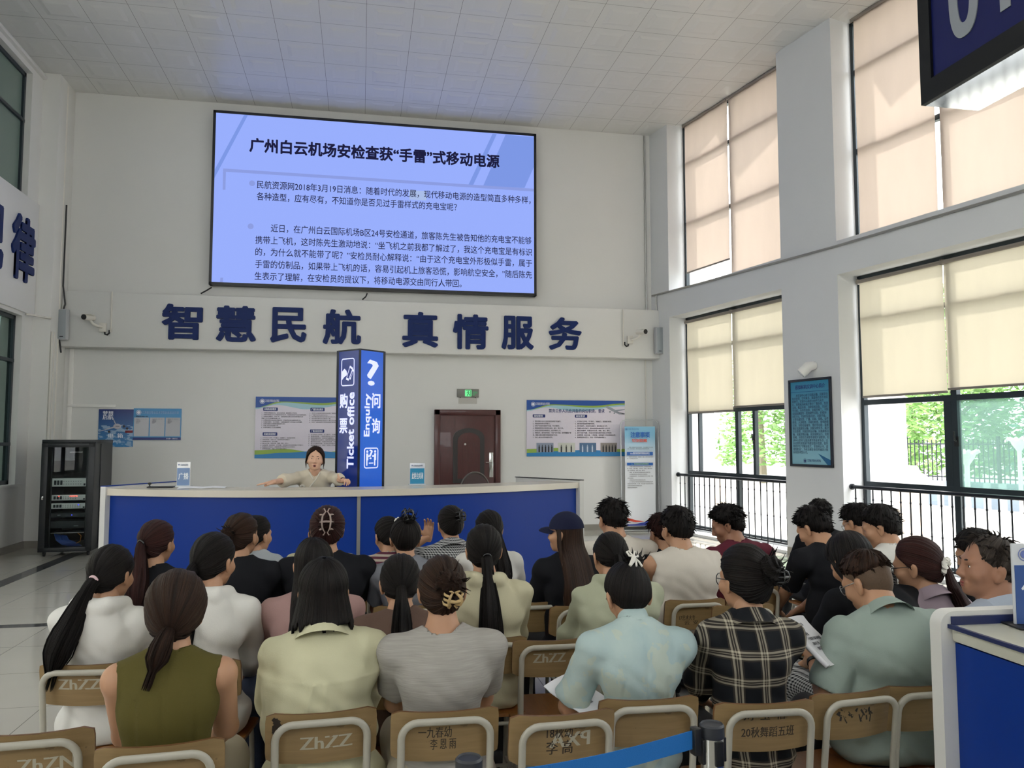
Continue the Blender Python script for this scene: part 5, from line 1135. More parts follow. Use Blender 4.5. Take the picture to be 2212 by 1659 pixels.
def graffiti(r, items):
    bk = [c for c in r.children if c.name.startswith('backrest')][0]
    for (s, x, z, w_, size, m, mirror) in items:
        if s == '#':   # smeared ink marks
            g = MB(); q = random.Random(5)
            for k in range(26): cx = x + q.uniform(0, w_); cz = z - q.uniform(0, 0.03); g.tube([(cx, 0, cz), (cx + q.uniform(-.01, .02), 0, cz - q.uniform(0.005, .03))], q.uniform(0.002, 0.005), 5)
            V = np.array(g.v); F = g.f; me = bpy.data.meshes.new('ink_smear'); 
            V[:, 1] = [-0.20 + 0.028 * (a / 0.18) ** 2 - (c - 0.62) * 0.16 + y * 0.1 - 0.0006 for a, y, c in V]
            me.from_pydata(V.tolist(), [], F); me.materials.append(m); o = bpy.data.objects.new('ink_smear', me); COL.objects.link(o); o.parent = bk; continue
        o = lettering(s, size, m, bk, ID4, width=w_, bold=0.03 if m is m_spray else 0.012, ext=0.0006, name='handwriting' if m is m_marker else 'sprayed_letters')
        me = o.data; V = np.zeros(len(me.vertices) * 3, np.float32); me.vertices.foreach_get('co', V); V = V.reshape(-1, 3)
        X = x + (w_ - V[:, 0] if mirror else V[:, 0]); Z = z + V[:, 1]; Y = -0.20 + 0.028 * (X / 0.18) ** 2 - (Z - 0.62) * 0.16 - 0.0008 - V[:, 2]
        me.vertices.foreach_set('co', np.stack([X, Y, Z], 1).astype(np.float32).ravel()); me.update()
def put_chair(x, y, rz, label, marks=None):
    global CHAIR0
    if CHAIR0 is None: CHAIR0 = make_chair()
    r = dup(CHAIR0, (x, y, 0), rz, label, 'wooden school chairs')
    if marks: graffiti(r, marks)
    return r
# ------------------------------------------------------------------ people
def dirA(a): return np.array([0.0, sin(a), cos(a)])
HC = np.array([0, -0.012, 0.02]); HR = np.array([0.075, 0.093, 0.088])
def smooth01(x): x = min(max(x, 0), 1); return x * x * (3 - 2 * x)
def lerp(a, b, t): return a + (b - a) * t
def HRF(d): return np.array([HR[0], HR[1], HR[2] + 0.036 * smooth01(-d[2] * 2.5)])
class Rig: pass
def fk(sp, s, base):
    """joints for scale s in person-local metres"""
    r = Rig(); lean, sl, hp = sp.get('lean', 0.05), sp.get('slouch', 0.18), sp.get('hp', 0.15)
    if 'k' not in sp:
        sp['k'] = 0.0
        if base < 0.6:
            for _ in range(12):
                q = fk(sp, 1.0, 0.0); e = sp.get('fo', 0.03) - (q.Hc[1] - 0.0); sp['k'] = min(0.36, max(-0.2, sp['k'] - e * 1.6))
    lean0 = lean; lean = lean - sp['k'] * 0.55; sl = sl + sp['k'] * 0.45
    r.P0 = np.array([0, 0, base + 0.09 * s]); a1 = lean0 * 0.5 - 0.12 - sp['k']
    r.L1 = r.P0 + dirA(a1) * 0.19 * s; r.L2 = r.L1 + dirA(lean) * 0.18 * s; r.a3 = lean + sl; r.N = r.L2 + dirA(r.a3) * 0.16 * s
    r.a4 = lean * 0.6 + sl * 0.8 + 0.1 + hp * 0.4; r.H0 = r.N + dirA(r.a4) * 0.105 * s
    r.Rh = rotz(sp.get('hy', 0)) @ rotx(-hp) @ roty(sp.get('hr', 0)); r.hs = min(max(s, 0.96), 1.06) * sp.get('hscale', 1.0)
    r.Hc = r.H0 + r.Rh @ np.array([0, 0.012, 0.045]) * r.hs; r.top = r.Hc + r.Rh @ np.array([0, -0.012, 0.118]) * r.hs
    r.top[2] = r.Hc[2] + np.sqrt(((HR * r.Rh[2]) ** 2).sum()) * r.hs + (r.Rh[2] @ HC) * r.hs + 0.012
    r.s = s; r.a1 = a1; r.lean = lean
    return r
def P(r, p): return r.Hc + r.Rh @ (np.array(p) * r.hs)
def hairline(p, kind):
    """True where hair grows (head frame, metres)"""
    x, y, z = p
    if kind == 'm': f = 0.062 if z > 0.062 else (lerp(0.012, 0.062, smooth01((z + 0.0) / 0.062)) if z > -0.0 else lerp(-0.03, 0.012, smooth01((z + 0.05) / 0.05))); zb = -0.082 + max(0, y + 0.06) * 1.1
    elif kind == 'top': f = 0.062 if z > 0.06 else lerp(0.0, 0.062, smooth01((z - 0.02) / 0.04)); zb = 0.012 + max(0, -y) * 0.10
    elif kind == 'bald': f = 0.050 if z > 0.05 else (lerp(0.012, 0.050, smooth01((z + 0.01) / 0.06)) if z > -0.01 else -0.005); zb = -0.075 + max(0, y + 0.06) * 1.0
    else: f = 0.064 if z > 0.066 else (lerp(0.016, 0.064, smooth01((z + 0.01) / 0.076)) if z > -0.01 else lerp(-0.035, 0.016, smooth01((z + 0.06) / 0.05))); zb = -0.088 + max(0, y + 0.07) * 0.7
    return y < f and z > zb
def groove(seed, n, amp):
    q = random.Random(seed); T_ = [(q.choice([5, 7, 9, 13, 17, 23, 31]), q.uniform(0, 6.28), q.uniform(0.4, 1)) for _ in range(6)]
    return [amp * sum(a * sin(k * 2 * pi * u / n + ph) for k, ph, a in T_) / 2.2 for u in range(n)]
def shell(mb, r, pole, kind, thick=0.012, seed=0, N=84, M=12, amp=0.0026, a0=0.12, back_only=None):
    """hair shell on the skull: columns run from the pole (crown or tie) out to the hairline"""
    A = np.array(pole, float); A /= np.linalg.norm(A); B = np.cross(A, [1, 0, 0.001] if abs(A[0]) < 0.9 else [0, 1, 0]); B /= np.linalg.norm(B); C = np.cross(A, B)
    gv = groove(seed, N, amp); cols = []
    for u in range(N):
        ph = 2 * pi * u / N; e = B * cos(ph) + C * sin(ph); al = a0
        while al < 3.0:
            d = A * cos(al) + e * sin(al)
            if not hairline(HC + d * HRF(d), kind): break
            al += 0.03
        col = []
        for j in range(M + 1):
            t = a0 + (al - a0) * j / M; d = A * cos(t) + e * sin(t); k = smooth01((M - j) / 2.2); th = 0.0012 + (thick + gv[u] * min(1, j / 3)) * k
            p = HC + d * (HRF(d) + th); col.append(P(r, p))
        cols.append(col)
    mb.loft([[cols[u][j] for u in range(N)] for j in range(M, -1, -1)], cap0=False, cap1=True)
def curtain(mb, r, yback, zend, seed=0, N=72, M=18, thick=0.016, crown=(0, -0.35, 0.94), width=1.0, side_end=None, kind='f', wav=0.0, front=0.5):
    """loose hair: over the skull, then hanging under gravity to zend(u)"""
    A = np.array(crown); A = A / np.linalg.norm(A); B = np.cross(A, [1, 0, 0]); B /= np.linalg.norm(B); C = np.cross(A, B); gv = groove(seed, N, 0.004); q = random.Random(seed); out = []; inn = []
    for u in range(N):
        ph = 2 * pi * u / N; e = B * cos(ph) + C * sin(ph); al = 0.08; jit = q.uniform(-0.02, 0.015)
        pts = []; hang = False
        for j in range(60):
            d = A * cos(al) + e * sin(al); p = HC + d * HR
            if not hairline(p, 'f') and p[1] > -0.02 and p[2] > -0.03: break
            if p[2] < -0.005 and p[1] < front * 0.06: hang = True; break
            if not hairline(p, 'f'): break
            k = smooth01(al / 0.5); pts.append((P(r, HC + d * (HR + thick + gv[u] * k)), d)); al += 0.05
        if len(pts) < 3: pts = [(P(r, HC + (A * cos(t) + e * sin(t)) * (HR + 0.004)), A) for t in (0.05, 0.08, 0.1)]
        path = [p for p, d in pts]
        if not hang:
            n_ = len(path); path = [p + (P(r, HC + d * (HR + 0.002)) - p) * smooth01((i - n_ + 3) / 3) for i, (p, d) in enumerate(pts)]
        if hang:
            p0 = path[-1].copy(); sd = p0[0] - r.Hc[0]; bk = smooth01((r.Hc[1] + 0.01 - p0[1]) / 0.08); ze = zend + (0 if side_end is None else (side_end - zend) * (1 - bk)) + jit; n_ = 14
            for j in range(1, n_ + 1):
                t = j / n_; z = p0[2] + (ze - p0[2]) * t; yb = yback(z) - 0.012 - 0.02 * (1 - abs(sd) / 0.1)
                below = smooth01((r.N[2] + 0.08 - z) / 0.10)
                x = p0[0] * (1 - 0.0 * t) + sd * (width - 1) * t + wav * sin(t * 9 + u * 0.35) * t; y = lerp(p0[1] - 0.012 * t, min(yb, p0[1] + 0.02), below * bk + 0.55 * below * (1 - bk))
                path.append(np.array([x + gv[u] * 0.8, y + gv[u] * 0.8, z]))
        P_ = np.array(path); L = np.concatenate([[0], np.cumsum(np.linalg.norm(np.diff(P_, axis=0), axis=1))]); tt = np.linspace(0, L[-1], M + 1)
        col = np.stack([np.interp(tt, L, P_[:, c]) for c in range(3)], 1); out.append(col)
        cx = np.array([r.Hc[0], r.Hc[1], 0]); dv = col - cx; dv[:, 2] = 0; ln = np.maximum(np.linalg.norm(dv, axis=1), 1e-4)[:, None]; inn.append(col - dv / ln * np.minimum(0.012, ln * 0.3))
    rings = [[out[u][j] for u in range(N)] for j in range(M + 1)] + [[inn[u][j] for u in range(N)] for j in range(M, M // 2, -1)]
    mb.loft(rings[::-1], cap0=False, cap1=False)
def tail(mb, pts, rad, seed=0, N=40, amp=0.12, flat=0.75, strands=16):
    """ponytail: grooved bundle along a curve with loose strands"""
    pts = [np.array(p, float) for p in pts]; L = np.concatenate([[0], np.cumsum([np.linalg.norm(b - a) for a, b in zip(pts[:-1], pts[1:])])]); M = 20; tt = np.linspace(0, L[-1], M)
    C = np.stack([np.interp(tt, L, [p[c] for p in pts]) for c in range(3)], 1)
    for _ in range(3): C[1:-1] = (C[:-2] + 2 * C[1:-1] + C[2:]) / 4
    R_ = np.interp(np.linspace(0, 1, M), np.linspace(0, 1, len(rad)), rad); gv = groove(seed, N, amp); q = random.Random(seed); rings = []
    for j in range(M):
        t = C[min(j + 1, M - 1)] - C[max(j - 1, 0)]; t /= np.linalg.norm(t); x = np.cross(t, [0, 1, 0.05]); x /= np.linalg.norm(x); y = np.cross(t, x)
        rings.append([C[j] + (x * cos(2 * pi * k / N) + y * sin(2 * pi * k / N) * flat) * R_[j] * (1 + gv[k]) + t * (q.uniform(-.025, .012) if j == M - 1 else 0) for k in range(N)])
    mb.loft(rings[::-1])
    for i in range(strands):
        a = q.uniform(0, 6.28); j0 = q.randint(2, M // 2); pp = []
        for j in range(j0, M + 3):
            jj = min(j, M - 1); t = C[min(jj + 1, M - 1)] - C[max(jj - 1, 0)]; t /= np.linalg.norm(t); x = np.cross(t, [0, 1, 0.05]); x /= np.linalg.norm(x); y = np.cross(t, x)
            k = 1.02 + 0.25 * smooth01((j - j0) / 14) * q.uniform(.6, 1.1); pp.append(C[jj] + (x * cos(a) + y * sin(a) * flat) * R_[jj] * k + t * max(0, j - M + 1) * 0.018)
        mb.tube(pp, [0.0026] * (len(pp) - 1) + [0.0006], 5)
def bun(mb, r, d, rad, seed=0, out=0.9):
    """twisted bun set on the skull in direction d"""
    A = np.array(d, float); A /= np.linalg.norm(A); c = HC + A * (HR + rad * (out - 0.35)); B = np.cross(A, [1, 0, 0.01]); B /= np.linalg.norm(B); C_ = np.cross(A, B); N, M = 48, 14; q = random.Random(seed); k1, k2 = q.choice([5, 6, 7]), q.choice([11, 13]); rings = []
    for j in range(M + 1):
        th = pi * (0.08 + 0.84 * j / M); ring = []
        for u in range(N):
            ph = 2 * pi * u / N; w_ = ph + th * 1.6; g_ = 1 + 0.09 * sin(k1 * w_) + 0.05 * sin(k2 * w_ + 1); d_ = (B * cos(ph) + C_ * sin(ph)) * sin(th) + A * cos(th) * 0.72
            ring.append(P(r, c + d_ * rad * g_))
        rings.append(ring)
    mb.loft(rings[::-1])
    for i in range(14):
        ph = q.uniform(0, 6.28); d_ = B * cos(ph) + C_ * sin(ph); p0 = c + d_ * rad * 0.8; p1 = c + d_ * rad * 1.25 + A * rad * q.uniform(.1, .8); p2 = p1 + d_ * q.uniform(0.0, .02) + A * q.uniform(0, .02) + np.array([0, 0, q.uniform(-.01, .02)])
        mb.tube([P(r, p0), P(r, p1), P(r, p2)], [0.003, 0.0025, 0.0006], 5)
def tufts(mb, r, n, seed, ln=(0.02, 0.045), lift=0.5, kind='m', crown=(0.1, -0.45, 0.9), zmin=0.0, base=0.008, thick=0.006, bias=(0, 0, 0)):
    q = random.Random(seed); A = np.array(crown); A = A / np.linalg.norm(A)
    for i in range(n * 3):
        d = np.array([q.gauss(0, 1), q.gauss(0, 1), q.gauss(0, 1)]); d /= np.linalg.norm(d); p = HC + d * HRF(d)
        if not hairline(p, kind) or p[2] < zmin: continue
        n -= 1
        if n < 0: break
        t = d - A * (d @ A); t = t / max(np.linalg.norm(t), .05) * (1 - .3 * q.random()) - d * (t @ d); f = t + d * (lift if p[2] > 0.0 else min(lift, 0.12)) * q.uniform(.5, 1.3) + np.array([q.uniform(-.5, .5), q.uniform(-.5, .5), q.uniform(-.3, .3)]) * .7 + np.array(bias); f /= np.linalg.norm(f); L = q.uniform(*ln)
        p0 = p + d * (base - 0.006) - f * L * 0.25; p1 = p + d * base + f * L * 0.4; p2 = p1 + (f * 0.8 + t * .3 - np.array([0, 0, .25])) * L * 0.6
        mb.tube([P(r, p0), P(r, p1), P(r, p2)], [thick, thick * .85, 0.0008], 5, flat=0.6)
def build_body(r, sp, h, arms, base, standing):
    s = r.s; gx, gy = sp.get('gx', 1.0), sp.get('gy', 1.0); m = sp['sex'] == 'm'; sw = sp.get('sw', 0.165 if not m else 0.19) * s; d = -0.015; cov = 0.86 if sp['top'].get('sleeve', 0.6) > 0 else 1.0
    pts = [r.P0, r.top] + [a for A in arms for a in A[:3]]; lo = np.min(pts, 0) - 0.16; hi = np.max(pts, 0) + 0.13; lo[0] = min(lo[0], -0.28); hi[0] = max(hi[0], 0.28); lo[2] = 0.02; lo[1] = min(lo[1], -0.22); hi[1] = max(hi[1], 0.60 * s if not standing else 0.2)
    g = SDF(lo, hi, h)
    U = r.N - dirA(r.a3) * 0.05 * s
    g.ell(r.P0, ((0.16 + d) * gx * s, (0.112 + d) * gy * s, 0.10 * s), k=0.04); g.ell(r.L1 + [0, 0.01, 0], ((0.122 + d) * gx * s, (0.09 + d) * gy * s, 0.13 * s), k=0.05); g.ell(r.L2, ((0.142 + d) * gx * s, (0.102 + d) * gy * s, 0.14 * s), k=0.05, R=rotx(-r.lean))
    for i, A in enumerate(arms):
        S, E, W = A[:3]; c = 1 if i else -1
        g.cap(U + [c * 0.02, 0, 0], S, (0.058 + d) * s, (0.050 + d + (0.012 if cov == 1 else 0)) * s, k=0.03); g.cap(r.N + dirA(r.a4) * 0.025 * s, S * 0.5 + r.N * 0.5 - [0, 0, 0.012], 0.038 * s, 0.024 * s, k=0.03)
        ar = sp.get('arm', 1.0); g.cap(S, E, 0.047 * s * ar * cov, 0.037 * s * ar, k=0.03); g.cap(E, W, 0.037 * s * ar, 0.026 * s, k=0.015)
        hip = r.P0 + [c * 0.085 * s, 0.0, -0.01]
        if standing: K = np.array([c * 0.09, 0.02, 0.47]); An = np.array([c * 0.09, 0.0, 0.1])
        else: K = np.array([c * 0.11, 0.43 * s, base + 0.065]); An = np.array([c * 0.11, 0.41 * s, 0.1])
        g.cap(hip, K, 0.072 * s, 0.050, k=0.03); g.cap(K, An, 0.048, 0.034, k=0.02); g.cap(An, An + [0, 0.10, -0.05], 0.034, 0.026, k=0.02)
    g.cap(r.N - dirA(r.a4) * 0.03, r.H0 + dirA(r.a4) * 0.02, (0.060 if m else 0.052) * s * sp.get('neck', 1), (0.057 if m else 0.049) * s * sp.get('neck', 1), k=0.03)
    V, F = g.mesh(); V = relax(V, F, 1, 0.4); n0 = len(V); VV = [V]; FF = [F]
    hh = 0.0042 if h < 0.008 else 0.0052; q0 = P(r, (0, 0, 0)); g = SDF(q0 - 0.19, q0 + 0.17, hh)
    g.cap(r.N + dirA(r.a4) * 0.035, r.H0 + dirA(r.a4) * 0.02, ((0.060 if m else 0.052) * s - 0.0008) * sp.get('neck', 1), ((0.057 if m else 0.049) * s - 0.0006) * sp.get('neck', 1), k=0.0)
    Rh, hs = r.Rh, r.hs
    def E_(c, rad, k=0.015, R=None): g.ell(P(r, c), np.array(rad) * hs, k=k, R=Rh if R is None else Rh @ R)
    def K_(a, b, ra, rb=None, k=0.012): g.cap(P(r, a), P(r, b), ra * hs, (rb or ra) * hs, k=k)
    fw = sp.get('face', 1.0)
    E_(HC, HR, 0.02); E_((0, 0.026, -0.03), (0.063 * fw, 0.064, 0.078), 0.02); E_((0, 0.036, -0.074), (0.049 * fw, 0.050, 0.040), 0.02); E_((0, 0.068, -0.096), (0.022, 0.018, 0.017), 0.02)
    K_((-0.034, 0.074, 0.014), (0.034, 0.074, 0.014), 0.013, k=0.02); K_((0, 0.084, 0.006), (0, 0.104, -0.034), 0.0075, 0.0105, k=0.012); K_((-0.010, 0.093, -0.041), (0.010, 0.093, -0.041), 0.0085, k=0.008)
    for c in (-1, 1):
        E_((c * 0.042 * fw, 0.058, -0.032), (0.026, 0.026, 0.026), 0.02); E_((c * (0.079 + 0.002), -0.004, -0.020), (0.009, 0.020, 0.031), 0.008, rotz(c * 0.35) @ rotx(0.15)); E_((c * 0.082, -0.012, -0.008), (0.010, 0.014, 0.018), 0.006, rotz(c * 0.5)); E_((c * 0.078, 0.002, -0.046), (0.007, 0.009, 0.010), 0.006)
        g.ell(P(r, (c * 0.088, 0.006, -0.018)), np.array((0.006, 0.008, 0.014)) * hs, k=0.004, R=Rh, op='s'); g.ell(P(r, (c * 0.031, 0.092, -0.003)), np.array((0.014, 0.012, 0.008)) * hs, k=0.008, R=Rh, op='s')
    mo = sp.get('mouth', 0.0)
    K_((-0.020, 0.083, -0.067), (0.020, 0.083, -0.067), 0.0085, k=0.006); K_((-0.016, 0.082, -0.079 - mo), (0.016, 0.082, -0.079 - mo), 0.0085, k=0.006)
    if mo: g.ell(P(r, (0, 0.094, -0.073 - mo * .5)), np.array((0.014, 0.014, 0.004 + mo * .5)) * hs, k=0.004, R=Rh, op='s')
    for c in (-1, 1):
        K_((c * 0.019, 0.0835, 0.0035), (c * 0.044, 0.0745, 0.0015), 0.0042, 0.0032, k=0.004); K_((c * 0.021, 0.0825, -0.0105), (c * 0.043, 0.0735, -0.0075), 0.0036, 0.003, k=0.004)
    HV, HF = g.mesh(); HV = relax(HV, HF, 1, 0.3); VV.append(HV); FF.append(HF + n0); n0 += len(HV)
    for i, A in enumerate(arms):
        S, E, W = A[:3]; hd, kind = A[3], A[4]; HV, HF = HANDS[kind]; HV = HV.copy() * (1.06 if m else 0.98) * min(s, 1.04)
        if i == 0: HV[:, 0] *= -1; HF = HF[:, ::-1]
        y = np.array(hd, float); y /= np.linalg.norm(y); pz = A[5] if len(A) > 5 else np.array([0, 0, 1.0]); x = np.cross(y, pz); x /= np.linalg.norm(x); z = np.cross(x, y)
        HV = HV[:, :1] * x + HV[:, 1:2] * y + HV[:, 2:] * z + W - y * 0.008; VV.append(HV); FF.append(HF + n0); n0 += len(HV)
    return np.concatenate(VV), np.concatenate(FF), sw
def collar_ring(mb, r, sp, kind, sc=1.0):
    """collar around the neck base"""
    c = r.N + dirA(r.a4) * (0.012 if kind != 'shirt' else -0.006); nd = dirA(r.a4 + (0.25 if kind != 'crew' else 0.35)); x = np.array([1.0, 0, 0]); y = np.cross(nd, x); n = 40; R0 = (0.066 if sp['sex'] == 'm' else 0.058) * r.s * sc
    def ring(rad, hgt, fy=1.06, drop=0.0): return [c + x * rad * cos(2 * pi * k / n) + y * rad * fy * sin(2 * pi * k / n) + nd * (hgt - drop * max(0, sin(2 * pi * k / n))) for k in range(n)]
    if kind == 'crew': rr = ring(R0 + 0.003, 0.004); mb.tube(rr + rr[:1], 0.0042, 8, caps=False)
    elif kind == 'stand': mb.loft([ring(R0 + 0.010, -0.02), ring(R0 + 0.006, 0.008), ring(R0 + 0.002, 0.045), ring(R0 - 0.003, 0.046), ring(R0 + 0.0, 0.0)], False, False)
    elif kind == 'shirt': mb.loft([ring(R0 + 0.040, -0.034, 1.1, 0.02), ring(R0 + 0.026, -0.006, 1.08, 0.02), ring(R0 + 0.010, 0.028, 1.06, 0.02), ring(R0 + 0.004, 0.027, 1.06, 0.02), ring(R0 + 0.008, -0.01, 1.06, 0.02)], False, False)
def build_top(r, sp, h, arms, base, seed):
    t = sp['top']; s = r.s; gx, gy = sp.get('gx', 1.0), sp.get('gy', 1.0); off = t.get('off', 0.008); lo_ = t.get('loose', 0.0); pts = [r.P0, r.N] + [a for A in arms for a in A[:3]]
    lo = np.min(pts, 0) - 0.17; hi = np.max(pts, 0) + 0.12; lo[0] = min(lo[0], -0.3); hi[0] = max(hi[0], 0.3); lo[1] = min(lo[1], -0.26); hi[1] = max(hi[1], 0.2); lo[2] = base - 0.02; hi[2] = r.N[2] + 0.13
    g = SDF(lo, hi, h); U = r.N - dirA(r.a3) * 0.05 * s; bl = lo_ * 0.03
    g.ell(r.P0 + [0, -0.005, 0], ((0.165 + off + bl) * gx * s, (0.118 + off + bl) * gy * s, 0.12 * s), k=0.05); g.ell(r.L1 + [0, 0.008, 0.0], (((0.126 if sp['sex'] == 'f' else 0.150) + off + bl * 1.8) * gx * s, (0.094 + off + bl) * gy * s, 0.15 * s), k=0.06); g.ell(r.L2, ((0.146 + off + bl) * gx * s, (0.106 + off + bl * .6) * gy * s, 0.15 * s), k=0.05, R=rotx(-r.lean))
    sl = t.get('sleeve', 0.6)
    for i, A in enumerate(arms):
        S, E, W = A[:3]; c = 1 if i else -1; cu = None
        if sl == 0: cu = [(S - [c * 0.012 * s, 0, 0], (c * 0.95, 0, -0.3))]
        g.cap(U + [c * 0.02, 0, 0], S, (0.060 + off) * s, (0.051 + off) * s, k=0.04, cuts=cu); g.cap(r.N + dirA(r.a4) * 0.008 * s, S * 0.55 + r.N * 0.45 - [0, 0, 0.006], (0.044 + off * .5) * s, (0.034 + off) * s, k=0.03)
        if sl > 0:
            ar = sp.get('arm', 1.0); d1 = (E - S) / np.linalg.norm(E - S); d2 = (W - E) / np.linalg.norm(W - E); fl = t.get('flare', 0.012) + lo_ * 0.012
            if sl <= 1: q = S + d1 * np.linalg.norm(E - S) * sl; g.cap(S, E, (0.049 * ar + off) * s, (0.043 * ar + off + fl) * s, k=0.026, cuts=[(q, d1)])
            else:
                g.cap(S, E, (0.049 * ar + off) * s, (0.042 * ar + off + fl * .5) * s, k=0.026); q = E + d2 * np.linalg.norm(W - E) * (sl - 1); g.cap(E, W, (0.042 * ar + off + fl * .5) * s, (0.032 + off * .7 + fl * .5) * s, k=0.03, cuts=[(q, d2)])
    if t.get('hood'):
        b = r.N - dirA(r.a3) * 0.05 * s - np.array([0, 0.075 * s, 0]); g.ell(b + [0, -0.01, -0.03], (0.125 * s, 0.045, 0.115 * s), k=0.012, R=rotx(-r.a3)); 
        for c in (-1, 1): g.cap(r.N + [c * 0.085, 0.0, 0.005], r.N + [c * 0.05, -0.085, 0.0 + 0.01], 0.030, 0.036, k=0.012)
        g.cap(r.N + [-0.05, -0.085, 0.01], r.N + [0.05, -0.085, 0.01], 0.034, 0.034, k=0.012)
    g.folds(wrinkle(seed, t.get('fold', 0.0045) * 2.0, t.get('ff', 1.0), r.L2))
    def seams(X, Y, Z):
        o = 0 * (X + Y + Z)
        for sx, z0, z1 in t.get('seam', ()): u = (X - sx * s * gx - 0.12 * sx * (Z - r.L2[2])) / 0.007; o = o + 0.0045 * np.exp(-u * u) * ((Z > z0) & (Z < z1)) * (Y < r.L2[1])
        if t.get('yoke'):
            zy = r.L2[2] + 0.02 * s; u = (Z - zy - 0.15 * X * X) / 0.006; o = o - 0.003 * np.exp(-u * u) * (Y < 0); w_ = np.clip((zy - Z) / 0.25, 0, 1); o = o - 0.008 * np.exp(-((np.abs(X + 0.01) - 0.018 - 0.05 * w_) / 0.008) ** 2) * (Z < zy) * (Y < 0) * (1 - 0.6 * w_)
        return o
    if t.get('seam') or t.get('yoke'): g.folds(seams)
    g.cap(r.N - dirA(r.a4) * 0.0, r.H0 + dirA(r.a4) * 0.06, (0.061 if sp['sex'] == 'f' else 0.068) * s * t.get('neckr', 0.88 if t.get('collar') in ('shirt', 'stand') else 1.0), 0.09, k=0.006, op='s')
    if t.get('vneck'): g.cap(r.N + [0, 0.05, 0.03], r.L2 + [0, 0.15, 0.03], 0.05, 0.008, k=0.005, op='s')
    g.below((0, 0, t.get('hem', base + 0.012)), (0, 0, -1)); V, F = g.mesh(); return relax(V, F, 1, 0.2), F
def build_bottom(r, sp, h, base, standing, kind):
    s = r.s; gx, gy = sp.get('gx', 1.0), sp.get('gy', 1.0); g = SDF((-0.27, -0.2, 0.02), (0.27, 0.62 * s, base + 0.24), h)
    g.ell(r.P0 - [0, 0, 0.01], (0.163 * gx * s, 0.117 * gy * s, 0.115 * s), k=0.04)
    for c in (-1, 1):
        hip = r.P0 + [c * 0.088 * s, 0.0, -0.012]
        if standing: K = np.array([c * 0.09, 0.02, 0.47]); An = np.array([c * 0.09, 0.0, 0.11])
        else: K = np.array([c * 0.11, 0.43 * s, base + 0.065]); An = np.array([c * 0.11, 0.41 * s, 0.11])
        if kind == 'skirt': g.cap(hip, K, 0.095 * s, 0.085, k=0.08); g.cap(K, K - [0, 0, 0.2], 0.085, 0.10, k=0.08, cuts=[(K - [0, 0, .22], (0, 0, -1))])
        else: g.cap(hip, K, 0.083 * s, 0.063, k=0.03); g.cap(K, An, 0.062, 0.052, k=0.02, cuts=[(An - [0, 0, 0.03], (0, 0, -1))])
    g.folds(wrinkle(5, 0.003)); g.below((0, 0, r.P0[2] + 0.10), (0, 0, 1)); V, F = g.mesh(); return relax(V, F, 1, 0.35), F
PEOPLE = {}
def seat_of(root_xy): pass
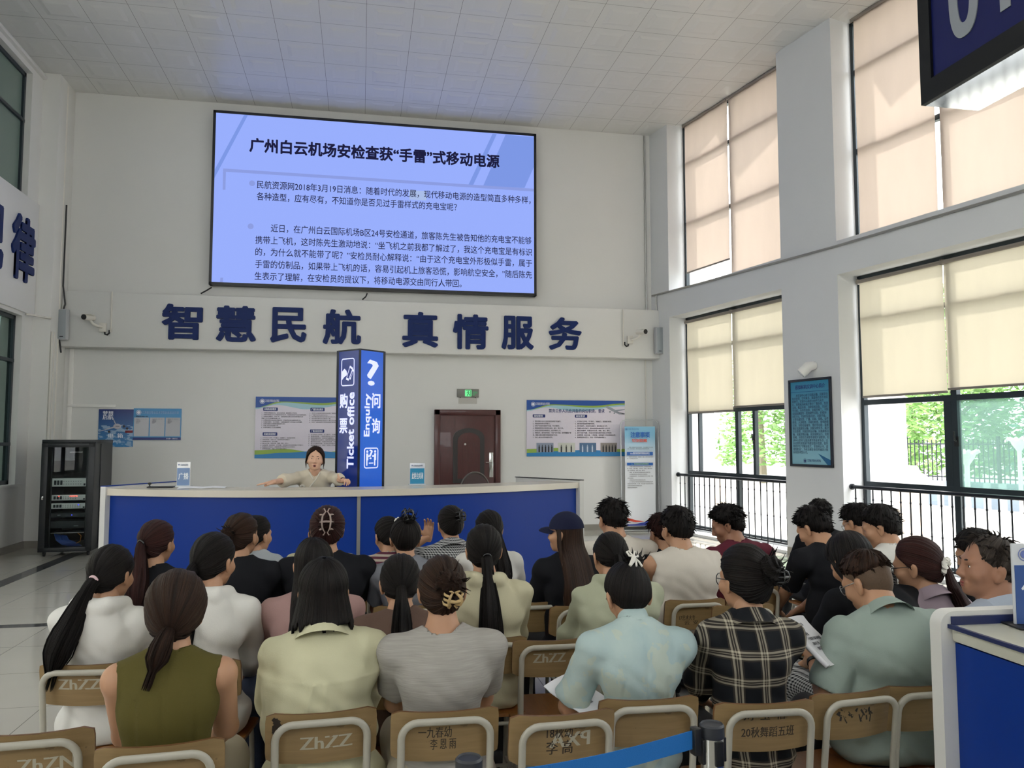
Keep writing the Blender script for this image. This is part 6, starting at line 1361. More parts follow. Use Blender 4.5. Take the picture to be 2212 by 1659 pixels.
def person(key, px, top, d, label, sp, rz=0.0, chair=True, chair_dz=0.0, marks=None, chair_label=None, chair_at=None, base=0.43, standing=False, loc=None):
    seed = sum(ord(c) for c in key); m = sp['sex'] == 'm'
    tgt = atD(px, top, d); r0 = fk(sp, 1.0, 0.0); K = r0.top[2] - 0.0; s = (tgt.z - base) / K
    if not 0.84 < s < 1.16: print('SCALE', key, round(s, 2))
    s = min(max(s, 0.86), 1.14); r = fk(sp, s, base)
    ca, sa = cos(rz), sin(rz); ox = tgt.x - (ca * r.top[0] - sa * r.top[1]); oy = tgt.y - (sa * r.top[0] + ca * r.top[1])
    if loc is not None: ox, oy = loc
    sw = sp.get('sw', 0.165 if not m else 0.19) * s; U = r.N - dirA(r.a3) * 0.06 * s; arms = []
    for i, c in ((0, -1), (1, 1)):
        S = U + np.array([c * sw, 0, -0.012 * s]); aw = sp.get('arms', (None, None))[i]
        if aw is None: Wt = np.array([c * 0.10, r.P0[1] + 0.34 * s, base + 0.17]); pole = np.array([c * 0.55, -0.6, -0.5]); kind = 'relax'; hd = None; pn = None
        else: Wt = np.array(aw['w'], float); pole = np.array(aw.get('pole', (c * 0.6, -0.5, -0.5))); kind = aw.get('hand', 'relax'); hd = aw.get('dir'); pn = aw.get('pn')
        if aw is not None and aw.get('world'):
            v = np.array(aw['w']) - np.array([ox, oy, 0]); Wt = np.array([ca * v[0] + sa * v[1], -sa * v[0] + ca * v[1], v[2]])
        E, W = ik(S, Wt, 0.285 * s, 0.25 * s, pole); f = (W - E) / np.linalg.norm(W - E); hd = f * 0.6 + np.array([0, .5, -.15]) if hd is None else np.array(hd)
        arms.append((S, E, W, hd, kind) + ((np.array(pn),) if pn is not None else ()))
    h = 0.0062 if d < 3.6 else (0.0075 if d < 6 else 0.0085); h = sp.get('h', h)
    V, F, _ = build_body(r, sp, h, arms, base, standing)
    o = mesh_np('person', V, F, m_skin_d if sp.get('tan') else sp.get('skin', m_skin)); tag(o, label, 'person', 'seated audience' if not standing else None)
    o.location = (ox, oy, 0); o.rotation_euler = (0, 0, rz); PEOPLE[key] = (o, r, arms)
    t = sp['top']; V, F = build_top(r, sp, h + 0.0004, arms, base, seed); mesh_np(t.get('name', 'shirt'), V, F, t['mat'], o)
    if t.get('collar'): g = MB(); collar_ring(g, r, sp, t['collar'], t.get('csc', 1.0)); g.build('collar', t.get('cmat', t['mat']), o, smooth=60)
    V, F = build_bottom(r, sp, h + 0.002, base, standing, sp.get('bkind', 'trousers')); mesh_np('skirt' if sp.get('bkind') == 'skirt' else 'trousers', V, F, sp.get('bottom', m_tr_dark), o)
    for c in (-1, 1):
        y0 = 0.41 * s if not standing else 0.0; x = c * (0.11 if not standing else 0.09); g = MB(); g.loft([[(x + wd * cos(2 * pi * k / 16), y0 + yy + 0, max(0.003, zc + zh * sin(2 * pi * k / 16))) for k in range(16)] for yy, wd, zc, zh in ((-0.07, 0.02, 0.04, 0.035), (-0.05, 0.036, 0.045, 0.045), (0.02, 0.04, 0.045, 0.045), (0.10, 0.045, 0.035, 0.035), (0.16, 0.04, 0.028, 0.027), (0.185, 0.018, 0.022, 0.016))]); g.build('shoe', sp.get('shoe', m_shoe), o, smooth=60)
    # face
    g = MB(); g2 = MB(); g3 = MB()
    M4 = Matrix([[*(r.Rh[i] * r.hs), r.Hc[i]] for i in range(3)] + [[0, 0, 0, 1]])
    for c in (-1, 1):
        g = MB(); g3 = MB(); g.ell((c * 0.031, 0.0725, -0.0035), (0.0130, 0.0115, 0.0072), M4, 14, 10); g.cur = 1; g.ell((c * 0.0312, 0.0798, -0.0032), (0.0060, 0.0048, 0.0060), M4, 12, 8); g.build('eye', [m_eyew, m_iris], o)
        g3.tube([M4 @ Vector(p) for p in ((c * 0.013, 0.0892, 0.0175), (c * 0.029, 0.0885, 0.0205), (c * 0.047, 0.0775, 0.0145))], [0.0030, 0.0036, 0.0014], 6, flat=0.6); g3.build('eyebrow', m_brow, o)
    g = MB(); mo = sp.get('mouth', 0.0)
    for z, a in ((-0.068, 0.018), (-0.0785 - mo, 0.015)): g.tube([M4 @ Vector(p) for p in ((-a, 0.0875, z), (-a * .4, 0.0925, z + 0.0012), (a * .4, 0.0925, z + 0.0012), (a, 0.0875, z))], [0.001, 0.0042, 0.0042, 0.001], 6, flat=0.7)
    if mo: g.cur = 1; g.ell((0, 0.086, -0.073 - mo * .5), (0.0125, 0.004, 0.004 + mo * .4), M4, 12, 6)
    g.build('lips', [m_lip, m_iris], o)
    # hair
    hr = sp['hair']; hm = hr.get('mat', m_hair); g = MB(); k = hr['kind']
    def yback(z):
        zs = [r.P0[2], r.L1[2], r.L2[2], r.N[2], r.N[2] + 0.1]; ys = [r.P0[1] - 0.13, r.L1[1] - 0.112, r.L2[1] - 0.122, r.N[1] - 0.08, r.N[1] - 0.065]; return float(np.interp(z, zs, ys)) * 1.0
    acc = None
    if k in ('pony', 'bun', 'clip'):
        A = np.array(hr.get('tie', (0, -0.9, -0.45)), float); A /= np.linalg.norm(A); shell(g, r, A, 'f', hr.get('thick', 0.014), seed); tie = HC + A * (HR + 0.012)
        if k == 'pony':
            T0 = P(r, tie); down = hr.get('len', 0.3); side = hr.get('side', 0.0); z1 = T0[2] - down; pts = [P(r, HC + A * (HR - 0.01)), T0 + r.Rh @ (A * 0.018)]
            for f_ in (0.2, 0.45, 0.7, 1.0): z = T0[2] - down * f_; pts.append(np.array([T0[0] + side * f_, min(yback(z) - 0.03, T0[1] - 0.02) if z < r.N[2] + .06 else T0[1] - 0.03, z]))
            w_ = hr.get('w', 0.034); tail(g, pts, [w_ * .55, w_ * .6, w_ * .95, w_ * 1.15, w_ * 1.05, w_ * .35], seed)
        elif k == 'bun': bun(g, r, A, hr.get('r', 0.042), seed)
        else:
            bun(g, r, hr.get('bund', A), hr.get('r', 0.036), seed, 0.75)
    elif k == 'long':
        curtain(g, r, yback, r.Hc[2] - hr.get('len', 0.3), seed, width=hr.get('width', 1.05), side_end=(r.Hc[2] - hr['side_len']) if 'side_len' in hr else None, thick=hr.get('thick', 0.015), wav=hr.get('wav', 0.0))
    elif k == 'short':
        shell(g, r, hr.get('crown', (0.1, -0.45, 0.9)), hr.get('line', 'm'), hr.get('thick', 0.012), seed, amp=0.003); tufts(g, r, int(hr.get('n', 150) * 2.4), seed, hr.get('ln', (0.02, 0.045)), hr.get('lift', 0.5), hr.get('line', 'm'), zmin=hr.get('zmin', -0.08), bias=hr.get('bias', (0, 0, 0)), thick=0.0042)
    elif k == 'shortbob':
        shell(g, r, (0.05, -0.5, 0.87), 'f', 0.018, seed, amp=0.004); tufts(g, r, 60, seed, (0.03, 0.05), 0.1, 'f', zmin=-0.08)
    if hr.get('fly', 0): tufts(g, r, 9, seed + 3, (0.02, 0.045), 0.2, 'f' if not m else 'm', zmin=-.05, base=0.012, thick=0.0006)
    g.build('hair', hm, o, smooth=180)
    if hr.get('fade'): g = MB(); shell(g, r, (0, -0.3, 0.95), 'm', 0.0022, seed, amp=0.0005); g.build('shaved_hair', m_fade, o, smooth=180)
    ac = hr.get('acc')
    if ac:
        A = np.array(hr.get('accd', hr.get('tie', (0, -0.9, -0.45))), float); A /= np.linalg.norm(A); c = HC + A * (HR + 0.016); Bx = np.cross(A, [0, 0, 1]); Bx /= np.linalg.norm(Bx); Cx = np.cross(Bx, A); g = MB(); am = ac[1]
        def L_(a, b_, e): return P(r, c + Bx * a + Cx * b_ + A * e)
        if ac[0] == 'band': rr = [L_(0.017 * cos(t) , 0.017 * sin(t), 0.006) for t in np.linspace(0, 2 * pi, 17)]; g.tube(rr, 0.006, 8, caps=False); nm = 'hair_band'
        elif ac[0] == 'scrunchie':
            rr = [L_((0.026 + 0.004 * sin(7 * t)) * cos(t), (0.026 + 0.004 * sin(5 * t)) * sin(t), 0.006 + 0.004 * sin(9 * t)) for t in np.linspace(0, 2 * pi, 49)]; g.tube(rr, [0.012 + 0.004 * sin(k_ * 2.1) for k_ in range(49)], 8, caps=False); nm = 'scrunchie'
        elif ac[0] == 'claw':
            z_ = hr.get('cl', 0.05); ox_ = 0.0; e0 = 0.03
            for sg in (-1, 1):
                g.tube([L_(sg * 0.006, z_, e0 + .004), L_(sg * 0.02, z_ * .6, e0 + .02), L_(sg * 0.024, 0, e0 + .024), L_(sg * 0.02, -z_ * .6, e0 + .02), L_(sg * 0.008, -z_, e0 + .004)], [0.004, 0.0065, 0.0075, 0.0065, 0.003], 8, flat=.6)
                for tt in (-0.7, 0.0, 0.7): g.tube([L_(sg * 0.022, z_ * tt, e0 + .02), L_(sg * 0.034, z_ * tt * 1.05, e0 + .004), L_(sg * 0.030, z_ * tt * 1.1, e0 - .025)], [0.005, 0.0045, 0.001], 6)
                g.tube([L_(sg * 0.004, z_, e0 + .004), L_(sg * .014, z_ * 1.35, e0 + .012), L_(sg * .02, z_ * 1.3, e0 + .006)], [0.004, 0.0035, 0.002], 6); g.tube([L_(sg * 0.006, -z_, e0 + .004), L_(sg * .014, -z_ * 1.3, e0 + .01), L_(sg * .02, -z_ * 1.25, e0 + .006)], [0.003, 0.0035, 0.002], 6)
            g.tube([L_(-0.022, 0, e0 + .02), L_(0, 0, e0 + .03), L_(0.022, 0, e0 + .02)], 0.006, 8); nm = 'hair_claw'
        elif ac[0] == 'bow':
            for sg in (-1, 1):
                g.tube([L_(0.03, 0.03, .03), L_(0.03 + sg * .015, .055, .036), L_(0.03 + sg * .026, .05, .034), L_(0.03 + sg * .022, .032, .032), L_(0.03, 0.03, .03)], 0.004, 8); g.tube([L_(0.03, 0.03, .03), L_(0.03 + sg * .008, .0, .034), L_(0.03 + sg * .014, -.02, .03)], 0.004, 8)
            g.tube([L_(0.03, 0.03, .03), L_(0.05, 0.005, .034), L_(0.065, -0.01, .02)], [0.008, .009, .006], 8); nm = 'hair_clip'
        else: g.tube([P(r, p) for p in ac[2]], 0.0045, 8, flat=.6); nm = 'hair_clip'
        g.build(nm, am, o, smooth=60)
    if sp.get('glasses'):
        g = MB(); rm = sp['glasses']; q = MB()
        for c in (-1, 1):
            rx, ry = (0.023, 0.019) if rm != 'round' else (0.023, 0.023); rr = [M4 @ Vector((c * 0.034 + rx * cos(t), 0.098 - 0.3 * abs(rx * cos(t) * c + .0) * (1 if cos(t) * c > 0 else 0), -0.006 + ry * sin(t))) for t in np.linspace(0, 2 * pi, 21)]
            g.tube(rr, 0.0019, 6, caps=False); q.add([tuple(p) for p in rr[:-1]], [tuple(range(20))]); g.tube([M4 @ Vector(p) for p in ((c * 0.056, 0.092, 0.0), (c * 0.078, 0.05, 0.0), (c * 0.085, -0.005, -0.002), (c * 0.083, -0.025, -0.018))], 0.0018, 6)
        g.tube([M4 @ Vector(p) for p in ((-0.011, 0.098, -0.002), (0, 0.102, 0.001), (0.011, 0.098, -0.002))], 0.0018, 6); so = g.build('spectacles', m_gl_rim if rm != 'silver' else m_alu, o, smooth=60); q.build('lenses', m_lens, o, smooth=0)
    if chair:
        cd = r.L1[1] - 0.116 * sp.get('gy', 1.0) * s - 0.012 + 0.19
        if chair_at: q = atD(chair_at[0], chair_at[1], 1513.0 / (chair_at[1] - 950)); put_chair(q.x - sin(chair_at[2]) * 0.225, q.y + cos(chair_at[2]) * 0.225, chair_at[2], chair_label, marks)
        else: put_chair(ox - sa * cd, oy + ca * cd, rz, chair_label, marks)
    return o, r, arms, (ox, oy)
# ------------------------------------------------------------------ the audience
F_ = fabric
c_olive = F_('cloth_olive', '544d24'); c_cream = F_('cloth_cream_shirt', 'c3c0a0', 0.15); c_white = F_('cloth_white', 'cfcdc6', 0.15); c_black = F_('cloth_black', '121317'); c_pink = F_('cloth_dusty_pink', '9c7d78'); c_brown = F_('cloth_brown', '5f4b41'); c_jcream = F_('cloth_cream_jacket', 'b7b195', 0.15); c_jgreen = F_('cloth_pale_green', 'a5a890', 0.15); c_grey = F_('cloth_grey', '72747a'); c_polo = F_('cloth_sage', '93a198', 0.15); c_lilac = F_('cloth_lilac', '9a8a94', 0.15); c_lblue = F_('cloth_light_blue', 'a4adba', 0.15); c_maroon = F_('cloth_maroon', '5c2330'); c_warm = F_('cloth_warm_white', 'c7c0b4', 0.15); c_ivory = F_('cloth_ivory', 'cfc6b2', 0.3, 40); c_gdot = F_('cloth_pale_grey', '9ea3a6')
c_knit = knit_mat('cloth_grey_knit'); c_dye = tiedye_mat('cloth_blue_floral'); c_plaid = plaid_mat('cloth_plaid'); c_ging = check_mat('cloth_gingham', '16171a', 'b9b9b9', 0.014); c_stripe = check_mat('cloth_striped', 'a99e90', '5a2f3c', 0.026, 0.5, False)
m_cpink = plain('d9b9bd', 0.6); m_cwhite = plain('d9d5cb', 0.5); m_cblack = plain('151517', 0.25); m_chorn = plain('b59a6a', 0.3); m_cpearl = plain('94827a', 0.25)
def top(mat_, sleeve=0.62, **k): return dict(mat=mat_, sleeve=sleeve, **k)
CL = 'school chair under the %s'
# nearest row
person('olive', 386, 1237, 2.56, 'woman in a sleeveless olive vest with a short ponytail, front left', dict(sex='f', top=top(c_olive, 0, name='vest', fold=0.003, neckr=0.9, seam=((0, .5, 1.0), (.085, .5, .9), (-.085, .5, .9))), bottom=m_tr_cream, bkind='skirt', gx=1.02, sw=0.158, arm=1.12, lean=0.04, hp=0.12, hr=0.04, hair=dict(kind='pony', mat=m_hair_b, tie=(0, -0.75, -0.66), len=0.12, w=0.026, side=-0.035, thick=0.022, acc=('band', m_cblack))), rz=0.06, marks=[('ZhZZ', -0.06, 0.70, 0.15, 0.06, m_spray, False)], chair_label=CL % 'woman in the olive vest')
person('cream', 700, 1206, 2.85, 'woman in a cream shirt with long straight dark hair and collar turned down', dict(sex='f', top=top(c_cream, 1.6, collar='shirt', loose=1.0, fold=0.007, csc=1.2, yoke=1), bottom=m_tr_cream, gx=1.08, sw=0.168, lean=0.06, hp=0.18, hair=dict(kind='long', mat=m_hair, len=0.098, side_len=0.115, width=1.25, thick=0.018)), rz=0.05, marks=[('ZhZZ', -0.07, 0.715, 0.17, 0.06, m_spray, False), ('#', -0.155, 0.775, 0.012, 0, m_marker, False)], chair_label=CL % 'woman in the cream shirt')
person('grey', 955, 1201, 2.85, 'woman in a short-sleeved grey knit top with brown hair pinned up', dict(sex='f', top=top(c_knit, 0.7, fold=0.004, neckr=1.1), bottom=m_tr_cream, bkind='skirt', gx=1.1, sw=0.172, arm=1.1, lean=0.03, hp=0.1, hair=dict(kind='clip', mat=m_hair_b, tie=(0.25, -0.9, -0.35), bund=(0.18, -0.95, 0.05), r=0.048, acc=('claw', m_chorn), cl=0.024)), rz=-0.03, marks=[('一九春幼', -0.09, 0.735, 0.11, 0.04, m_marker, False), ('李 恩 雨', -0.05, 0.695, 0.085, 0.04, m_marker, False)], chair_label=CL % 'woman in the grey knit top')
person('qipao', 1345, 1212, 3.05, 'woman in a pale blue floral blouse with stand collar and hair in a bun', dict(sex='f', top=top(c_dye, 0.82, name='blouse', collar='stand', fold=0.005, seam=((0.0, .45, 1.05), (.08, .45, .85), (-.08, .45, .85))), bottom=m_tr_cream, gx=1.05, sw=0.172, arm=1.1, lean=0.10, slouch=0.26, hp=0.5, hr=-0.06, glasses='silver', hair=dict(kind='bun', tie=(0.3, -0.45, 0.84), r=0.04, accd=(0.38, -0.86, 0.42), acc=('bow', m_cwhite)), arms=(dict(w=(-0.16, 0.25, 0.60)), None)), rz=-0.05, marks=[], chair_label=CL % 'woman in the pale blue floral blouse')
person('plaid', 1605, 1180, 3.02, 'woman in a black and cream plaid shirt with dark hair clipped up', dict(sex='f', top=top(c_plaid, 1.75, collar='shirt', loose=0.35, fold=0.006), gx=0.92, sw=0.146, lean=0.03, slouch=0.06, hp=0.12, hy=0.42, hr=0.02, fo=0.0, glasses='round', hscale=1.04, hair=dict(kind='clip', tie=(0.45, -0.85, -0.1), bund=(0.3, -0.9, 0.1), r=0.055, thick=0.02, acc=('claw', m_cblack), cl=0.026)), rz=-0.16, chair_at=(1660, 1516, -0.06), marks=[('刘  玉  怡', -0.085, 0.765, 0.15, 0.04, m_marker, False), ('20秋舞蹈五班', -0.09, 0.705, 0.19, 0.04, m_marker, False)], chair_label=CL % 'woman in the plaid shirt')
person('polo', 1846, 1183, 3.25, 'man in a sage green polo shirt and spectacles, bending over papers', dict(sex='m', top=top(c_polo, 0.78, name='polo_shirt', collar='shirt', loose=0.5, fold=0.007, flare=0.02), gx=1.2, gy=1.1, sw=0.203, arm=1.15, hscale=1.05, lean=0.16, slouch=0.3, hp=0.5, hy=0.5, neck=1.12, fo=0.0, glasses='silver', hair=dict(kind='short', line='top', fade=1, n=120, ln=(0.012, 0.022), lift=0.35, zmin=0.02, thick=0.012, mat=m_hair_b, fly=0), arms=(dict(w=tuple(atD(1757, 1420, 3.22)), world=1, pole=(-0.30, 0.0, -1.0), hand='grip', dir=(0.1, 0.8, 0.5)), None)), rz=-0.06, chair_at=(1856, 1492, 0.1), marks=[('#', -0.09, 0.73, 0.15, 0, m_smear, False)], chair_label=CL % 'man in the sage polo shirt')
# second row
person('hoodl', 247, 1180, 3.4, 'woman in a white hooded top with a pink hair tie and very long ponytail', dict(sex='f', top=top(c_white, 1.7, name='hooded_top', hood=1, loose=0.5, fold=0.005), bottom=m_tr_cream, lean=0.05, hp=0.2, hy=-0.25, hair=dict(kind='pony', tie=(0.0, -0.85, -0.52), len=0.36, w=0.045, side=-0.10, acc=('band', m_cpink))), rz=-0.12, marks=[('ZhZZ', -0.10, 0.735, 0.17, 0.06, m_spray, False)], chair_label=CL % 'woman with the pink hair tie')
person('hoodr', 466, 1149, 3.45, 'woman in a white draped top with wavy ponytail over her left side', dict(sex='f', top=top(c_white, 1.7, name='hooded_top', hood=1, loose=0.4, fold=0.006), bottom=m_tr_blue, lean=0.05, hp=0.15, hy=-0.4, hair=dict(kind='pony', tie=(-0.2, -0.85, -0.45), len=0.40, w=0.042, side=-0.02)), rz=-0.1, chair_label=CL % 'woman in the white draped top')
person('pink', 679, 1162, 3.6, 'woman with long black hair and dusty pink sleeves behind the cream shirt', dict(sex='f', top=top(c_pink, 0.95, loose=0.6, fold=0.005), gx=1.05, sw=0.18, lean=0.08, hp=0.3, hair=dict(kind='long', len=0.32, width=1.15)), chair_label=CL % 'woman with dusty pink sleeves')
person('brown', 864, 1199, 3.42, 'woman in a brown top with a low ponytail and striped collar', dict(sex='f', top=top(c_brown, 0.9, loose=0.4), lean=0.12, slouch=0.3, hp=0.4, hair=dict(kind='pony', mat=m_hair, tie=(0, -0.78, -0.62), len=0.3, w=0.036, side=0.0)), chair_label=CL % 'woman in the brown top')
person('jcream', 1045, 1132, 3.8, 'woman in a cream hooded jacket with a long wavy black ponytail', dict(sex='f', top=top(c_jcream, 1.7, name='jacket', hood=1, loose=0.9, fold=0.007), lean=0.03, hp=0.08, hair=dict(kind='pony', tie=(0.05, -0.85, -0.5), len=0.55, w=0.046, side=0.01, acc=('band', m_cblack))), rz=-0.05, chair_label=CL % 'woman in the cream hooded jacket')
person('jgreen', 1316, 1147, 4.0, 'woman in a pale green jacket behind the blue floral blouse', dict(sex='f', top=top(c_jgreen, 1.7, name='jacket', hood=1, loose=1.0, fold=0.008), gx=1.08, sw=0.175, lean=0.14, slouch=0.32, hp=0.55, hr=0.1, hair=dict(kind='pony', tie=(0.1, -0.8, -0.6), len=0.2, w=0.034)), rz=-0.02, chair_label=CL % 'woman in the pale green jacket')
person('ging2', 1812, 1147, 3.72, 'woman in a black pinafore with gingham collar and skirt, head bowed', dict(sex='f', top=top(c_black, 0.6, name='pinafore', collar='shirt', cmat=c_ging, csc=1.3, loose=0.6), bottom=c_ging, bkind='skirt', sw=0.165, lean=0.18, slouch=0.42, hp=0.7, hy=0.1, hair=dict(kind='long', len=0.13, width=1.0, thick=0.022)), rz=0.02, chair_label=CL % 'woman in the black pinafore')
person('lilac', 1968, 1162, 3.6, 'woman in a lilac shirt with cream scrunchie, pink hair clip and spectacles', dict(sex='f', top=top(c_lilac, 1.5, collar='shirt', loose=0.6), lean=0.08, hp=0.25, hy=0.55, hscale=1.06, glasses='black', hair=dict(kind='pony', mat=m_hair_r, tie=(0.0, -0.9, -0.42), len=0.32, w=0.032, side=0.03, acc=('scrunchie', m_cwhite))), rz=0.1, chair_label=CL % 'woman in the lilac shirt')
person('older', 2142, 1153, 3.02, 'older man with thinning grey hair in a light blue shirt, at the far right', dict(sex='m', tan=1, top=top(c_lblue, 0.8, collar='shirt', fold=0.004, csc=1.05), gx=1.1, sw=0.19, lean=0.03, slouch=0.2, hp=-0.05, hy=1.15, neck=1.15, face=1.1, hair=dict(kind='short', line='bald', mat=m_hair_g, n=90, ln=(0.03, 0.06), lift=0.15, zmin=-0.06, thick=0.006, bias=(0, -0.2, 0.1), fly=0)), rz=0.12, chair_label=CL % 'older man in the light blue shirt')
person('blk16', 2094, 1142, 3.95, 'man in a black tee in front of the older man, by the window railing', dict(sex='m', top=top(c_black, 0.7), lean=0.1, hp=0.35, hy=0.3, glasses='black', hair=dict(kind='short', n=110, ln=(0.02, 0.04), thick=0.016)), rz=0.1, chair_label=CL % 'man in the black tee beyond the older man')
# third row and beyond
person('brpony', 341, 1124, 4.2, 'woman with a reddish brown ponytail in front of the counter, far left', dict(sex='f', top=top(c_black, 0.7), lean=0.04, hp=0.1, hy=-0.3, hair=dict(kind='pony', mat=m_hair_r, tie=(-0.1, -0.95, -0.25), len=0.34, w=0.042, side=0.02, acc=('band', m_cblack))), rz=-0.1, chair_label=CL % 'woman with the reddish brown ponytail')
person('scrun', 522, 1108, 4.3, 'woman in a black tee with a black scrunchie bun', dict(sex='f', top=top(c_black, 0.7, loose=0.5), gx=1.12, sw=0.185, lean=0.03, hp=0.05, hy=-0.35, hair=dict(kind='bun', mat=m_hair_b, tie=(-0.05, -0.95, -0.1), r=0.04, acc=('scrunchie', m_cblack))), rz=-0.1, chair_label=CL % 'woman with the black scrunchie bun')
person('dots', 556, 1120, 5.0, 'woman in a pale grey top, her right cheek showing past the scrunchie bun', dict(sex='f', top=top(c_gdot, 0.9, loose=0.4), lean=0.03, hp=0.1, hy=-0.6, hair=dict(kind='pony', tie=(0, -0.9, -0.3), len=0.2, w=0.03)), rz=-0.1, chair_label=CL % 'woman in the pale grey top')
person('claw', 708, 1094, 4.4, 'woman in a black tee with a pale claw clip in reddish brown hair', dict(sex='f', top=top(c_black, 0.75, loose=0.7), gx=1.2, sw=0.20, arm=1.1, lean=0.03, hp=0.08, hair=dict(kind='clip', mat=m_hair_r, tie=(0.0, -0.95, 0.12), r=0.04, thick=0.02, acc=('claw', m_cpearl), cl=0.054)), rz=0.0, chair_label=CL % 'woman with the pale claw clip')
person('hid', 697, 1120, 5.2, 'woman in a cream shirt hidden behind the pale claw clip, shoulders showing', dict(sex='f', top=top(c_cream, 0.9, loose=0.8), gx=1.2, sw=0.195, lean=0.08, hp=0.3, hair=dict(kind='pony', len=0.2)), chair_label=CL % 'cream-shouldered woman behind the claw clip')
person('strip', 835, 1127, 5.1, 'woman in a maroon striped shirt with a white scrunchie', dict(sex='f', top=top(c_stripe, 0.8, loose=0.3), lean=0.1, hp=0.3, hy=0.25, hair=dict(kind='pony', tie=(0.45, -0.75, 0.3), len=0.3, w=0.034, side=0.03, acc=('scrunchie', m_cwhite))), rz=0.1, chair_label=CL % 'woman in the maroon striped shirt')
person('gclip', 876, 1118, 4.5, 'woman in a grey tee with a black claw clip and topknot', dict(sex='f', top=top(c_grey, 0.7), lean=0.05, hp=0.15, hair=dict(kind='clip', tie=(0.1, -0.62, 0.75), r=0.036, acc=('claw', m_cblack), cl=0.04)), chair_label=CL % 'woman in the grey tee')
person('ging', 973, 1093, 5.2, 'person in a gingham shirt raising a hand to the face', dict(sex='f', top=top(c_ging, 1.5, collar='shirt', loose=0.4), lean=0.02, hp=0.1, hy=0.12, glasses='black', hair=dict(kind='clip', tie=(0.25, -0.9, 0.15), r=0.02, acc=('claw', m_cblack), cl=0.035), arms=(dict(w=(-0.13, 0.17, 1.03), pole=(-0.9, -0.1, -0.6), hand='relax', dir=(0.1, -0.05, 1.0), pn=(0.3, 1, 0)), None)), rz=0.05, chair_label=CL % 'person in the gingham shirt')
person('wruf', 1056, 1104, 4.95, 'woman with a long black ponytail and white sleeves next to the blue counter front', dict(sex='f', top=top(c_white, 0.6, flare=0.03, loose=0.5), lean=0.03, hp=0.1, hy=0.1, hair=dict(kind='pony', tie=(0.35, -0.85, -0.4), len=0.34, w=0.045, side=0.03)), rz=-0.05, chair_label=CL % 'woman with white sleeves by the counter')
person('cap', 1222, 1105, 4.5, 'woman in a navy baseball cap with long straight hair and black top', dict(sex='f', top=top(c_black, 1.7, loose=0.6), lean=0.03, hp=0.05, hy=0.75, hair=dict(kind='long', mat=m_hair_b, len=0.40, width=1.3, thick=0.010)), rz=0.15, chair_label=CL % 'woman in the navy cap')
person('white25', 1318, 1076, 5.2, 'man in a white tee with tousled hair nearest the banner stand', dict(sex='m', top=top(c_warm, 0.75, neckr=0.92), gx=1.08, sw=0.20, lean=0.1, slouch=0.3, hp=0.3, hy=0.15, hair=dict(kind='short', n=160, ln=(0.02, 0.05), thick=0.014)), rz=0.0, chair_label=CL % 'man in the white tee near the banner')
person('tank', 1457, 1093, 4.72, 'man in a sleeveless white top with thick black hair', dict(sex='m', top=top(c_warm, 0, name='vest', loose=0.7, fold=0.005, neckr=0.95), gx=1.15, sw=0.195, arm=1.05, lean=0.1, slouch=0.28, hp=0.25, hy=0.2, hair=dict(kind='short', n=170, ln=(0.02, 0.045), thick=0.018)), rz=0.0, marks=[('17艺术大专', -0.10, 0.70, 0.09, 0.03, m_marker, False), ('云  安', -0.07, 0.67, 0.08, 0.025, m_marker, False)], chair_label=CL % 'man in the sleeveless white top')
person('blk27', 1425, 1112, 5.2, 'person in black with shaggy hair half hidden by the sleeveless man', dict(sex='m', top=top(c_black, 0.8), sw=0.2, lean=0.1, hp=0.35, hy=0.2, hair=dict(kind='short', mat=m_hair_r, n=170, ln=(0.03, 0.06), lift=0.3, thick=0.016, zmin=-0.08)), chair_label=CL % 'shaggy-haired person in black')
person('maroon', 1556, 1089, 5.1, 'man in a maroon tee with curly hair looking left', dict(sex='m', tan=1, top=top(c_maroon, 0.7, neckr=0.92), lean=0.12, slouch=0.3, hp=0.4, hy=1.0, hair=dict(kind='short', n=230, ln=(0.02, 0.05), lift=0.8, thick=0.018)), rz=0.1, chair_label=CL % 'man in the maroon tee')
person('blk29', 1735, 1090, 4.85, 'man in a black tee bowing his head, in front of the grey column', dict(sex='m', top=top(c_black, 0.75), sw=0.19, gx=1.0, lean=0.12, slouch=0.34, hp=0.6, hy=0.4, hair=dict(kind='short', n=170, ln=(0.02, 0.04), lift=0.6, thick=0.014)), rz=0.1, chair_label=CL % 'man in the black tee by the column')
person('m30', 1768, 1080, 6.1, 'man half hidden behind the bowed man in black, only hair and neck showing', dict(sex='m', top=top(c_black, 0.7), lean=0.06, hp=0.2, hy=-0.2, hair=dict(kind='short', n=150, ln=(0.02, 0.035), thick=0.014)), chair_label=CL % 'man half hidden behind the bowed man')
person('m31', 1834, 1086, 5.5, 'man in white with spectacles behind the dark-haired profile, by the railing', dict(sex='m', top=top(c_warm, 0.75), lean=0.14, slouch=0.3, hp=0.55, hy=0.4, glasses='silver', hair=dict(kind='short', n=170, ln=(0.025, 0.055), thick=0.016)), rz=0.0, chair_label=CL % 'man in white with spectacles')
person('m32', 1884, 1089, 4.75, 'man in a white tee with small black print, looking down to the left', dict(sex='m', top=top(c_white, 0.75, neckr=0.92), lean=0.08, slouch=0.3, hp=0.38, hy=0.75, hair=dict(kind='short', n=170, ln=(0.02, 0.045), lift=0.4, thick=0.018)), rz=0.15, chair_label=CL % 'man in the white printed tee')
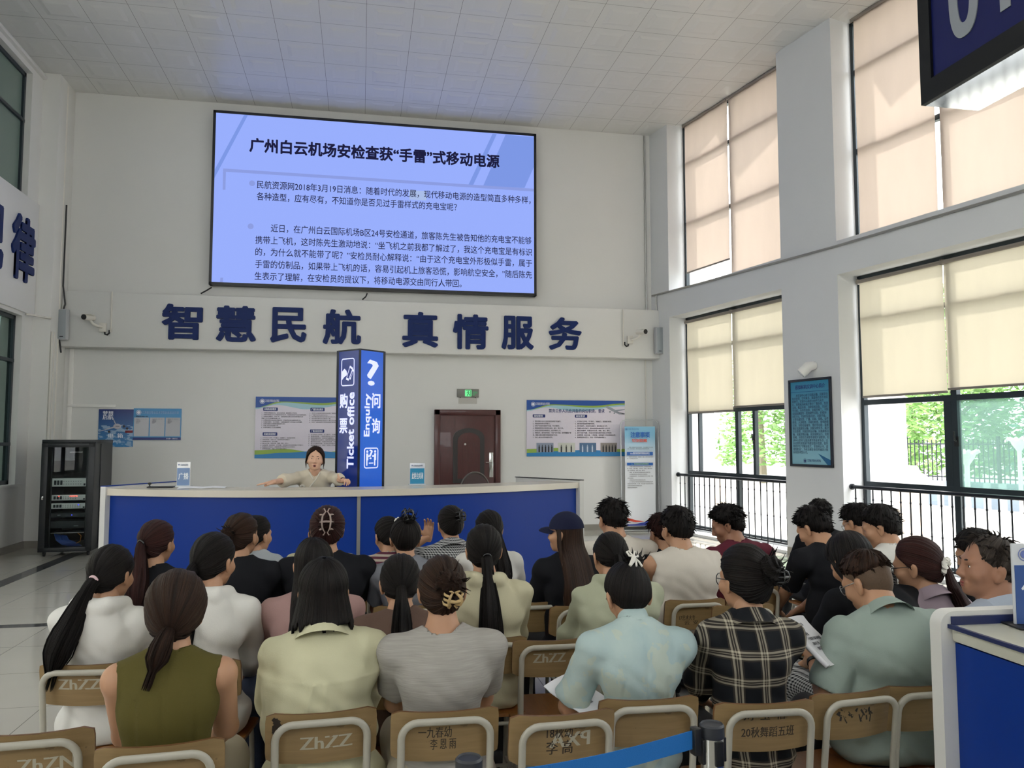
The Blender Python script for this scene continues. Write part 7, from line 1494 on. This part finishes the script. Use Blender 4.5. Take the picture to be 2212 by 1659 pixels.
# extras worn or held
o, r, arms = PEOPLE['cap']; M4 = Matrix([[*(r.Rh[i] * r.hs), r.Hc[i]] for i in range(3)] + [[0, 0, 0, 1]])
m_cap = F_('cap_navy', '171b33'); g = MB(); rings = []
for j in range(9):
    a = j / 8 * 1.42; rings.append([M4 @ Vector((0 + (0.089 + 0.002 * sin(6 * t)) * cos(a) * cos(t), -0.012 + 0.108 * cos(a) * sin(t), 0.022 + 0.10 * sin(a) + (0.012 if False else 0))) for t in [2 * pi * k / 36 for k in range(36)]])
g.loft(rings); cp = g.build('baseball_cap', m_cap, o, smooth=60)
g = MB(); br = []
for rr, z, t_ in ((0.0, 0.026, 0), (0.03, 0.03, 0), (0.06, 0.024, 0), (0.075, 0.014, 0)):
    br.append([M4 @ Vector((0.085 * sin(a) * (1 - rr * 2), -0.012 + 0.105 * cos(a) + rr * (0.4 + 0.6 * cos(a)), z - 0.018 * sin(a) ** 2)) for a in [radians(-75 + 150 * k / 16) for k in range(17)]])
br2 = [[p - Vector((0, 0, 0.004)) for p in row] for row in br[::-1]]; g.loft(br + br2, closed=False); g.build('brim', m_cap, cp, smooth=60)
o, r, arms = PEOPLE['m32']; lettering('- THE LIFE -', 0.03, m_ink, o, Matrix(((1, 0, 0, -0.06), (0, 0.15, -1, r.L2[1] - 0.133), (0, 1, 0.15, r.L2[2] + 0.04), (0, 0, 0, 1))), width=0.13)
def hold_paper(M, w_, h_, label, lines, roll=False, name='paper_sheet'):
    g = MB(); nx, ny = 10, 8
    def z(u, v): return 0.012 * sin(u * 2.6) + (0.03 * (v - 0.75) ** 2 * 4 if v > .75 else 0)
    A = [[M @ Vector((w_ * (i / nx - .5), h_ * (j / ny - .5), z(i / nx, j / ny))) for i in range(nx + 1)] for j in range(ny + 1)]; Bk = [[M @ Vector((w_ * (i / nx - .5), h_ * (j / ny - .5), z(i / nx, j / ny) - 0.003)) for i in range(nx + 1)] for j in range(ny + 1)]
    g.loft(A, closed=False); g.loft(Bk[::-1], closed=False); g.loft([[a for a in A[0]], [b_ for b_ in Bk[0]]], closed=False); g.loft([[row[0] for row in A], [row[0] for row in Bk]], closed=False)
    if roll: g.tube([M @ Vector((-w_ / 2, h_ * (k / 6 - .5), 0.004)) for k in range(7)], 0.011, 12)
    o = g.build(name, m_paper, smooth=180); tag(o, label, 'paper')
    lettering(lines, 0.016, plain('55565c'), o, M @ T(-w_ * .33, h_ * .36, 0.014), width=w_ * .6, leading=1.5)
    return o
LINES = '安全检查记录\n\n- 充电宝\n- 手雷样式移动电源\n- 随身行李\n- 旅客须知'
o, r, arms = PEOPLE['polo']; W = o.matrix_basis @ Vector(arms[0][2]); c = atD(1758, 1386, 3.08)
hold_paper(Matrix.Translation(c) @ Matrix.Rotation(0.5, 4, 'Z') @ Matrix.Rotation(0.62, 4, 'X') @ Matrix.Rotation(0.1, 4, 'Y'), 0.17, 0.235, 'white handwritten papers with a rolled edge held by the man in the sage polo', LINES, True)
g = MB(); E, Wl = Vector(arms[0][1]), Vector(arms[0][2]); dW = (Wl - E).normalized(); g.tube([Wl - dW * 0.035, Wl - dW * 0.02], [0.031, 0.031], 18); g.build('wristwatch', m_cblack, o, smooth=60)
c = atD(1258, 1508, 2.95); hold_paper(Matrix.Translation(c) @ Matrix.Rotation(0.75, 4, 'Z') @ Matrix.Rotation(0.35, 4, 'X'), 0.19, 0.24, 'white paper on the lap of the woman in the pale blue floral blouse', LINES)
c = atD(1282, 1487, 2.95)
# empty chairs
def chair_px(px, top_, d, rz, label, marks=None):
    p = atD(px, top_, d); put_chair(p.x - sin(rz) * 0.23, p.y + cos(rz) * 0.23, rz, label, marks)
chair_px(58, 1586, 2.39, 0.05, 'empty wooden school chair cut by the bottom left corner', [('ZhZN', -0.03, 0.715, 0.16, 0.06, m_spray, False)])
chair_px(1222, 1545, 2.56, 0.03, 'empty wooden school chair with faint reversed letters behind the blue belt', [('18秋幼二', -0.06, 0.745, 0.12, 0.04, m_marker, False), ('李 高', -0.06, 0.70, 0.09, 0.05, m_marker, False), ('PXA', -0.05, 0.735, 0.14, 0.07, m_spray, True)])
chair_px(1196, 1384, 3.51, -0.02, 'empty wooden school chair right of the cream hooded jacket', [('ZhZZ', -0.09, 0.735, 0.15, 0.06, m_spray, False)])
chair_px(2012, 1478, 2.86, 0.02, 'empty wooden school chair beside the near counter')
chair_px(1612, 1302, 4.25, 0.0, 'empty wooden school chair in front of the woman in plaid')
chair_px(1168, 1300, 4.34, 0.05, 'empty wooden school chair just left of the woman in the navy cap')

# ------------------------------------------------------------------ the teacher behind the counter
tl = atZ(556, 1051, 1.238); tr = atZ(758, 1050, 1.245)
tea = person('teacher', 683, 965, 8.05, 'woman teacher in an ivory embroidered blouse leaning with spread arms over the counter', dict(sex='f', h=0.006, skin=m_skin_l, top=top(c_ivory, 1.25, name='blouse', vneck=1, neckr=1.0, flare=0.018, loose=0.5, fold=0.005, hem=0.72), lean=0.38, slouch=0.05, hp=-0.02, hr=-0.05, hy=0.06, mouth=0.004, sw=0.172, face=1.05, hscale=1.08,
    hair=dict(kind='bun', mat=m_hair_b, tie=(0, -0.8, -0.6), r=0.04), arms=(dict(w=(tr.x, tr.y, tr.z + 0.035), world=1, pole=(-0.3, -0.5, -0.2), hand='loose', dir=(-0.45, 0.85, 0.12)), dict(w=(tl.x + 0.08, tl.y, tl.z + 0.03), world=1, pole=(0.3, -0.5, -0.2), hand='flat', dir=(1.0, 0.12, -0.12), pn=(0.1, 0, 1)))), rz=pi - 0.03, chair=False, base=0.80, standing=True)
o, r, arms = PEOPLE['teacher']; g = MB(); E, Wl = Vector(arms[0][1]), Vector(arms[0][2]); dW = (Wl - E).normalized(); g.tube([Wl - dW * 0.035, Wl - dW * 0.015], [0.03, 0.03], 16); g.build('wristwatch', m_cblack, o, smooth=60)
g = MB(); M4 = Matrix([[*(r.Rh[i] * r.hs), r.Hc[i]] for i in range(3)] + [[0, 0, 0, 1]])
for c in (-1, 1): g.tube([M4 @ Vector(p) for p in ((c * 0.05, 0.07, 0.06), (c * 0.078, 0.035, 0.02), (c * 0.087, 0.02, -0.04), (c * 0.082, 0.01, -0.10))], [0.004, 0.010, 0.008, 0.001], 8)
g.build('side_locks', m_hair_b, o, smooth=60)
g = MB()
for c in (-1, 1): g.tube([M4 @ Vector((c * 0.082, 0.0, -0.055)), M4 @ Vector((c * 0.083, 0.0, -0.10))], 0.003, 6)
g.build('earrings', plain('9db0b4', 0.2), o)
g = MB()
for q in range(9): a = q * 2 * pi / 9; g.ell((0.12 + 0.022 * cos(a), r.L2[1] + 0.112, r.L2[2] - 0.02 + 0.022 * sin(a)), (0.012, 0.008, 0.012), seg=8, rings=6)
g.build('flower_trim', m_cwhite, o)
g = MB(); g.tube([Vector(r.N) + Vector(p) for p in ((-0.062, 0.0, 0.02), (-0.05, 0.055, -0.01), (-0.01, 0.10, -0.085), (0.05, 0.118, -0.16), (0.09, 0.11, -0.26))], 0.0045, 8); g.tube([Vector(r.N) + Vector(p) for p in ((0.062, 0.0, 0.02), (0.05, 0.055, -0.01), (0.01, 0.098, -0.075))], 0.0045, 8); g.build('collar_trim', m_cwhite, o)

# template chair is only a pattern for the copies
for c in list(CHAIR0.children): bpy.data.objects.remove(c)
bpy.data.objects.remove(CHAIR0)
# ------------------------------------------------------------------ outside
m_gnd = mat('concrete_paving', 'b9b6ae', 0.8, var=0.1, vscale=2)
g = MB(); g.box((-60, -60, -0.6), (90, 90, -0.32)); struct(g.build('ground', m_gnd, smooth=0))
def leaf_mat(name, a, b_):
    m = mat(name, a, 0.6, spec=0.2); n = NT(m); n.col(n.mix(n.noise(0.9, detail=3), hx(a), hx(b_))); n.b.inputs['Transmission Weight'].default_value = 0.0; n.b.inputs['Subsurface Weight'].default_value = 0.0; return m
LEAFS = [leaf_mat('leaves_light', '5f8a45', '8db566'), leaf_mat('leaves_mid', '44703f', '6d9a58'), leaf_mat('leaves_dark', '3a6650', '5f8f70')]
m_bark = mat('bark', '8a7f70', 0.85, bump=0.5, bscale=20)
def tree(x, y, hgt, rad, seed, lab, lm):
    q = random.Random(seed); r = thing('tree', lab, 'tree', (x, y, -0.32), group='trees beyond the yard')
    g = MB(); g.tube([(0, 0, 0), (q.uniform(-.2, .2), q.uniform(-.2, .2), hgt * .4), (q.uniform(-.5, .5), q.uniform(-.5, .5), hgt * .8)], [0.2, 0.15, 0.05], 8)
    for k in range(5): a = q.uniform(0, 6.28); z = hgt * q.uniform(.3, .7); g.tube([(0, 0, z), (rad * .5 * cos(a), rad * .5 * sin(a), z + hgt * .15), (rad * .85 * cos(a), rad * .85 * sin(a), z + hgt * .2)], [0.08, 0.05, 0.015], 6)
    g.build('trunk', m_bark, r)
    V = []; F = []
    for k in range(6500):
        t = q.random(); z = hgt * (0.10 + 0.9 * t); rr = rad * (1.05 - 0.75 * t) * sqrt(q.uniform(0.35, 1)) * (1 + .2 * sin(k * .37)); a = q.uniform(0, 6.28); c = Vector((rr * cos(a), rr * sin(a), z)); u = Vector((q.gauss(0, 1), q.gauss(0, 1), q.gauss(0, .5))).normalized(); w_ = u.orthogonal().normalized(); sz = q.uniform(0.08, 0.19); n = len(V)
        V += [c - u * sz, c + w_ * sz * .45, c + u * sz, c - w_ * sz * .45]; F.append((n, n + 1, n + 2, n + 3))
    g = MB(); g.add(V, F); g.build('crown', lm, r, smooth=0)
out = []
for row, (off_, n_, sp_) in enumerate(((4.2, 7, 4.6), (9.4, 7, 5.2))):
    for k in range(n_):
        y_ = 34.0 - (k + 0.5 * row) * sp_; x_ = 16.5 + (25.5 - y_) * 6.0 / 22.5 + off_
        out.append((x_, y_, (8.2, 9.6, 7.6, 9.0)[(k + row) % 4] + 2.5 * row, 2.1 + 0.3 * row, (0, 1, 0, 2, 1, 2, 2)[(k + row) % 7]))
LB = ['pale green tree beyond the fence seen through the windows', 'mid green tree beyond the fence seen through the windows', 'dark green tree seen through the dusty pane']
for k, (x, y, hg, rd_, lm) in enumerate(out): tree(x, y, hg, rd_, k + 3, LB[lm], LEAFS[lm])
# low brick planter wall and iron fence
m_brick = mat('grey_brick', '7d8792', 0.8); n = NT(m_brick); bt_ = m_brick.node_tree.nodes.new('ShaderNodeTexBrick'); bt_.inputs['Scale'].default_value = 4; bt_.inputs['Color1'].default_value = (*hx('7b8894'), 1); bt_.inputs['Color2'].default_value = (*hx('68747f'), 1); bt_.inputs['Mortar'].default_value = (*hx('a9b0b5'), 1); m_brick.node_tree.links.new(bt_.outputs[0], n.b.inputs['Base Color'])
fa, fb = Vector((16.5, 25.5, -0.32)), Vector((22.5, 3, -0.32)); fd = (fb - fa); FL_ = fd.length; MF = frame(fa, fd, (-fd.y, fd.x, 0))
g = MB(); g.box((0, -0.2, 0), (FL_, 0.2, 0.75), MF); tag(g.build('planter_wall', m_brick, smooth=0), 'low grey brick planter wall below the iron fence outside', 'wall')
r = thing('iron_fence', 'dark iron picket fence on the brick planter in front of the trees', 'fence', M=MF)
g = MB()
k = 0.0
while k < FL_: g.box((k - 0.012, -0.012, 0.75), (k + 0.012, 0.012, 2.0)); k += 0.15
o = g.build('pickets', m_rail, r, smooth=0); o['kind'] = 'stuff'
g = MB(); g.box((0, -0.015, 0.85), (FL_, 0.015, 0.89)); g.box((0, -0.015, 1.85), (FL_, 0.015, 1.89)); g.build('rails', m_rail, r, smooth=0)
for k in range(int(FL_ / 3)): g = MB(); g.box((k * 3 - 0.04, -0.04, 0.7), (k * 3 + 0.04, 0.04, 2.1)); g.build('fence_post', m_rail, r, smooth=0)
# portico columns with stone pedestals
m_stone = mat('rough_stone', 'c9b9aa', 0.85, bump=1.0, bscale=9, var=0.2, vscale=7); m_pil = mat('white_column', 'e6e2dc', 0.7)
for px, py, d, lab in ((1912, 1012, 12.2, 'white portico column on a stone pedestal outside the near window'), (1512, 1000, 18.5, 'white portico column on a stone pedestal outside the far window')):
    p = atD(px, py, d); r = thing('portico_column', lab, 'column', (p.x, p.y, -0.32), 0.2, group='portico columns outside'); hz = p.z + 0.32
    g = MB(); g.box((-0.42, -0.42, 0), (0.42, 0.42, hz - 0.22), bev=0.03); g.build('pedestal', m_stone, r)
    g = MB(); g.lathe([(0.60, 0), (0.62, 0.03), (0.62, 0.08), (0.5, 0.16), (0.45, 0.26), (0.44, 0.27)], T(0, 0, hz - 0.22) @ Matrix.Rotation(pi / 4, 4, 'Z'), 4); g.build('pedestal_cap', m_pil, r, smooth=0)
    g = MB(); g.lathe([(0.32, hz), (0.30, hz + 3), (0.28, hz + 7.5)], seg=28); g.build('shaft', m_pil, r, smooth=60)
for px, y0_, y1_, d, lab in ((2091, 980, 1060, 17, 'white garden lamp post with a crown head seen through the dusty pane'), (2205, 952, 1040, 19, 'white forked lamp post outside near the right edge')):
    p = atD(px, y1_, d); tp = atD(px, y0_, d); r = thing('lamp_post', lab, 'lamp post', (p.x, p.y, -0.32)); H = tp.z + 0.32
    g = MB(); g.cyl((0, 0, 0), (0, 0, H), 0.05); g.build('post', m_pil, r)
    g = MB()
    for k in range(6): a = k * pi / 3; g.tube([(0, 0, H - 0.12), (0.12 * cos(a), 0.12 * sin(a), H), (0.26 * cos(a), 0.26 * sin(a), H + 0.06)], [0.05, 0.05, 0.04], 8)
    g.lathe([(0.05, H - 0.25), (0.16, H - 0.08), (0.18, H), (0.05, H + 0.02)]); g.build('lamp_head', m_pil, r)
# pale building beyond the left windows
r = thing('neighbouring_building', 'pale cream building with louvred front seen through the left windows', 'building', (-13.5, 14, -0.32))
g = MB(); g.box((-2, -18, 0), (0, 12, 7.0)); g.build('wall', mat('cream_render', 'd6d2c0', 0.8), r, smooth=0)
g = MB()
for k in range(40): z = 0.5 + k * 0.14; g.box((0, -18, z), (0.06, 12, z + 0.05))
g.build('louvres', mat('louvre_grey', 'a9b0b0', 0.6), r, smooth=0)
g = MB()
for k in range(8): g.box((0.0, -16 + k * 3.4, 1.0), (0.09, -14.6 + k * 3.4, 2.6))
g.build('shutter', mat('shutter_yellow', 'd9d2b0', 0.7), r, smooth=0)
g = MB(); g.prism([(-3, 7.0), (0.6, 7.0), (-1, 9.0)], -18, 12, Matrix(((1, 0, 0, 0), (0, 0, 1, 0), (0, 1, 0, 0), (0, 0, 0, 1)))); g.build('roof', mat('roof_grey', '8d9296', 0.7), r, smooth=0)
